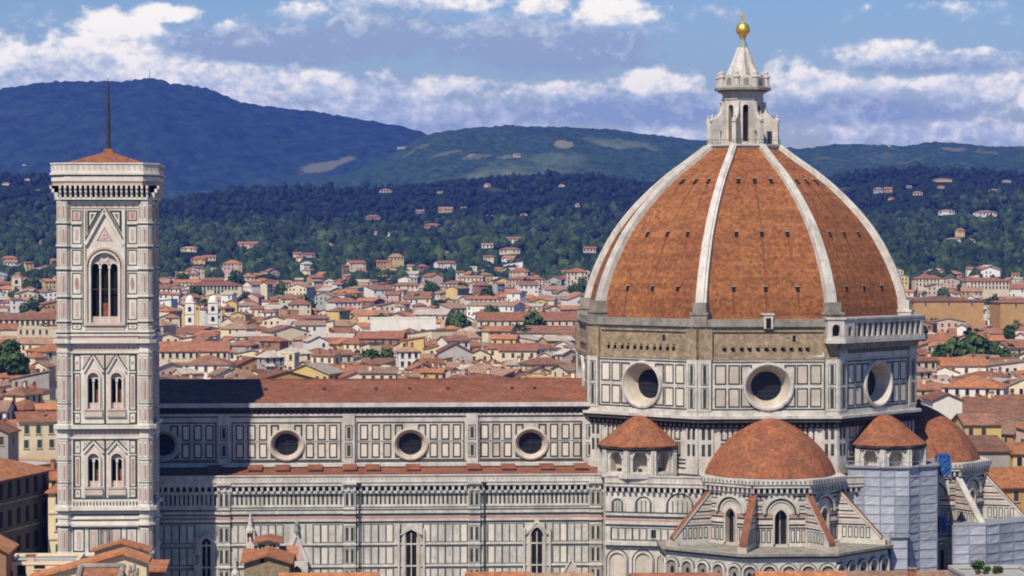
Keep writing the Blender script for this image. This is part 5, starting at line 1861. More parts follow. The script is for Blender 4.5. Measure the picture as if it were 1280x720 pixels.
def ground_mat():
    return mat_('town_ground', (0.20, 0.18, 0.15), (0.12, 0.11, 0.10), 0.02, fine=(0.10, 0.10, 0.10), fine_scale=0.1, rough=0.95)


def hill_mat(name, wood, wood2, field, field2, fmin, fmax, sc, spots=()):
    m = bpy.data.materials.new(name)
    m.use_nodes = True
    N, L = m.node_tree.nodes, m.node_tree.links
    b = N['Principled BSDF']; b.inputs['Roughness'].default_value = 1.0
    b.inputs['Specular IOR Level'].default_value = 0.0
    g = N.new('ShaderNodeNewGeometry')

    def noise(scale, det, st=(1, 1, 1)):
        mp = N.new('ShaderNodeMapping'); mp.inputs['Scale'].default_value = st
        L.new(g.outputs['Position'], mp.inputs[0])
        n = N.new('ShaderNodeTexNoise'); n.inputs['Scale'].default_value = scale; n.inputs['Detail'].default_value = det
        n.inputs['Roughness'].default_value = 0.6
        L.new(mp.outputs[0], n.inputs['Vector'])
        return n.outputs[0]

    def ramp(x, a, b_, c0, c1):
        r = N.new('ShaderNodeValToRGB')
        r.color_ramp.elements[0].position = a; r.color_ramp.elements[0].color = (*c0, 1)
        r.color_ramp.elements[1].position = b_; r.color_ramp.elements[1].color = (*c1, 1)
        L.new(x, r.inputs[0])
        return r.outputs[0]
    w = ramp(noise(sc * 12, 6), 0.35, 0.7, wood, wood2)
    f = ramp(noise(sc * 5, 3, (1, 0.4, 1)), 0.4, 0.6, field, field2)
    k = ramp(noise(sc, 4, (1, 0.7, 2.0)), fmin, fmax, (0, 0, 0), (1, 1, 1))
    x = N.new('ShaderNodeMixRGB')
    L.new(k, x.inputs[0]); L.new(w, x.inputs[1]); L.new(f, x.inputs[2])
    col = x.outputs[0]
    # open land of known place: bare stubble, quarries and meadows
    if spots:
        sp = N.new('ShaderNodeSeparateXYZ'); L.new(g.outputs['Position'], sp.inputs[0])
        rag = noise(sc * 4, 5)

        def mt(op, p, q):
            n = N.new('ShaderNodeMath'); n.operation = op
            for i_, v_ in enumerate((p, q)):
                if isinstance(v_, (int, float)): n.inputs[i_].default_value = v_
                else: L.new(v_, n.inputs[i_])
            return n.outputs[0]
        for (fx, fy, rx, ry, c_) in spots:
            dx = mt('DIVIDE', mt('SUBTRACT', sp.outputs[0], fx), rx); dy = mt('DIVIDE', mt('SUBTRACT', sp.outputs[1], fy), ry)
            r2 = mt('ADD', mt('ADD', mt('MULTIPLY', dx, dx), mt('MULTIPLY', dy, dy)), mt('MULTIPLY', mt('SUBTRACT', rag, 0.5), 3.2))
            f_ = N.new('ShaderNodeMapRange'); f_.inputs['From Min'].default_value = 1.1; f_.inputs['From Max'].default_value = 0.7
            L.new(r2, f_.inputs['Value'])
            y = N.new('ShaderNodeMixRGB'); L.new(f_.outputs[0], y.inputs[0]); L.new(col, y.inputs[1]); y.inputs[2].default_value = (*c_, 1)
            col = y.outputs[0]
    L.new(col, b.inputs['Base Color'])
    bp = N.new('ShaderNodeBump'); bp.inputs['Strength'].default_value = 0.6; bp.inputs['Distance'].default_value = 10
    L.new(noise(sc * 25, 6), bp.inputs['Height']); L.new(bp.outputs[0], b.inputs['Normal'])
    return m


mb = MB()
G0 = 60000
mb.face([(-G0, -G0, -0.2), (G0, -G0, -0.2), (G0, G0, -0.2), (-G0, G0, -0.2)], ground_mat())
tag(mb.build('ground'), 'flat paved ground of the old town', kind='structure')


def sheet(name, label, d0, d1, nd, u0, u1, nu, mat, power=1.0):
    us = np.linspace(u0, u1, nu)
    ds = d0 + (d1 - d0) * np.linspace(0, 1, nd) ** power
    U, D = np.meshgrid(us, ds)
    Z = hz(U, D)
    X, Y, Z = world_ud(U, D, Z)
    if d0 > 4000:
        Z = Z + np.random.default_rng(int(d0)).normal(0, 2.6 * d0 / 7000, Z.shape)      # the uneven tops of far trees
    V = np.stack([X, Y, Z], -1).reshape(-1, 3)
    idx = np.arange(nd * nu).reshape(nd, nu)
    Q = np.stack([idx[:-1, :-1], idx[:-1, 1:], idx[1:, 1:], idx[1:, :-1]], -1).reshape(-1, 4)
    me = bpy.data.meshes.new(name)
    me.from_pydata(V.tolist(), [], Q.tolist())
    me.materials.append(mat)
    me.polygons.foreach_set('use_smooth', [True] * len(Q))
    o = bpy.data.objects.new(name, me)
    COL.objects.link(o)
    return tag(o, label, kind='structure')


FIELDS = []
for (u_, v_, w_, dep, c_) in ((405, 210, 42, 160, (0.26, 0.22, 0.15)), (445, 218, 55, 330, (0.06, 0.11, 0.05)), (380, 222, 40, 200, (0.05, 0.09, 0.05)), (705, 183, 14, 90, (0.40, 0.30, 0.22)), (560, 192, 34, 70, (0.22, 0.20, 0.13)),
                              (600, 197, 26, 60, (0.24, 0.20, 0.14)), (640, 196, 20, 60, (0.28, 0.24, 0.18)), (520, 187, 24, 60, (0.20, 0.17, 0.12)), (1195, 188, 26, 120, (0.30, 0.23, 0.17)), (1050, 199, 40, 70, (0.17, 0.15, 0.10)), (1120, 205, 50, 60, (0.15, 0.15, 0.08)), (760, 200, 40, 120, (0.07, 0.12, 0.05)), (1230, 190, 18, 80, (0.22, 0.17, 0.13))):
    p_, d_ = on_hill(u_, v_, 5000)
    FIELDS.append((p_.x, p_.y, w_ * d_ / FPX * 0.85, dep * 0.5, (c_[0] * 0.5, c_[1] * 0.58, c_[2] * 0.36)))
M_HILL = hill_mat('wooded_slope', (0.011, 0.022, 0.011), (0.024, 0.040, 0.017), (0.07, 0.085, 0.04), (0.14, 0.13, 0.07), 0.60, 0.70, 0.0042)  # woods coloured dark, as if a cloud shadow lay on them
M_FAR = hill_mat('far_wooded_slope', (0.014, 0.034, 0.018), (0.055, 0.095, 0.038), (0.07, 0.11, 0.05), (0.15, 0.16, 0.08), 0.57, 0.70, 0.0034, FIELDS)
M_PEAK = hill_mat('mountain_wood', (0.008, 0.020, 0.016), (0.030, 0.056, 0.032), (0.05, 0.08, 0.05), (0.09, 0.10, 0.07), 0.64, 0.78, 0.0016, FIELDS)  # cloud shadow on the mountain put into these dark tones
sheet('hills', 'dark wooded hills beyond the town', 1500, 5500, 160, -500, 1800, 420, M_HILL)
sheet('hills', 'blue wooded hills on the skyline', 5500, 8600, 130, -500, 1800, 420, M_FAR)
sheet('mountain', 'long dark blue mountain on the skyline', 8600, 13000, 110, -500, 1800, 420, M_PEAK)


# ------------------------------------------------------------------ woods (one mass of trees nobody could count)


def icosa():
    bmx = bpy.data.meshes.new('tmp')
    import bmesh
    bm = bmesh.new(); bmesh.ops.create_icosphere(bm, subdivisions=1, radius=1)
    v = np.array([x.co[:] for x in bm.verts]); f = np.array([[q.index for q in x.verts] for x in bm.faces])
    bm.free(); bpy.data.meshes.remove(bmx)
    return v, f


def leaf_mat(name, c0, c1, c2):
    m = bpy.data.materials.new(name)
    m.use_nodes = True
    N, L = m.node_tree.nodes, m.node_tree.links
    b = N['Principled BSDF']; b.inputs['Roughness'].default_value = 0.95; b.inputs['Specular IOR Level'].default_value = 0.1
    g = N.new('ShaderNodeNewGeometry')

    def nz(s, d=3):
        n = N.new('ShaderNodeTexNoise'); n.inputs['Scale'].default_value = s; n.inputs['Detail'].default_value = d
        L.new(g.outputs['Position'], n.inputs['Vector'])
        return n.outputs[0]
    r = N.new('ShaderNodeValToRGB')
    e = r.color_ramp.elements
    e[0].position = 0.38; e[0].color = (*c0, 1); e[1].position = 0.62; e[1].color = (*c2, 1)
    k = e.new(0.5); k.color = (*c1, 1)
    mx = N.new('ShaderNodeMath'); mx.operation = 'ADD'
    a = N.new('ShaderNodeMath'); a.operation = 'MULTIPLY'; a.inputs[1].default_value = 0.55
    c = N.new('ShaderNodeMath'); c.operation = 'MULTIPLY'; c.inputs[1].default_value = 0.45
    L.new(nz(0.035, 4), a.inputs[0]); L.new(nz(0.35), c.inputs[0])
    L.new(a.outputs[0], mx.inputs[0]); L.new(c.outputs[0], mx.inputs[1])
    L.new(mx.outputs[0], r.inputs[0])
    h = N.new('ShaderNodeHueSaturation'); L.new(r.outputs[0], h.inputs['Color'])      # no two crowns alike
    mr = N.new('ShaderNodeMapRange'); mr.inputs['To Min'].default_value = 0.65; mr.inputs['To Max'].default_value = 1.35
    L.new(g.outputs['Random Per Island'], mr.inputs['Value']); L.new(mr.outputs[0], h.inputs['Value'])
    L.new(h.outputs[0], b.inputs['Base Color'])
    return m


M_LEAF = leaf_mat('woodland_leaves', (0.008, 0.019, 0.008), (0.023, 0.044, 0.014), (0.062, 0.088, 0.026))
M_LEAF3 = leaf_mat('far_woodland_leaves', (0.008, 0.016, 0.010), (0.012, 0.023, 0.012), (0.022, 0.036, 0.016))  # darker copy of the near leaves, in place of a cloud shadow
M_LEAF2 = leaf_mat('garden_leaves', (0.022, 0.045, 0.012), (0.045, 0.085, 0.020), (0.085, 0.13, 0.035))
M_BARK = mat_('bark', (0.10, 0.075, 0.05), (0.06, 0.045, 0.03), 1.0)

VILLAS = []      # filled by the houses on the slopes: (X, Y, radius) kept clear of trees


def forest(name, label, d0, d1, n, umin, umax, r0, r1, seed, thin=None, mat=None):
    g = np.random.default_rng(seed)
    iv, if_ = icosa()
    nv = len(iv)
    d = np.sqrt(g.uniform(d0 ** 2, d1 ** 2, n)); u = g.uniform(umin, umax, n)
    z = hz(u, d)
    X, Y, Z = world_ud(u, d, z)
    keep = np.ones(n, bool)
    if thin is not None:
        dens = wob(X, Y, 190, 2.0) + 0.6 * wob(X, Y, 70, 5.0) - 1.2 * np.clip((d - 3450) / 500, 0, 1) * (mat is None) - 1.2 * np.clip((3900 - d) / 500, 0, 1) * (mat is not None)
        keep &= dens > thin - g.uniform(0, 0.7, n)
    for (vx, vy, vr, vw) in VILLAS:
        # open ground in front of each villa, so that it shows between the trees
        dx, dy = X - vx, Y - vy
        keep &= ~((np.abs(dx - dy * vx / vy) < vr) & (dy < vw) & (dy > -150))
    X, Y, Z = X[keep], Y[keep], Z[keep]
    n = len(X)
    R = g.uniform(r0, r1, n) * g.choice([0.5, 0.8, 1.0, 1.2, 1.75], n)
    tall = g.uniform(0.8, 1.25, n)
    cyp = g.random(n) < 0.10
    tall[cyp] = 2.6; R[cyp] *= 0.45
    jit = 1 + g.uniform(-0.46, 0.40, (n, nv, 1))
    P = iv[None] * jit
    a = g.uniform(0, 6.28, n)
    ca, sa = np.cos(a)[:, None], np.sin(a)[:, None]
    px = P[..., 0] * ca - P[..., 1] * sa; py = P[..., 0] * sa + P[..., 1] * ca
    V = np.stack([px * R[:, None] + X[:, None], py * R[:, None] + Y[:, None], P[..., 2] * (R * tall)[:, None] + (Z + R * tall * 0.75)[:, None]], -1).reshape(-1, 3)
    Fc = (if_[None] + (np.arange(n) * nv)[:, None, None]).reshape(-1, 3)
    me = bpy.data.meshes.new(name)
    me.vertices.add(len(V)); me.vertices.foreach_set('co', V.ravel())
    me.loops.add(Fc.size); me.loops.foreach_set('vertex_index', Fc.ravel())
    me.polygons.add(len(Fc)); me.polygons.foreach_set('loop_start', np.arange(0, Fc.size, 3)); me.polygons.foreach_set('loop_total', np.full(len(Fc), 3))
    me.materials.append(mat or M_LEAF)
    me.update(); me.validate()
    o = bpy.data.objects.new(name, me)
    COL.objects.link(o)
    return tag(o, label, kind='stuff')


# ------------------------------------------------------------------ trees one can tell apart
def crown_mesh(seed, r, h, n=1100):
    tr = random.Random(seed)
    mb = MB()
    lobes = [(tr.uniform(-0.55, 0.55) * r, tr.uniform(-0.55, 0.55) * r, h * tr.uniform(0.42, 0.85), r * tr.uniform(0.38, 0.62)) for _ in range(9)]
    for _ in range(n):
        lx, ly, lz, lr = tr.choice(lobes)
        v = Vector((tr.gauss(0, 1), tr.gauss(0, 1), tr.gauss(0, 1))).normalized() * lr * (tr.random() ** 0.33)
        c = Vector((lx, ly, lz)) + v
        s = r * tr.uniform(0.08, 0.16)
        nrm = (v.normalized() + Vector((tr.uniform(-1, 1), tr.uniform(-1, 1), tr.uniform(-0.3, 1)))).normalized()
        x = nrm.orthogonal().normalized(); y = nrm.cross(x)
        a = tr.uniform(0, 6.28)
        x, y = x * math.cos(a) + y * math.sin(a), y * math.cos(a) - x * math.sin(a)
        mb.face([c - x * s - y * s * 0.6, c + x * s - y * s * 0.7 + nrm * s * 0.3, c + x * s * 0.9 + y * s * 0.8, c - x * s * 0.8 + y * s + nrm * s * 0.25], M_LEAF2)
    return mb


TREE_GROUP = 'trees standing among the town roofs'


def town_tree(u, v, depth, r, h, label, seed):
    p = atd(u, v, depth)
    root = thing('tree', label, 'tree', (p.x, p.y, max(0.0, p.z - h)), rng.uniform(0, 6), TREE_GROUP)
    crown_mesh(seed, r, h).build('crown', root, world=False)
    mb = MB()
    mb.tube((0, 0, 0), (0.1, 0, h * 0.45), 0.32, 0.2, 7, M_BARK)
    for k in range(4):
        a = k * 1.6 + seed
        mb.tube((0.1, 0, h * 0.4), (math.cos(a) * r * 0.5, math.sin(a) * r * 0.5, h * 0.68), 0.14, 0.05, 5, M_BARK)
    mb.build('trunk', root, world=False)


for i, (u, v, dpt, r, h, lab) in enumerate([
        (1186, 428, 1010, 9.0, 19, 'broad dark tree, first of the clump right of the dome gallery'),
        (1207, 418, 1020, 10.0, 22, 'tallest broad tree in the clump right of the dome gallery'),
        (1229, 419, 1030, 9.5, 21, 'broad tree closing the clump near the right edge'),
        (1246, 427, 1040, 8.0, 18, 'small dark tree at the end of the clump near the right edge'),
        (1146, 403, 1150, 5.0, 14, 'slim tree just beside the dome gallery columns'),
        (1180, 445, 985, 5.0, 10, 'low bushy tree before the clump right of the dome gallery'),
        (4, 432, 900, 7.5, 16, 'broad tree cut by the left edge of the view'),
        (16, 438, 890, 6.0, 13, 'round tree second from the left edge, below the long roof'),
        (12, 422, 950, 5.0, 14, 'dark tree behind the round one at the left edge'),
        (300, 371, 1900, 9.0, 17, 'dark tree above the bright tower right of the bell tower'),
        (291, 378, 1800, 6.0, 14, 'small dark tree beside the white church tower'),
        (425, 377, 1850, 10.0, 15, 'wide tree left of centre among the far roofs'),
        (441, 374, 1860, 10.0, 16, 'wide tree second of the pair among the far roofs'),
        (452, 372, 1900, 6.0, 14, 'small tree at the end of the wide pair among the far roofs'),
        (518, 367, 1850, 5.0, 17, 'upright dark tree between pale far roofs, over the second oculus'),
        (526, 373, 1800, 6.5, 13, 'dark round tree below the upright one over the second oculus'),
        (549, 373, 1820, 6.0, 14, 'lone dark tree among the far roofs left of centre'),
        (608, 404, 1330, 6.0, 13, 'dark tree beside the long red roof behind the nave'),
        (645, 406, 1300, 6.5, 14, 'dark tree below the long red roof, west of its twin'),
        (664, 406, 1310, 7.5, 15, 'dark tree below the long red roof, near the dome'),
        (655, 410, 1290, 5.0, 11, 'low tree between the two dark ones under the long red roof'),
        (466, 440, 1080, 7.0, 12, 'dark garden tree over the gap between first and second oculus'),
        (480, 436, 1100, 6.0, 12, 'garden tree east of the dark one over the second bay'),
        (700, 415, 1250, 4.5, 10, 'small green tree beside the drum at the far roofs'),
        (693, 357, 2100, 9.0, 14, 'broad green tree at the foot of the hill by the pale villa'),
        (712, 358, 2080, 9.0, 14, 'broad green tree between the pale villa and the dome'),
        (1262, 404, 1200, 4.0, 10, 'small tree by the pale house near the right edge'),
        (45, 366, 1900, 6.0, 13, 'dark tree near the pale square tower at far left'),
        (30, 394, 1350, 5.5, 12, 'small dark tree over the long cream palace at far left')]):
    town_tree(u, v, dpt, r, h, lab, 100 + i)

# ------------------------------------------------------------------ houses
WALLS = {
    'cream': mat_('cream_plaster', (0.74, 0.61, 0.40), (0.64, 0.52, 0.34), 0.25, stain=(0.33, 0.27, 0.2), stain_amt=0.4, vary=0.12),
    'white': mat_('white_plaster', (0.80, 0.74, 0.63), (0.70, 0.64, 0.54), 0.25, stain=(0.4, 0.36, 0.3), stain_amt=0.35, vary=0.1),
    'yellow': mat_('yellow_plaster', (0.66, 0.47, 0.17), (0.56, 0.40, 0.15), 0.25, stain=(0.34, 0.25, 0.12), stain_amt=0.35, vary=0.12),
    'ochre': mat_('ochre_plaster', (0.54, 0.31, 0.12), (0.45, 0.26, 0.10), 0.25, stain=(0.28, 0.18, 0.1), stain_amt=0.4, vary=0.12),
    'pink': mat_('pink_plaster', (0.60, 0.42, 0.32), (0.50, 0.35, 0.27), 0.25, stain=(0.3, 0.2, 0.16), stain_amt=0.35, vary=0.1),
    'grey': mat_('grey_plaster', (0.42, 0.39, 0.34), (0.33, 0.31, 0.27), 0.25, stain=(0.2, 0.18, 0.16), stain_amt=0.4, vary=0.15),
    'brick': mat_('brown_brick', (0.34, 0.19, 0.11), (0.26, 0.14, 0.085), 0.4, fine=(0.16, 0.09, 0.06), fine_scale=1.5, fine_amt=0.6, vary=0.1),
    'stone': mat_('rubble_stone', (0.36, 0.27, 0.16), (0.22, 0.165, 0.10), 1.6, fine=(0.13, 0.10, 0.06), fine_scale=3.0, fine_amt=0.7, bump=0.6),
}


def roofm(name, a, b):
    return mat_(name, a, b, 0.3, cells=0.25, cell_scale=1.3, fine=(0.11, 0.055, 0.04), fine_scale=1.8, fine_amt=0.65, stain=(0.22, 0.15, 0.11), stain_scale=(0.15, 0.15, 0.15), stain_amt=0.6, vary=0.22, bump=0.4, rough=0.92)


ROOFS = {
    'red': roofm('red_roof_tile', (0.325, 0.135, 0.066), (0.235, 0.098, 0.052)),
    'brown': roofm('brown_roof_tile', (0.29, 0.135, 0.075), (0.20, 0.095, 0.058)),
    'orange': roofm('orange_roof_tile', (0.48, 0.19, 0.075), (0.37, 0.145, 0.06)),
    'pale': roofm('pale_worn_roof', (0.50, 0.43, 0.35), (0.40, 0.33, 0.26)),
    'faded': roofm('faded_roof_tile', (0.37, 0.225, 0.135), (0.28, 0.165, 0.10)),
}
M_FLAT = mat_('pale_flat_roof', (0.45, 0.43, 0.40), (0.34, 0.33, 0.31), 0.2, vary=0.15)
M_SHUT = [mat_('green_shutter', (0.045, 0.075, 0.05), (0.035, 0.055, 0.04), 1.0), mat_('brown_shutter', (0.085, 0.055, 0.035), (0.06, 0.04, 0.025), 1.0), M_GLASS]
FOOT = []


def window_mesh(k, arched=False, w=0.55, h=0.95):
    mb = MB()
    F = Face((0, 0, 0), X3, SOUTH)
    F.frame(mb, -w - 0.14, w + 0.14, -h - 0.14, h + 0.14, 0.16, 0.07, M_WARM)
    F.rect(mb, -w, w, -h, h, 0.03, M_SHUT[k])
    F.box(mb, -0.04, 0.04, -h, h, 0.03, 0.06, M_IRON)
    F.box(mb, -w - 0.22, w + 0.22, -h - 0.26, -h - 0.14, 0, 0.16, M_GREYST)
    return mb


WIN0 = []
_holder = None


def place_window(parent, k, loc, rz, scale=1.0):
    me = WIN0[k]
    o = bpy.data.objects.new('window', me)
    COL.objects.link(o)
    o.parent = parent
    o.location = loc
    o.rotation_euler = (0, 0, rz)
    o.scale = (scale, 1, scale)
    return o


for k in range(3):
    t_ = window_mesh(k).build('window')
    WIN0.append(t_.data)
    bpy.data.objects.remove(t_)
CHIM = []
for k in range(2):
    mb = MB()
    mb.box(-0.45, 0.45, -0.35, 0.35, -1.2, 1.3, WALLS['cream'] if k else WALLS['brick'])
    mb.box(-0.6, 0.6, -0.5, 0.5, 1.3, 1.45, ROOFS['red'])
    mb.box(-0.35, 0.35, -0.25, 0.25, 1.45, 1.75, ROOFS['red'])
    t_ = mb.build('chimney'); CHIM.append(t_.data); bpy.data.objects.remove(t_)


def roof_mb(mb, w, dp, h, rise, kind, axis, mat, wall, x0=0, y0=0, ov=0.55, T=None):
    """walls up to the eaves and a roof over a w x dp plan; kind gable, hip, shed or flat"""
    T = T or (lambda p: p)
    hw, hd = w / 2, dp / 2
    W = lambda x, y, z: T((x0 + x, y0 + y, z))
    R = mb[1]
    A = mb[0]
    c = [(-hw, -hd), (hw, -hd), (hw, hd), (-hw, hd)]
    for i in range(4):
        p, q = c[i], c[(i + 1) % 4]
        A.face([W(*p, 0), W(*q, 0), W(*q, h), W(*p, h)], wall)
    th = 0.22
    if kind == 'flat':
        A.face([W(-hw, -hd, h - 0.5), W(hw, -hd, h - 0.5), W(hw, hd, h - 0.5), W(-hw, hd, h - 0.5)], M_FLAT)
        for (xa, xb, ya, yb) in ((-hw - .1, hw + .1, -hd - .1, -hd + .3), (-hw - .1, hw + .1, hd - .3, hd + .1), (-hw - .1, -hw + .3, -hd + .3, hd - .3), (hw - .3, hw + .1, -hd + .3, hd - .3)):
            for pts in ([(xa, ya, h), (xb, ya, h), (xb, yb, h), (xa, yb, h)], [(xa, ya, h - .4), (xb, ya, h - .4), (xb, ya, h), (xa, ya, h)], [(xa, yb, h - .4), (xb, yb, h - .4), (xb, yb, h), (xa, yb, h)], [(xa, ya, h - .4), (xa, yb, h - .4), (xa, yb, h), (xa, ya, h)], [(xb, ya, h - .4), (xb, yb, h - .4), (xb, yb, h), (xb, ya, h)]):
                R.face([W(*p) for p in pts], mat)
        return
    ew, ed = hw + ov, hd + ov
    if kind == 'gable':
        if axis == 'x':
            s = rise / hd
            ze = h - s * ov
            for sg in (-1, 1):
                top = [W(-ew, sg * ed, ze), W(ew, sg * ed, ze), W(ew, 0, h + rise), W(-ew, 0, h + rise)]
                R.face([W(-ew, sg * ed, ze + th), W(ew, sg * ed, ze + th), W(ew, 0, h + rise + th), W(-ew, 0, h + rise + th)], mat)
                R.face(top, mat)
                R.face([W(-ew, sg * ed, ze), W(ew, sg * ed, ze), W(ew, sg * ed, ze + th), W(-ew, sg * ed, ze + th)], mat)
                for e in (-ew, ew):
                    R.face([W(e, sg * ed, ze), W(e, 0, h + rise), W(e, 0, h + rise + th), W(e, sg * ed, ze + th)], mat)
            for e in (-hw, hw):
                A.face([W(e, -hd, h), W(e, hd, h), W(e, 0, h + rise - 0.05)], wall)
        else:
            s = rise / hw
            ze = h - s * ov
            for sg in (-1, 1):
                R.face([W(sg * ew, -ed, ze + th), W(sg * ew, ed, ze + th), W(0, ed, h + rise + th), W(0, -ed, h + rise + th)], mat)
                R.face([W(sg * ew, -ed, ze), W(sg * ew, ed, ze), W(0, ed, h + rise), W(0, -ed, h + rise)], mat)
                R.face([W(sg * ew, -ed, ze), W(sg * ew, ed, ze), W(sg * ew, ed, ze + th), W(sg * ew, -ed, ze + th)], mat)
                for e in (-ed, ed):
                    R.face([W(sg * ew, e, ze), W(0, e, h + rise), W(0, e, h + rise + th), W(sg * ew, e, ze + th)], mat)
            for e in (-hd, hd):
                A.face([W(-hw, e, h), W(hw, e, h), W(0, e, h + rise - 0.05)], wall)
    elif kind == 'hip':
        s = rise / min(hw, hd)
        ze = h - s * ov
        if w >= dp:
            a, b = W(-(hw - hd), 0, h + rise), W(hw - hd, 0, h + rise)
            E_ = [W(-ew, -ed, ze), W(ew, -ed, ze), W(ew, ed, ze), W(-ew, ed, ze)]
            R.face([E_[0], E_[1], b, a], mat); R.face([E_[2], E_[3], a, b], mat)
            R.face([E_[1], E_[2], b], mat); R.face([E_[3], E_[0], a], mat)
        else:
            a, b = W(0, -(hd - hw), h + rise), W(0, hd - hw, h + rise)
            E_ = [W(-ew, -ed, ze), W(ew, -ed, ze), W(ew, ed, ze), W(-ew, ed, ze)]
            R.face([E_[0], E_[1], a], mat); R.face([E_[1], E_[2], b, a], mat)
            R.face([E_[2], E_[3], b], mat); R.face([E_[3], E_[0], a, b], mat)
        L4 = [W(-ew, -ed, ze - 0.2), W(ew, -ed, ze - 0.2), W(ew, ed, ze - 0.2), W(-ew, ed, ze - 0.2)]
        for i in range(4):
            R.face([L4[i], L4[(i + 1) % 4], E_[(i + 1) % 4], E_[i]], mat)
        R.face(list(reversed(L4)), wall)
    elif kind == 'shed':      # high at the back or to one side
        ze, zt = h - 0.1, h + rise
        if axis == 'x':
            q = [W(-ew, -ed, ze), W(ew, -ed, ze), W(ew, ed, zt), W(-ew, ed, zt)]
            A.face([W(-hw, hd, h), W(hw, hd, h), W(hw, hd, zt), W(-hw, hd, zt)], wall)
            for e in (-hw, hw):
                A.face([W(e, -hd, h), W(e, hd, h), W(e, hd, zt - .1)], wall)
        else:
            q = [W(-ew, -ed, ze), W(ew, -ed, zt), W(ew, ed, zt), W(-ew, ed, ze)]
            A.face([W(hw, -hd, h), W(hw, hd, h), W(hw, hd, zt), W(hw, -hd, zt)], wall)
            for e in (-hd, hd):
                A.face([W(-hw, e, h), W(hw, e, h), W(hw, e, zt - .1)], wall)
        R.face(q, mat)
        R.face([(p[0], p[1], p[2] + th) for p in q], mat)
        for i in range(4):
            p, r2 = q[i], q[(i + 1) % 4]
            R.face([p, r2, (r2[0], r2[1], r2[2] + th), (p[0], p[1], p[2] + th)], mat)


HOUSES = []     # (object, description) for the labels


def house(name, cat, x, y, z, rz, w, dp, h, rise, kind, axis, wall, roof, nwin=8, nchim=1, r=None, label=None, group=None, maxfloor=2, side=True, wscale=1.0, wing=False):
    r = r or rng
    root = thing(name, label, cat, (x, y, z), rz, group)
    A, Rb = MB(), MB()
    roof_mb((A, Rb), w, dp, h, rise, kind, axis, ROOFS[roof] if kind != 'flat' else WALLS[wall], WALLS[wall])
    if kind != 'flat':
        # eaves board
        pass
    if wing and kind != 'flat':
        ww_, wd_ = w * r.uniform(0.35, 0.6), dp * r.uniform(0.4, 0.7)
        sx_ = r.choice((-1, 1))
        roof_mb((A, Rb), ww_, wd_, h * r.uniform(0.74, 0.93), min(rise, ww_ * 0.2), r.choice(('gable', 'shed', 'hip')), r.choice(('x', 'y')), ROOFS[roof], WALLS[wall], sx_ * (w * 0.5 - ww_ * 0.3), -dp / 2 - wd_ / 2 + 0.4, 0.4)
    A.build('wall', root, world=False)
    if Rb.f:
        Rb.build('roof' if kind != 'flat' else 'parapet', root, world=False)
    k = r.randrange(3)
    if nwin:
        fl = min(maxfloor, max(1, int(h / 3.4)))
        cols = max(1, min(int(w / 2.6), nwin))
        n = 0
        for f in range(fl):
            zz = h - 1.75 - 3.3 * f
            for c in range(cols):
                if n >= nwin or r.random() < 0.12:
                    continue
                xx = -w / 2 + (c + 0.5) * w / cols + r.uniform(-0.15, 0.15)
                place_window(root, k, (xx, -dp / 2, zz), 0, wscale); n += 1
        if side:
            cs = max(1, min(3, int(dp / 4)))
            sg = 1 if rz < 0 else -1      # the flank that turns towards the viewer
            for c in range(cs):
                yy = -dp / 2 + (c + 0.5) * dp / cs
                place_window(root, k, (sg * w / 2, yy, h - 1.75), math.pi / 2 * sg, wscale)
    for c in range(nchim):
        cx_, cy_ = r.uniform(-w * 0.35, w * 0.35), r.uniform(-dp * 0.2, dp * 0.3)
        if kind == 'flat':
            zz = h
        elif kind == 'gable' and axis == 'x' or kind == 'hip' and w >= dp:
            zz = h + rise * (1 - abs(cy_) / (dp / 2))
        elif kind == 'shed':
            zz = h + rise * 0.5
        else:
            zz = h + rise * (1 - abs(cx_) / (w / 2))
        o = bpy.data.objects.new('chimney', CHIM[r.randrange(2)])
        COL.objects.link(o); o.parent = root; o.location = (cx_, cy_, zz + 0.2)
    FOOT.append((x, y, max(w, dp) * 0.5))
    return root


# ---- buildings near the camera, under the left and the bottom edge
def near_house(name, cat, label, u0, u1, vtop, Y, dp, kind, axis, wall, roof, rise, zlow=0, nwin=0, nchim=0, rz=0.0, **kw):
    """front wall from column u0 to u1 at distance Y; vtop the height of the ridge"""
    a, b = at(u0, vtop, Y), at(u1, vtop, Y)
    w = b.x - a.x
    h = (at(u0, vtop, Y + dp / 2).z if axis == 'x' and kind != 'flat' else a.z - 0.2) - rise
    return house(name, cat, (a.x + b.x) / 2, Y + dp / 2, zlow, rz, w, dp, h - zlow, rise, kind, axis, wall, roof, nwin, nchim, label=label, r=random.Random(int(u0 * 7 + u1)), **kw)


near_house('gabled_house', 'house', 'pale yellow gable with thin tiled verges directly before the bell tower foot', 118, 184, 677.5, 352, 3.5, 'gable', 'y', 'cream', 'orange', 1.05, side=False)
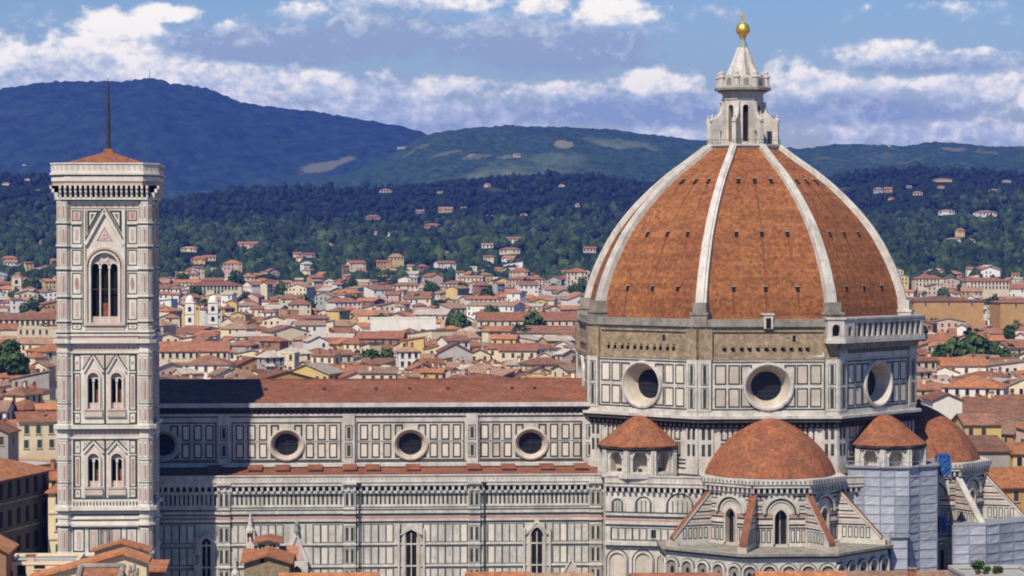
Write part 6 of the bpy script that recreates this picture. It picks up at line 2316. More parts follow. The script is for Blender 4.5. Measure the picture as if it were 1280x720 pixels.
# the larger gable in front of it with its long left slope
GY = 326
hx0, hx1 = at(40, 700, GY).x, at(183, 700, GY).x
apx = at(153, 693.5, GY)
root = thing('gabled_house', 'pale yellow gabled house with one very long orange roof slope running left', 'house', (apx.x, GY + 4, 0))
A, Rb = MB(), MB()
zl, zrr = at(40, 725, GY).z, at(184, 703.5, GY).z
Fh = Face((0, GY, 0), X3, SOUTH)
dpt = 4
prof = [(hx0, 0), (hx1, 0), (hx1, zrr), (apx.x, apx.z), (hx0, zl)]
Fh.poly(A, prof, -dpt, 0, WALLS['cream'])
for (p, q) in (((hx0 - 0.5, zl - 0.1), (apx.x, apx.z + 0.05)), ((apx.x, apx.z + 0.05), (hx1 + 0.4, zrr - 0.12))):
    a = [Fh.p(p[0], p[1] + .05, 0.6), Fh.p(q[0], q[1] + .05, 0.6), Fh.p(q[0], q[1] + .05, -dpt - .4), Fh.p(p[0], p[1] + .05, -dpt - .4)]
    b = [(x, y, z + 0.42) for x, y, z in a]
    Rb.face(b, ROOFS['orange']); Rb.face(a, ROOFS['orange'])
    for i in range(4):
        Rb.face([a[i], a[(i + 1) % 4], b[(i + 1) % 4], b[i]], ROOFS['orange'])
A.build('wall', root); Rb.build('roof', root)
mb = MB()
for k, (u, v) in enumerate(((161, 712), (163, 706), (166, 711), (168, 704), (170, 714), (172, 709))):
    p = at(u, v + 4, GY - .1)
    Fh.box(mb, p.x - 0.13, p.x + 0.13, p.z - 0.5, p.z + 0.3, 0, 0.12, M_GREYST)
mb.build('wall_pipes', root)
near_house('terraced_house', 'house', 'long low cream wall with small dark windows at the bottom left corner', 9, 96, 700.5, 330, 9, 'flat', 'x', 'cream', 'red', 0.0, nwin=0)
for (u, v, w, h) in ((27, 713, .55, .7), (49.5, 707.5, .7, .35), (52, 718, .45, .5), (12, 718, .4, .5)):
    root = bpy.data.objects['terraced_house']
    p = at(u, v, 330)
    mb = MB(); F = Face((0, 330, 0), X3, SOUTH)
    F.box(mb, p.x - w, p.x + w, p.z - h, p.z + h, -0.1, 0.02, M_DARK)
    F.box(mb, p.x - w - .1, p.x + w + .1, p.z - h - .18, p.z - h, 0, 0.12, M_WARM)
    mb.build('window', root)
mb = MB(); p = at(38, 700, 333)
mb.box(p.x - .5, p.x + .5, 333, 334, p.z - .3, p.z + .5, WALLS['pink']); mb.box(p.x - .65, p.x + .65, 332.9, 334.1, p.z + .5, p.z + .65, ROOFS['red'])
mb.build('chimney', root)
# dormer-like red roof with a rounded lead edge
root = thing('red_roofed_house', 'low house with a dark red roof and rounded grey lead edge, bottom left', 'house', (at(122, 715, 316).x, 319, 0))
mb = MB(); F = Face((0, 316, 0), X3, SOUTH)
x0, x1 = at(96, 715, 316).x, at(149, 715, 316).x
zt_, zb_ = at(120, 709, 321).z, at(120, 732, 316).z
F.box(mb, x0 + .3, x1 - .3, 0, zb_ + .3, -8, 0, WALLS['cream'], back=True)
mb.build('wall', root)
mb = MB()
mb.face([F.p(x0, zb_, .5), F.p(x1, zb_, .5), F.p(x1, zt_, -5), F.p(x0, zt_, -5)], ROOFS['red'])
mb.face([F.p(x0, zb_, -10), F.p(x1, zb_, -10), F.p(x1, zt_, -5), F.p(x0, zt_, -5)], ROOFS['red'])
mb.build('roof', root)
mb = MB()
for x in (x0, x1):
    mb.tube(F.p(x, zb_, .6), F.p(x, zt_ + .1, -5), 0.4, 0.4, 8, M_GREYST)
mb.tube(F.p(x0, zt_ + .1, -5), F.p(x1, zt_ + .1, -5), 0.4, 0.4, 8, M_GREYST)
mb.build('lead_edge', root)
near_house('lean_to', 'shed', 'small dark tiled lean-to right of the yellow gables before the shaded nave', 186, 203, 705.5, 345, 6, 'shed', 'x', 'brick', 'orange', 0.5, side=False)
near_house('brick_house', 'house', 'narrow brown brick wall at the very bottom left edge', -30, 7.5, 678, 325, 8, 'gable', 'y', 'brick', 'orange', 1.0, side=False)
# the rubble stone house before the nave
near_house('stone_house', 'house', 'brown rubble stone gable with one small square opening before the nave', 305, 361.5, 693.5, 345, 9, 'gable', 'y', 'stone', 'orange', 0.9, side=False)
root = bpy.data.objects['stone_house']
p = at(328, 701, 345)
mb = MB(); F = Face((0, 345, 0), X3, SOUTH)
F.box(mb, p.x - .28, p.x + .28, p.z - .28, p.z + .28, -0.1, 0.015, M_DARK); mb.build('window', root)
near_house('loft_house', 'house', 'small cream loft with twin windows and red cap above the stone gable', 321, 348.5, 673.5, 356, 6, 'gable', 'y', 'cream', 'red', 0.35, side=False)
root = bpy.data.objects['loft_house']
for u in (327.5, 340.5):
    p = at(u, 684.5, 356)
    mb = MB(); F = Face((0, 356, 0), X3, SOUTH)
    F.box(mb, p.x - .42, p.x + .42, p.z - .42, p.z + .42, -0.1, 0.015, M_GLASS); F.box(mb, p.x - .55, p.x + .55, p.z - .55, p.z - .42, 0, 0.12, M_WARM); F.box(mb, p.x - .04, p.x + .04, p.z - .42, p.z + .42, 0.02, 0.06, M_WARM)
    mb.build('window', root)
near_house('lean_to', 'shed', 'orange tiled lean-to tucked at the left of the cream loft', 306.5, 321, 690.5, 352, 5, 'shed', 'x', 'cream', 'orange', 0.85, side=False)
near_house('lean_to', 'shed', 'orange tiled lean-to tucked at the right of the cream loft', 349, 367, 688.5, 353, 6, 'shed', 'x', 'brick', 'orange', 0.9, side=False)
# ridges that just reach into the bottom of the picture
for (u0, u1, vt, Y, roof, wall, rise, lab) in (
        (352, 470, 717.2, 300, 'orange', 'cream', 2.6, 'roof ridge just reaching the bottom edge right of the stone gable'),
        (590, 664, 716.2, 306, 'orange', 'cream', 2.6, 'orange roof ridge at the bottom edge below the third oculus'),
        (668, 742, 717.5, 298, 'faded', 'pink', 2.6, 'faded roof ridge at the bottom edge beside the orange one, below the drum corner'),
        (800, 905, 717.4, 300, 'red', 'cream', 2.4, 'red roof ridge at the bottom edge below the tall blind arches'),
        (958, 1062, 715.6, 302, 'orange', 'yellow', 2.4, 'sunny orange roof ridge at the bottom edge below the great tribune'),
        (1066, 1206, 714.9, 305, 'faded', 'white', 2.0, 'pale roof ridge at the bottom edge below the tall scaffold')):
    near_house('ridge_house', 'house', lab, u0, u1, vt + 0.9, Y, 12, 'gable', 'x', wall, roof, rise, side=False)
mb = MB(); root = thing('chimney_stack', 'red brick chimney rising at the bottom edge below the tall scaffold', 'chimney', tuple(at(1141, 722, 307)))
p = at(1141, 709, 307)
mb.box(p.x - .42, p.x + .42, 307, 307.9, p.z - 3, p.z - .25, ROOFS['red']); mb.build('stack', root)
mb = MB(); mb.box(p.x - .55, p.x + .55, 306.9, 308, p.z - .25, p.z - .1, M_GREYST); mb.lathe((p.x, 307.45), [(.22, p.z - .1), (.2, p.z + .15)], 8, ROOFS['red']); mb.build('cap', root)
near_house('roof_terrace', 'house', 'roof terrace wall with potted shrubs at the bottom right corner', 1208, 1300, 716.5, 300, 9, 'flat', 'x', 'grey', 'red', 0.0, side=False)
for i, (u, v, r_, lab) in enumerate(((1222, 711, 0.95, 'round green potted shrub on the roof terrace, nearer the scaffold'), (1232, 712, 0.7, 'small olive potted shrub between the round one and the low one'), (1246, 714, 0.8, 'low yellowish potted shrub towards the right edge'))):
    p = at(u, v + 8, 299.0 + 1.6)
    root = thing('potted_shrub', lab, 'shrub', tuple(p), 0, 'potted shrubs on the roof terrace')
    c = crown_mesh(400 + i, r_, r_ * 1.7, 260).build('foliage', root, world=False)
    mb = MB(); mb.lathe((0, 0), [(0.22, 0.0), (0.34, 0.5), (0.38, 0.5), (0.38, 0.58), (0.3, 0.58)], 12, ROOFS['orange']); mb.build('pot', root, world=False)

# ---- the dark palace at the left edge, its long side turned from the sun
pa, pb2 = at(-30, 600, 425), at(61, 585, 453)
dv = Vector((pb2.x - pa.x, pb2.y - pa.y, 0)); L = dv.length
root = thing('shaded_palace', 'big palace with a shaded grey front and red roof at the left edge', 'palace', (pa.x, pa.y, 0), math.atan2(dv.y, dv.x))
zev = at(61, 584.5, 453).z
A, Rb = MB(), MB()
M_SHADEWALL = mat_('shaded_grey_plaster', (0.12, 0.115, 0.115), (0.09, 0.087, 0.087), 0.3)  # wall colour darkened to deepen the shade on this front
roof_mb((A, Rb), L, 16, zev, 2.8, 'hip', 'x', ROOFS['orange'], M_SHADEWALL, L / 2, 8, 0.9)
FP = Face((0, 0, 0), X3, SOUTH)
for z in (zev - 4.6, zev - 9.4):
    FP.box(A, 0, L, z, z + 0.3, 0, 0.15, M_GREYST)
A.build('wall', root, world=False); Rb.build('roof', root, world=False)
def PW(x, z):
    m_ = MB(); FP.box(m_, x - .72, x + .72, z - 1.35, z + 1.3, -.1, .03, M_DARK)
    FP.box(m_, x - .9, x + .9, z - 1.6, z - 1.38, 0, .2, M_SHADEWALL); FP.box(m_, x - .05, x + .05, z - 1.35, z + 1.3, .03, .06, M_SHUT[1])
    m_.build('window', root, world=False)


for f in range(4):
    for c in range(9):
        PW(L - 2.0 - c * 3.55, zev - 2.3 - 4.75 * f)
near_house('yellow_house', 'house', 'tall pale yellowish house front squeezed between shaded palace and bell tower', 60, 92, 596, 446, 14, 'hip', 'x', 'cream', 'red', 1.6, nwin=0, side=False)
root = bpy.data.objects['yellow_house']
p0, p1 = at(60, 600, 446), at(92, 600, 446); wy = p1.x - p0.x; hy = p0.z
for f in range(4):
    place_window(root, 0, (wy * -0.5 + 1.9, -7, hy - 3.2 - 4.5 * f), 0, 1.1)
    place_window(root, 0, (wy * -0.5 + 0.55, -7, hy - 3.2 - 4.5 * f), 0, 0.8) if False else None
mb = MB(); F = Face((0, -7, 0), X3, SOUTH)
for z in (hy - 5.9, hy - 10.4, hy - 14.9):
    F.box(mb, -wy / 2, wy / 2, z, z + .3, 0, .15, M_WARM)
mb.build('string_course', root, world=False)

# ---- particular buildings in the town
Q = near_house


def far_house(name, cat, label, u0, u1, vtop, vbase, d, kind, axis, wall, roof, rise, nwin=0, nchim=0, rz=0.0, dp=None, z=None, **kw):
    a = atd((u0 + u1) / 2, vtop, d)
    w = (u1 - u0) * d / FPX
    zb_ = 0.0 if z is None else z
    dp = dp or max(8, w * 0.6)
    return house(name, cat, a.x, a.y + dp / 2, zb_, rz, w, dp, a.z - rise - zb_, rise, kind, axis, wall, roof, nwin, nchim, label=label, r=random.Random(int(u0 * 13 + vtop)), **kw)


far_house('flat_block', 'building', 'long white flat roofed block with one dark opening, behind the nave', 463, 545, 397.5, 412, 1330, 'flat', 'x', 'white', 'red', 0, dp=16, side=False)
root = bpy.data.objects['flat_block']
mb = MB(); mb.box(9.0, 11.6, -8.05, -7.9, 13.4, 15.6, M_DARK); mb.build('opening', root, world=False)
far_house('barrack_block', 'building', 'long cream palace with a row of dark windows, upper left of the nave', 200, 285, 428, 436, 1010, 'gable', 'x', 'cream', 'red', 3.4, nwin=12, dp=13, maxfloor=1, side=False)
far_house('school_block', 'building', 'wide four-storey cream block over the roofs right of the bell tower', 236, 302, 351.5, 372, 1950, 'hip', 'x', 'cream', 'red', 3.2, nwin=22, dp=20, maxfloor=2, side=False, wscale=1.5)
far_house('colonnaded_block', 'building', 'long dark arcaded building with brown roof at far left', -8, 70, 392, 405, 1320, 'gable', 'x', 'cream', 'brown', 3.0, nwin=14, dp=14, maxfloor=1, side=False, wscale=1.4)
far_house('cream_palace', 'building', 'wide pale cream palace in the middle rooftops at far left', 22, 86, 410, 424, 1150, 'flat', 'x', 'cream', 'red', 0, nwin=8, dp=14, maxfloor=1, side=False)
far_house('orange_hall', 'building', 'long orange walled hall with a flat brown roof right of the dome', 1142, 1230, 371.5, 396, 1480, 'hip', 'x', 'ochre', 'brown', 2.2, nwin=3, dp=30, maxfloor=1, side=False)
far_house('orange_hall', 'building', 'orange walled block with dark shaded side at the right edge', 1250, 1330, 373, 396, 1460, 'hip', 'x', 'ochre', 'red', 2.2, nwin=2, dp=24, maxfloor=1, side=False)
far_house('red_roofed_hall', 'building', 'very long red roof beyond the nave near the dome', 597, 722, 391, 402, 1360, 'gable', 'x', 'cream', 'red', 4.0, nwin=14, dp=18, maxfloor=1, side=False)
far_house('gabled_church', 'church', 'brown barn-like church with a wide grey gable behind the nave', 548, 590, 430, 448, 1040, 'gable', 'y', 'grey', 'brown', 3.5, dp=22, side=False)
far_house('white_villa', 'villa', 'pale four-storey villa with red hipped roof beside the dome at hill foot', 709, 735, 335, 356, 2150, 'hip', 'x', 'cream', 'red', 3.2, nwin=20, dp=14, maxfloor=4, side=False, wscale=1.2)
far_house('terrace_block', 'building', 'pale terraced apartment block below the woods near the dome', 636, 682, 345, 360, 2100, 'hip', 'x', 'cream', 'red', 2.4, nwin=26, dp=16, maxfloor=3, side=False, wscale=1.1)
far_house('white_house', 'house', 'small white gabled house with one dark window right of the drum', 1166, 1203, 492, 517, 640, 'gable', 'y', 'white', 'red', 1.6, nwin=0, dp=12, side=False)
place_window(bpy.data.objects['white_house'], 2, (0.5, -6, 13.6 + at(1185, 505, 640).z * 0), 0, 1.2)
far_house('loggia_house', 'house', 'yellow house with an open loggia under a brown roof near the right edge', 1206, 1252, 520, 548, 600, 'gable', 'x', 'yellow', 'brown', 2.0, nwin=5, dp=12, maxfloor=1, side=False)
far_house('long_roof_house', 'house', 'broad brown sloping roof with a row of small dormers near the right edge', 1196, 1300, 503, 545, 655, 'gable', 'x', 'cream', 'brown', 4.5, nchim=2, dp=24, side=False)
root = bpy.data.objects['long_roof_house']
for k in range(6):
    mb = MB(); x = -7.5 + k * 2.6
    mb.box(x - .75, x + .75, -7.2, -5.6, 11.3, 12.75, WALLS['white']); mb.box(x - .55, x + .55, -7.26, -7.19, 11.75, 12.6, M_DARK); mb.box(x - .9, x + .9, -7.4, -5.4, 12.75, 12.9, ROOFS['brown'])
    mb.build('dormer', root, world=False)
far_house('orange_roof_house', 'house', 'ochre house with bright orange roof right of the east tribune', 1226, 1300, 588, 640, 470, 'gable', 'x', 'ochre', 'orange', 3.0, nwin=3, dp=10, maxfloor=1, rz=0.25)
far_house('shaded_house', 'house', 'blue-grey shaded house under a brown eave above the orange roof', 1222, 1262, 551, 592, 530, 'shed', 'x', 'grey', 'brown', 2.2, nwin=3, dp=12, maxfloor=1, side=False)
far_house('narrow_house', 'house', 'narrow yellow house at the right edge above the orange roof', 1266, 1300, 556, 590, 540, 'gable', 'x', 'yellow', 'orange', 1.8, nwin=2, dp=10, maxfloor=1, side=False)
far_house('shaded_villa', 'house', 'tall pale square block among far roofs right of the dome gallery', 1144, 1180, 344, 362, 2050, 'hip', 'x', 'cream', 'red', 2.4, nwin=16, dp=14, maxfloor=3, side=False, wscale=1.1)
far_house('long_villa', 'building', 'long pale villa with red roof at the hill foot near the right edge', 1208, 1262, 347, 362, 2000, 'hip', 'x', 'cream', 'red', 2.6, nwin=24, dp=16, maxfloor=3, side=False, wscale=1.1)


def church_tower(u, vtop, vbase, d, w, label, dome=False, wall='white'):
    a = atd(u, vtop, d); b = atd(u, vbase, d)
    root = thing('church_tower', label, 'tower', (a.x, a.y + w / 2, 0))
    h = a.z
    mb = MB()
    hw = w / 2
    mb.prism([(-hw, -hw), (hw, -hw), (hw, hw), (-hw, hw)], 0, h - 1.0, WALLS[wall])
    for z in (h - 2.0, h - 8.5, h - 15):
        mb.prism([(-hw - .25, -hw - .25), (hw + .25, -hw - .25), (hw + .25, hw + .25), (-hw - .25, hw + .25)], z, z + .4, M_WARM)
    mb.build('shaft', root, world=False)
    mb = MB()
    if dome:
        mb.lathe((0, 0), [(hw * .95, h - 1.0), (hw * .95, h), (hw * .7, h + 1.6), (hw * .3, h + 2.5), (0, h + 2.9)], 12, WALLS['white'])
    else:
        mb.prism([(-hw - .3, -hw - .3), (hw + .3, -hw - .3), (hw + .3, hw + .3), (-hw - .3, hw + .3)], h - 1.0, h - .7, M_WARM)
        mb.lathe((0, 0), [(hw * 1.3, h - .7), (0, h + hw * .5)], 4, ROOFS['red'], rad(45))
    mb.build('cap', root, world=False)
    for z in (h - 5.2, h - 11.5):
        F = Face((0, -hw, 0), X3, SOUTH)
        mb = MB()
        F.pane(mb, -hw * .32, hw * .32, z - 1.6, z + .4, 0.02, M_DARK, 'round')
        F.archband(mb, -hw * .32, hw * .32, z + .4, .2, .15, M_WARM, 'round', zb=z - 1.6)
        mb.build('bell_opening', root, world=False)
    FOOT.append((a.x, a.y, w))


church_tower(237, 375, 411, 1500, 5.2, 'slim white church tower among the roofs right of the bell tower', True)
church_tower(20.5, 344, 366, 2000, 7.5, 'pale cream square tower on the left, below the woods', False, 'cream')
church_tower(266, 375, 386, 1560, 6.0, 'short white domed belfry beside the slim white church tower', True)

# ---- villas on the wooded slopes
VL = [(495, 334, 18, 17, 'yellow', 'square cream tower villa with a low annexe at the hill foot', 'faded'),
      (484, 337, 16, 7, 'cream', 'low annexe beside the square cream tower villa', 'faded'),
      (499, 316, 12, 5, 'white', 'small white villa just above the square cream tower villa', 'faded'),
      (249, 331, 18, 11, 'yellow', 'bright yellow villa in the trees right of the bell tower', 'orange'),
      (241, 350, 18, 16, 'yellow', 'tall ochre and yellow house at the wood edge below the bright villa', 'red'),
      (262, 326, 16, 7, 'cream', 'pale wing behind the bright yellow villa', 'orange'),
      (237, 315, 20, 7, 'cream', 'pale villa hidden high in the trees right of the bell tower', 'faded'),
      (311, 312, 26, 10, 'pink', 'rosy villa group in the woods over the first oculus', 'red'),
      (372, 322, 10, 7, 'cream', 'small cream villa in dark woods, left one of a pair', 'red'),
      (386, 322, 14, 6, 'pink', 'small pinkish villa in dark woods, right one of a pair', 'red'),
      (443, 312, 12, 5, 'pink', 'tiny pink roofed villa in the woods over the first bay', 'red'),
      (474, 296, 30, 7, 'white', 'wide white villa with pink roofs above the tower villa', 'faded'),
      (466, 275, 24, 8, 'brick', 'red roofed villa high on the dark slope', 'red'),
      (541, 286, 20, 7, 'brick', 'dull red villa low on the dark middle slope', 'red'),
      (482, 241, 18, 6, 'white', 'white farmhouse on the crest of the dark middle hill', 'faded'),
      (550, 242, 8, 4, 'white', 'tiny white house on the crest east of the farmhouse', 'faded'),
      (525, 267, 13, 6, 'cream', 'cream house on the dark slope, west of the large pair', 'faded'),
      (557, 266, 22, 9, 'pink', 'large pinkish villa on the dark slope below the saddle', 'faded'),
      (609, 234, 10, 6, 'white', 'white house with a terrace near the middle crest', 'faded'),
      (612, 272, 9, 4, 'white', 'tiny white house mid slope, first in a row of three', 'faded'),
      (631, 272, 13, 5, 'pink', 'pale villa mid slope, second in a row of three', 'faded'),
      (655, 270, 11, 4, 'white', 'tiny white house mid slope, third in a row of three', 'faded'),
      (702, 234, 9, 5, 'white', 'white house on the dark crest left of the dome', 'faded'),
      (722, 259, 7, 6, 'white', 'small white house on the slope just left of the dome', 'faded'),
      (646, 305, 28, 9, 'cream', 'wide cream villa with a pink roof at the foot of the woods', 'red'),
      (638, 318, 26, 9, 'cream', 'long low villa with brown red roof below the wide cream one', 'brown'),
      (548, 311, 13, 5, 'white', 'small white villa in the trees, left of a cream one', 'faded'),
      (609, 310, 14, 6, 'white', 'white villa in the trees left of the long low villa', 'faded'),
      (690, 306, 14, 5, 'white', 'small white villa in the woods close to the dome', 'faded'),
      (738, 316, 16, 8, 'pink', 'rosy house in the woods touching the dome edge', 'red'),
      (1098, 242, 15, 10, 'cream', 'tall cream villa on the slope right of the dome', 'faded'),
      (1110, 241, 12, 9, 'pink', 'pink villa adjoining the tall cream one right of the dome', 'red'),
      (1114, 250, 10, 5, 'pink', 'low rosy house under the two tall villas', 'red'),
      (1147, 244, 14, 6, 'white', 'white villa with a peach roof right of the two tall villas', 'orange'),
      (1136, 236, 8, 5, 'cream', 'tiny cream house above the white peach-roofed villa', 'faded'),
      (1176, 236, 12, 5, 'ochre', 'small orange house on the upper right slope', 'orange'),
      (1178, 227, 26, 5, 'yellow', 'wide tan villa on the upper right slope', 'faded'),
      (1183, 268, 20, 6, 'white', 'long white house on the right slope, first of two', 'faded'),
      (1231, 271, 25, 8, 'white', 'long white house on the right slope, second of two', 'faded'),
      (1200, 297, 12, 12, 'yellow', 'yellow tower house above white outbuildings on the right', 'orange'),
      (1192, 303, 20, 6, 'white', 'white outbuilding below the yellow tower house', 'faded'),
      (1210, 304, 16, 6, 'white', 'second white outbuilding right of the yellow tower house', 'faded'),
      (1245, 241, 22, 6, 'pink', 'row of rosy houses near the right edge of the slope', 'faded'),
      (1258, 228, 14, 4, 'cream', 'tiny cream house high at the right edge of the slope', 'orange'),
      (1112, 184, 5, 5, 'white', 'white tower house on the skyline right of the dome', 'faded'),
      (12, 328, 20, 8, 'ochre', 'orange villa in the woods at the left edge', 'orange'),
      (60, 306, 18, 8, 'pink', 'pink roofed villa in the woods touching the bell tower', 'red'),
      (44, 346, 26, 11, 'yellow', 'yellow villa with brown roof left of the bell tower, at wood edge', 'orange'),
      (30, 208, 10, 4, 'white', 'tiny white house high on the left slope', 'faded'),
      (8, 232, 12, 5, 'white', 'white house on the left slope at the edge', 'faded'),
      (35, 226, 9, 4, 'white', 'tiny white house on the left slope, below the highest one', 'faded'),
      (48, 240, 8, 4, 'cream', 'tiny cream house on the left slope near the tower', 'faded'),
      (410, 307, 9, 4, 'cream', 'tiny cream house in the woods over the first bay', 'faded'),
      (580, 262, 9, 4, 'grey', 'tiny grey house east of the large pinkish villa', 'faded'),
      (504, 186, 30, 4, 'cream', 'thin pale hamlet row on the far hill saddle', 'faded'),
      (590, 196, 20, 5, 'cream', 'pale hamlet on the far hill below its crest', 'faded'),
      (646, 196, 18, 6, 'white', 'white hamlet on the far hill nearer the dome', 'faded')]
vr = random.Random(77)
for (u, vb, w, h, wall, lab, roof) in VL:
    p, d = on_hill(u, vb)
    k = d / FPX
    sh = 1.0 if d < 3900 else (0.8 if d < 5600 else 0.45)
    ww, hh = w * k * sh, h * k * max(sh, 0.7)
    if d > 3900: wall = {'white': 'cream', 'cream': 'grey', 'pink': 'ochre'}.get(wall, wall)
    rise = min(hh * 0.3, ww * 0.22)
    house('villa', 'villa', p.x, p.y, p.z - 1.5, vr.uniform(-0.35, 0.35), ww, ww * 0.6, hh - rise + 1.5, rise, 'hip' if vr.random() < .6 else 'gable', 'x', wall, roof, 0 if h < 6 else min(5, int(w / 4)), 0, r=vr, label=lab, maxfloor=1, side=False, wscale=max(1.0, min(2.2, k * 1.6)))
    VILLAS.append((p.x, p.y, 5 + ww * 0.6, 10 + ww * 0.5))
# the mast on the mountain top and the bare quarry scars
p, d = on_hill(187, 98.5, 8700, 11000)
root = thing('radio_mast', 'thin radio mast on the mountain top above the bell tower', 'mast', (p.x, p.y, p.z - 5))
mb = MB(); mb.tube((0, 0, 0), (0, 0, 40), 1.6, 0.7, 6, M_IRON); mb.build('pole', root, world=False)
mb = MB(); mb.box(-6, -2, -3, 3, 0, 9, M_IRON); mb.build('cabin', root, world=False)

# ---- the ordinary roofs of the town
hr = random.Random(2024)
ORD = 'town houses crowded beyond the cathedral'
WCH = ['cream'] * 12 + ['white'] * 8 + ['yellow'] * 4 + ['ochre'] * 2 + ['pink'] * 3 + ['grey'] * 2 + ['brick']
RCH = ['red'] * 7 + ['brown'] * 4 + ['orange'] * 4 + ['faded'] * 5 + ['pale'] * 3
# roofs that must stay low so that the building or trees behind them show: (u0, u1, depth of what is behind, highest row)
KEEP_LOW = [(1170, 1260, 1010, 444), (456, 552, 1330, 411), (196, 290, 1010, 437), (594, 724, 1360, 401), (228, 274, 1500, 408), (1140, 1234, 1480, 393), (1246, 1320, 1460, 393), (-10, 72, 1320, 403),
            (20, 72, 1150, 422), (236, 302, 1950, 366), (415, 460, 1850, 378), (546, 592, 1040, 447), (8, 34, 2000, 364), (635, 684, 2100, 358), (707, 737, 2150, 354), (600, 672, 1300, 408), (1140, 1182, 2050, 360), (1206, 1264, 2000, 360)]
specs = []
d = 520.0
while d < 2950:
    zb_ = 0
    u = -40 + hr.uniform(-10, 10)
    while u < 1330:
        w = hr.choice([hr.uniform(6, 10), hr.uniform(7, 13), hr.uniform(9, 17), hr.uniform(10, 22)]) if hr.random() < 0.94 else hr.uniform(22, 36)
        px = w * FPX / d
        uc = u + px / 2
        u += px * hr.uniform(0.92, 1.25)
        dd = d + hr.uniform(-0.4, 0.4) * 34 * (d / 1000) ** 2 * 0.8
        h = hr.gauss(12.6, 2.6) + (hr.uniform(2, 6) if hr.random() < 0.10 else 0)
        h = min(max(h, 7.5), 20)
        rise = hr.uniform(1.5, 3.4)
        for (k0, k1, kd_, kv) in KEEP_LOW:
            if dd < kd_ + 15 and uc + px * .5 > k0 and uc - px * .5 < k1 and dd > kd_ * 0.55:
                h = min(h, 62 - rise - (kv - 300) * dd / FPX)
        if h < 6.5:
            continue
        vt = 300 + (62 - h - rise) * FPX / dd
        if 72 < uc < 192 or 738 < uc < 1140:
            continue
        if 190 <= uc <= 738 and vt > 479:
            continue
        if uc < 72 and (vt > 600 or dd < 560):
            continue
        if 1140 <= uc < 1235 and vt > 512:
            continue
        if dd < 560 and uc > 1140 and vt > 600:
            continue
        if d > 2250 and hr.random() < (d - 2150) / 800:
            continue
        kind = hr.choice(['gable', 'gable', 'gable', 'hip', 'hip', 'shed'] + (['flat'] if hr.random() < 0.35 else []))
        axis = 'x' if hr.random() < 0.62 else 'y'
        specs.append((dd, uc, w, h, rise, kind, axis, hr.choice(WCH), hr.choice(RCH), hr.uniform(-0.6, 0.6) if hr.random() < .6 else hr.uniform(-1.1, 1.1)))
    d += 2.5 / (46 * FPX) * d * d
specs.sort()
REL = []
stuffA, stuffR = MB(), MB()
NTH = 0
for (dd, uc, w, h, rise, kind, axis, wall, roof, rz) in specs:
    p = atd(uc, 300, dd)
    dp = w * hr.uniform(0.55, 0.95) if w < 20 else hr.uniform(10, 15)
    if any((p.x - fx) ** 2 + (p.y - fy) ** 2 < (fr + max(w, dp) * 0.42) ** 2 for fx, fy, fr in FOOT[-0:] if abs(p.y - fy) < 60):
        continue
    rise = min(rise, 0.36 * (dp if axis == 'x' else w) / 1.6)
    zb_ = max(0.0, float(hz(np.array([uc]), np.array([dd]))[0]))
    if NTH < 268:
        nw = 0 if dd > 1500 else hr.choice([3, 4, 5, 6, 7])
        root = house('town_house', 'house', p.x, p.y, zb_, rz, w, dp, h, rise, kind, axis, wall, roof, nw, hr.choice([0, 1, 1, 2]), r=hr, group=None, maxfloor=2, side=dd < 1100, wing=hr.random() < 0.5)
        NTH += 1
        u2, v2 = proj((p.x, p.y, zb_ + h + rise))
        REL.append((root, u2, v2, dd, w, h, kind, axis, wall, roof))
    else:
        c, s = math.cos(rz), math.sin(rz)
        T = lambda q, p=p, c=c, s=s, z=zb_: (p.x + q[0] * c - q[1] * s, p.y + q[0] * s + q[1] * c, z + q[2])
        roof_mb((stuffA, stuffR), w, dp, h, rise, kind, axis, ROOFS[roof] if kind != 'flat' else WALLS[wall], WALLS[wall], T=T)
        FOOT.append((p.x, p.y, max(w, dp) * .5))
        # windows as small dark recesses
        nwn = int(w / 3.2)
        for f in range(2):
            for q in range(nwn):
                if hr.random() < 0.25: continue
                x = -w / 2 + (q + .5) * w / nwn
                z = h - 1.9 - 3.4 * f
                y = -dp / 2 - 0.06
                stuffA.face([T((x - .6, y, z - .95)), T((x + .6, y, z - .95)), T((x + .6, y, z + .95)), T((x - .6, y, z + .95))], M_SHUT[q % 2])
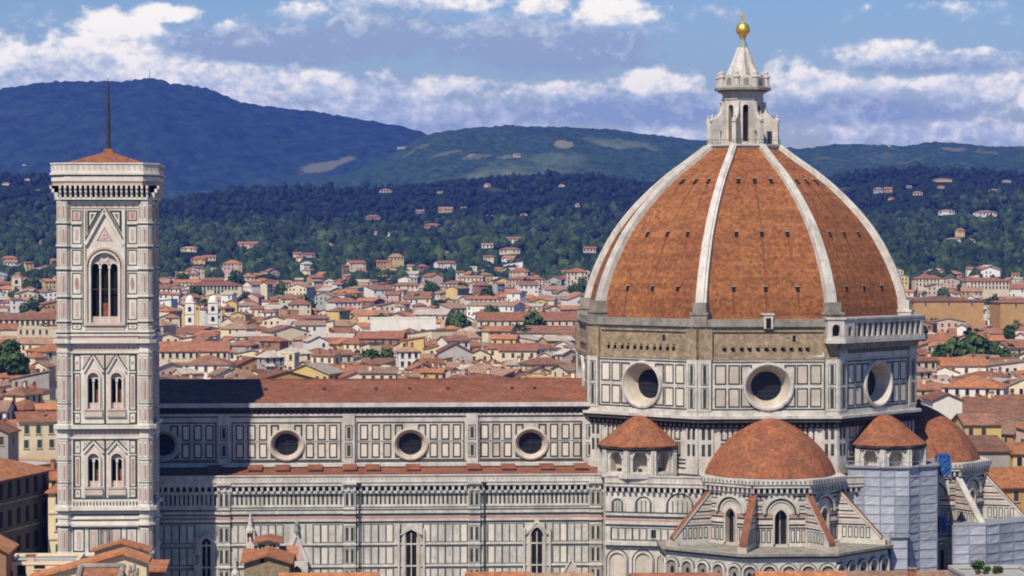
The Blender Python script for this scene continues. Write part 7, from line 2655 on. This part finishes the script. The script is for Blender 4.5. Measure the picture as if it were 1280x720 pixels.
# the same town goes on behind the great buildings and beyond the edges of the view
h2 = random.Random(31)
d = 470.0
while d < 2500:
    u = -420.0
    while u < 1750:
        w = h2.uniform(8, 20)
        px = w * FPX / d
        uc = u + px / 2
        u += px * h2.uniform(1.0, 1.3)
        dd = d + h2.uniform(-12, 12) * d / 1000
        h = h2.gauss(12.6, 2.4); rise = h2.uniform(1.5, 3.0)
        vt = 300 + (62 - h - rise) * FPX / dd
        out = uc < -45 or uc > 1335
        hid = (75 < uc < 190 and dd > 520) or (742 < uc < 1136 and dd > 530) or (200 < uc < 735 and vt > 484 and dd > 530)
        if not (out or hid):
            continue
        p = atd(uc, 300, dd)
        dp = w * h2.uniform(.6, .95)
        if any((p.x - fx) ** 2 + (p.y - fy) ** 2 < (fr + max(w, dp) * 0.42) ** 2 for fx, fy, fr in FOOT if abs(p.y - fy) < 50):
            continue
        if 35 < p.x < 125 and p.y < 475:
            continue
        zb_ = max(0.0, float(hz(np.array([uc]), np.array([dd]))[0]))
        rz = h2.uniform(-.7, .7); c, s = math.cos(rz), math.sin(rz)
        T = lambda q, p=p, c=c, s=s, z=zb_: (p.x + q[0] * c - q[1] * s, p.y + q[0] * s + q[1] * c, z + q[2])
        wl = h2.choice(WCH)
        roof_mb((stuffA, stuffR), w, dp, max(8, h), min(rise, w * .2), h2.choice(('gable', 'gable', 'hip')), h2.choice('xy'), ROOFS[h2.choice(RCH)], WALLS[wl], T=T)
        for f in range(2):
            for q in range(int(w / 3.2)):
                x = -w / 2 + (q + .5) * 3.2; z = max(8, h) - 1.9 - 3.4 * f; y = -dp / 2 - .06
                stuffA.face([T((x - .6, y, z - .95)), T((x + .6, y, z - .95)), T((x + .6, y, z + .95)), T((x - .6, y, z + .95))], M_SHUT[q % 2])
    d += 4.0 / (46 * FPX) * d * d + 6
for f, mt in zip(stuffR.f, stuffR.m):
    stuffA.face([stuffR.v[i] for i in f], stuffR.mats[mt])
if stuffA.f:
    tag(stuffA.build('distant_rooftops'), 'mass of small far roofs at the foot of the wooded hills', kind='stuff')

# labels: what sets each roof apart, then where it stands among things one can find
KN = {'gable': 'gabled', 'hip': 'hipped', 'shed': 'lean-to', 'flat': 'flat'}


def bearing(u):
    if u < 25: return 'by the left edge'
    if u < 75: return 'left of the bell tower'
    if u > 1235: return 'by the right edge'
    if u > 1185: return 'right of the tree clump'
    if u > 1135: return 'beside the dome gallery'
    names = ['beside the bell tower', 'over the shaded nave roof', 'before the first oculus', 'over the first oculus', 'past the first oculus', 'over the second bay', 'before the second oculus', 'over the second oculus',
             'past the second oculus', 'over the third bay', 'before the third oculus', 'over the third oculus', 'past the third oculus', 'beside the drum']
    return names[min(13, max(0, int((u - 190) / (546 / 14))))]


def band_(v):
    for lim, n in ((388, 'in the far roofs'), (404, 'in the upper middle roofs'), (420, 'in the middle roofs'), (436, 'in the lower middle roofs'), (455, 'in the near roofs'), (480, 'just above the ridge line'), (510, 'below the ridge line'), (545, 'in the low roofs'), (9999, 'in the lowest roofs')):
        if v < lim:
            return n


ORDINAL = ['first', 'second', 'third', 'fourth', 'fifth', 'sixth', 'seventh', 'eighth', 'ninth', 'tenth', 'eleventh', 'twelfth']
groups = {}
for e in REL:
    root, u, v, dd, w, h, kind, axis, wall, roof = e
    size = 'wide' if w > 15 else ('narrow' if w < 8 else 'plain')
    rf = 'flat roofed' if kind == 'flat' else f'{roof} {KN[kind]} roofed'
    groups.setdefault((size, wall, rf, bearing(u), band_(v)), []).append(e)
for (size, wall, rf, be, ba), L in groups.items():
    L.sort(key=lambda e: e[1])
    for i, e in enumerate(L):
        extra = ''
        if len(L) == 2: extra = (' (left)', ' (right)')[i]
        elif len(L) > 2: extra = (' (left)', ' (middle)', ' (right)')[min(2, i)] if len(L) == 3 else f', {ORDINAL[i]} from left'
        e[0]['label'] = f'{size} {wall} house, {rf}, {be} {ba}{extra}'.replace('lower middle', 'lower').replace('upper middle', 'upper').replace('just above the ridge line', 'above the ridge line')
        e[0]['group'] = ORD

# more trees of the courtyards and gardens, copied from the first ones
tg = random.Random(9)
protos = [o for o in bpy.data.objects if o.get('category') == 'tree'][:6]
TREES = []
while len(TREES) < 60:
    dd = tg.uniform(1250, 2350) if tg.random() < 0.5 else tg.uniform(1600, 2350)
    uu = tg.choice((tg.uniform(0, 68), tg.uniform(196, 730), tg.uniform(196, 730), tg.uniform(196, 730), tg.uniform(1150, 1275)))
    p = atd(uu, 300, dd)
    h0 = tg.uniform(13.5, 17.5)
    zz = max(0.0, float(hz(np.array([uu]), np.array([dd]))[0]))
    src = tg.choice(protos)
    t = src.copy(); COL.objects.link(t)
    t.location = (p.x, p.y, zz); t.rotation_euler = (0, 0, tg.uniform(0, 6.2))
    s_ = h0 / 16.0
    t.scale = (s_ * tg.uniform(0.5, 0.85), s_ * tg.uniform(0.5, 0.85), s_)
    for ch in src.children:
        c = ch.copy(); COL.objects.link(c); c.parent = t
    TREES.append((t, *proj((p.x, p.y, zz + h0 * 0.8)), s_))
tgroups = {}
for e in TREES:
    tgroups.setdefault((bearing(e[1]), band_(e[2]), 'tall' if e[3] > 0.98 else 'low'), []).append(e)
for (be, ba, sz), L in tgroups.items():
    L.sort(key=lambda e: e[1])
    for i, e in enumerate(L):
        extra = '' if len(L) == 1 else ((' (left)', ' (right)')[i] if len(L) == 2 else f', {ORDINAL[i]} from left')
        e[0]['label'] = f'{sz} dark tree, {be} {ba}{extra}'
        e[0]['group'] = TREE_GROUP

forest('woods', 'dense dark woods at the foot of the hills', 2350, 3950, 30000, -150, 1450, 2.8, 5.6, 1, thin=-0.35)
forest('woods', 'woods climbing the nearer hills', 3400, 5000, 20000, -150, 1450, 2.6, 5.0, 2, thin=0.0, mat=M_LEAF3)

# ------------------------------------------------------------------ the air
HAZE_D = 4.8e-5
hm = bpy.data.materials.new('summer_haze')
hm.use_nodes = True
hm.node_tree.nodes.clear()
o_ = hm.node_tree.nodes.new('ShaderNodeOutputMaterial')
v_ = hm.node_tree.nodes.new('ShaderNodeVolumePrincipled')
v_.inputs['Color'].default_value = (0.13, 0.24, 1.0, 1)
v_.inputs['Density'].default_value = HAZE_D
v_.inputs['Anisotropy'].default_value = 0.0
hm.node_tree.links.new(v_.outputs[0], o_.inputs['Volume'])
mb = MB()
mb.box(-9000, 9000, -300, 13100, -2.0, 720, hm)
tag(mb.build('haze'), 'thin blue summer haze over town and hills', kind='stuff')
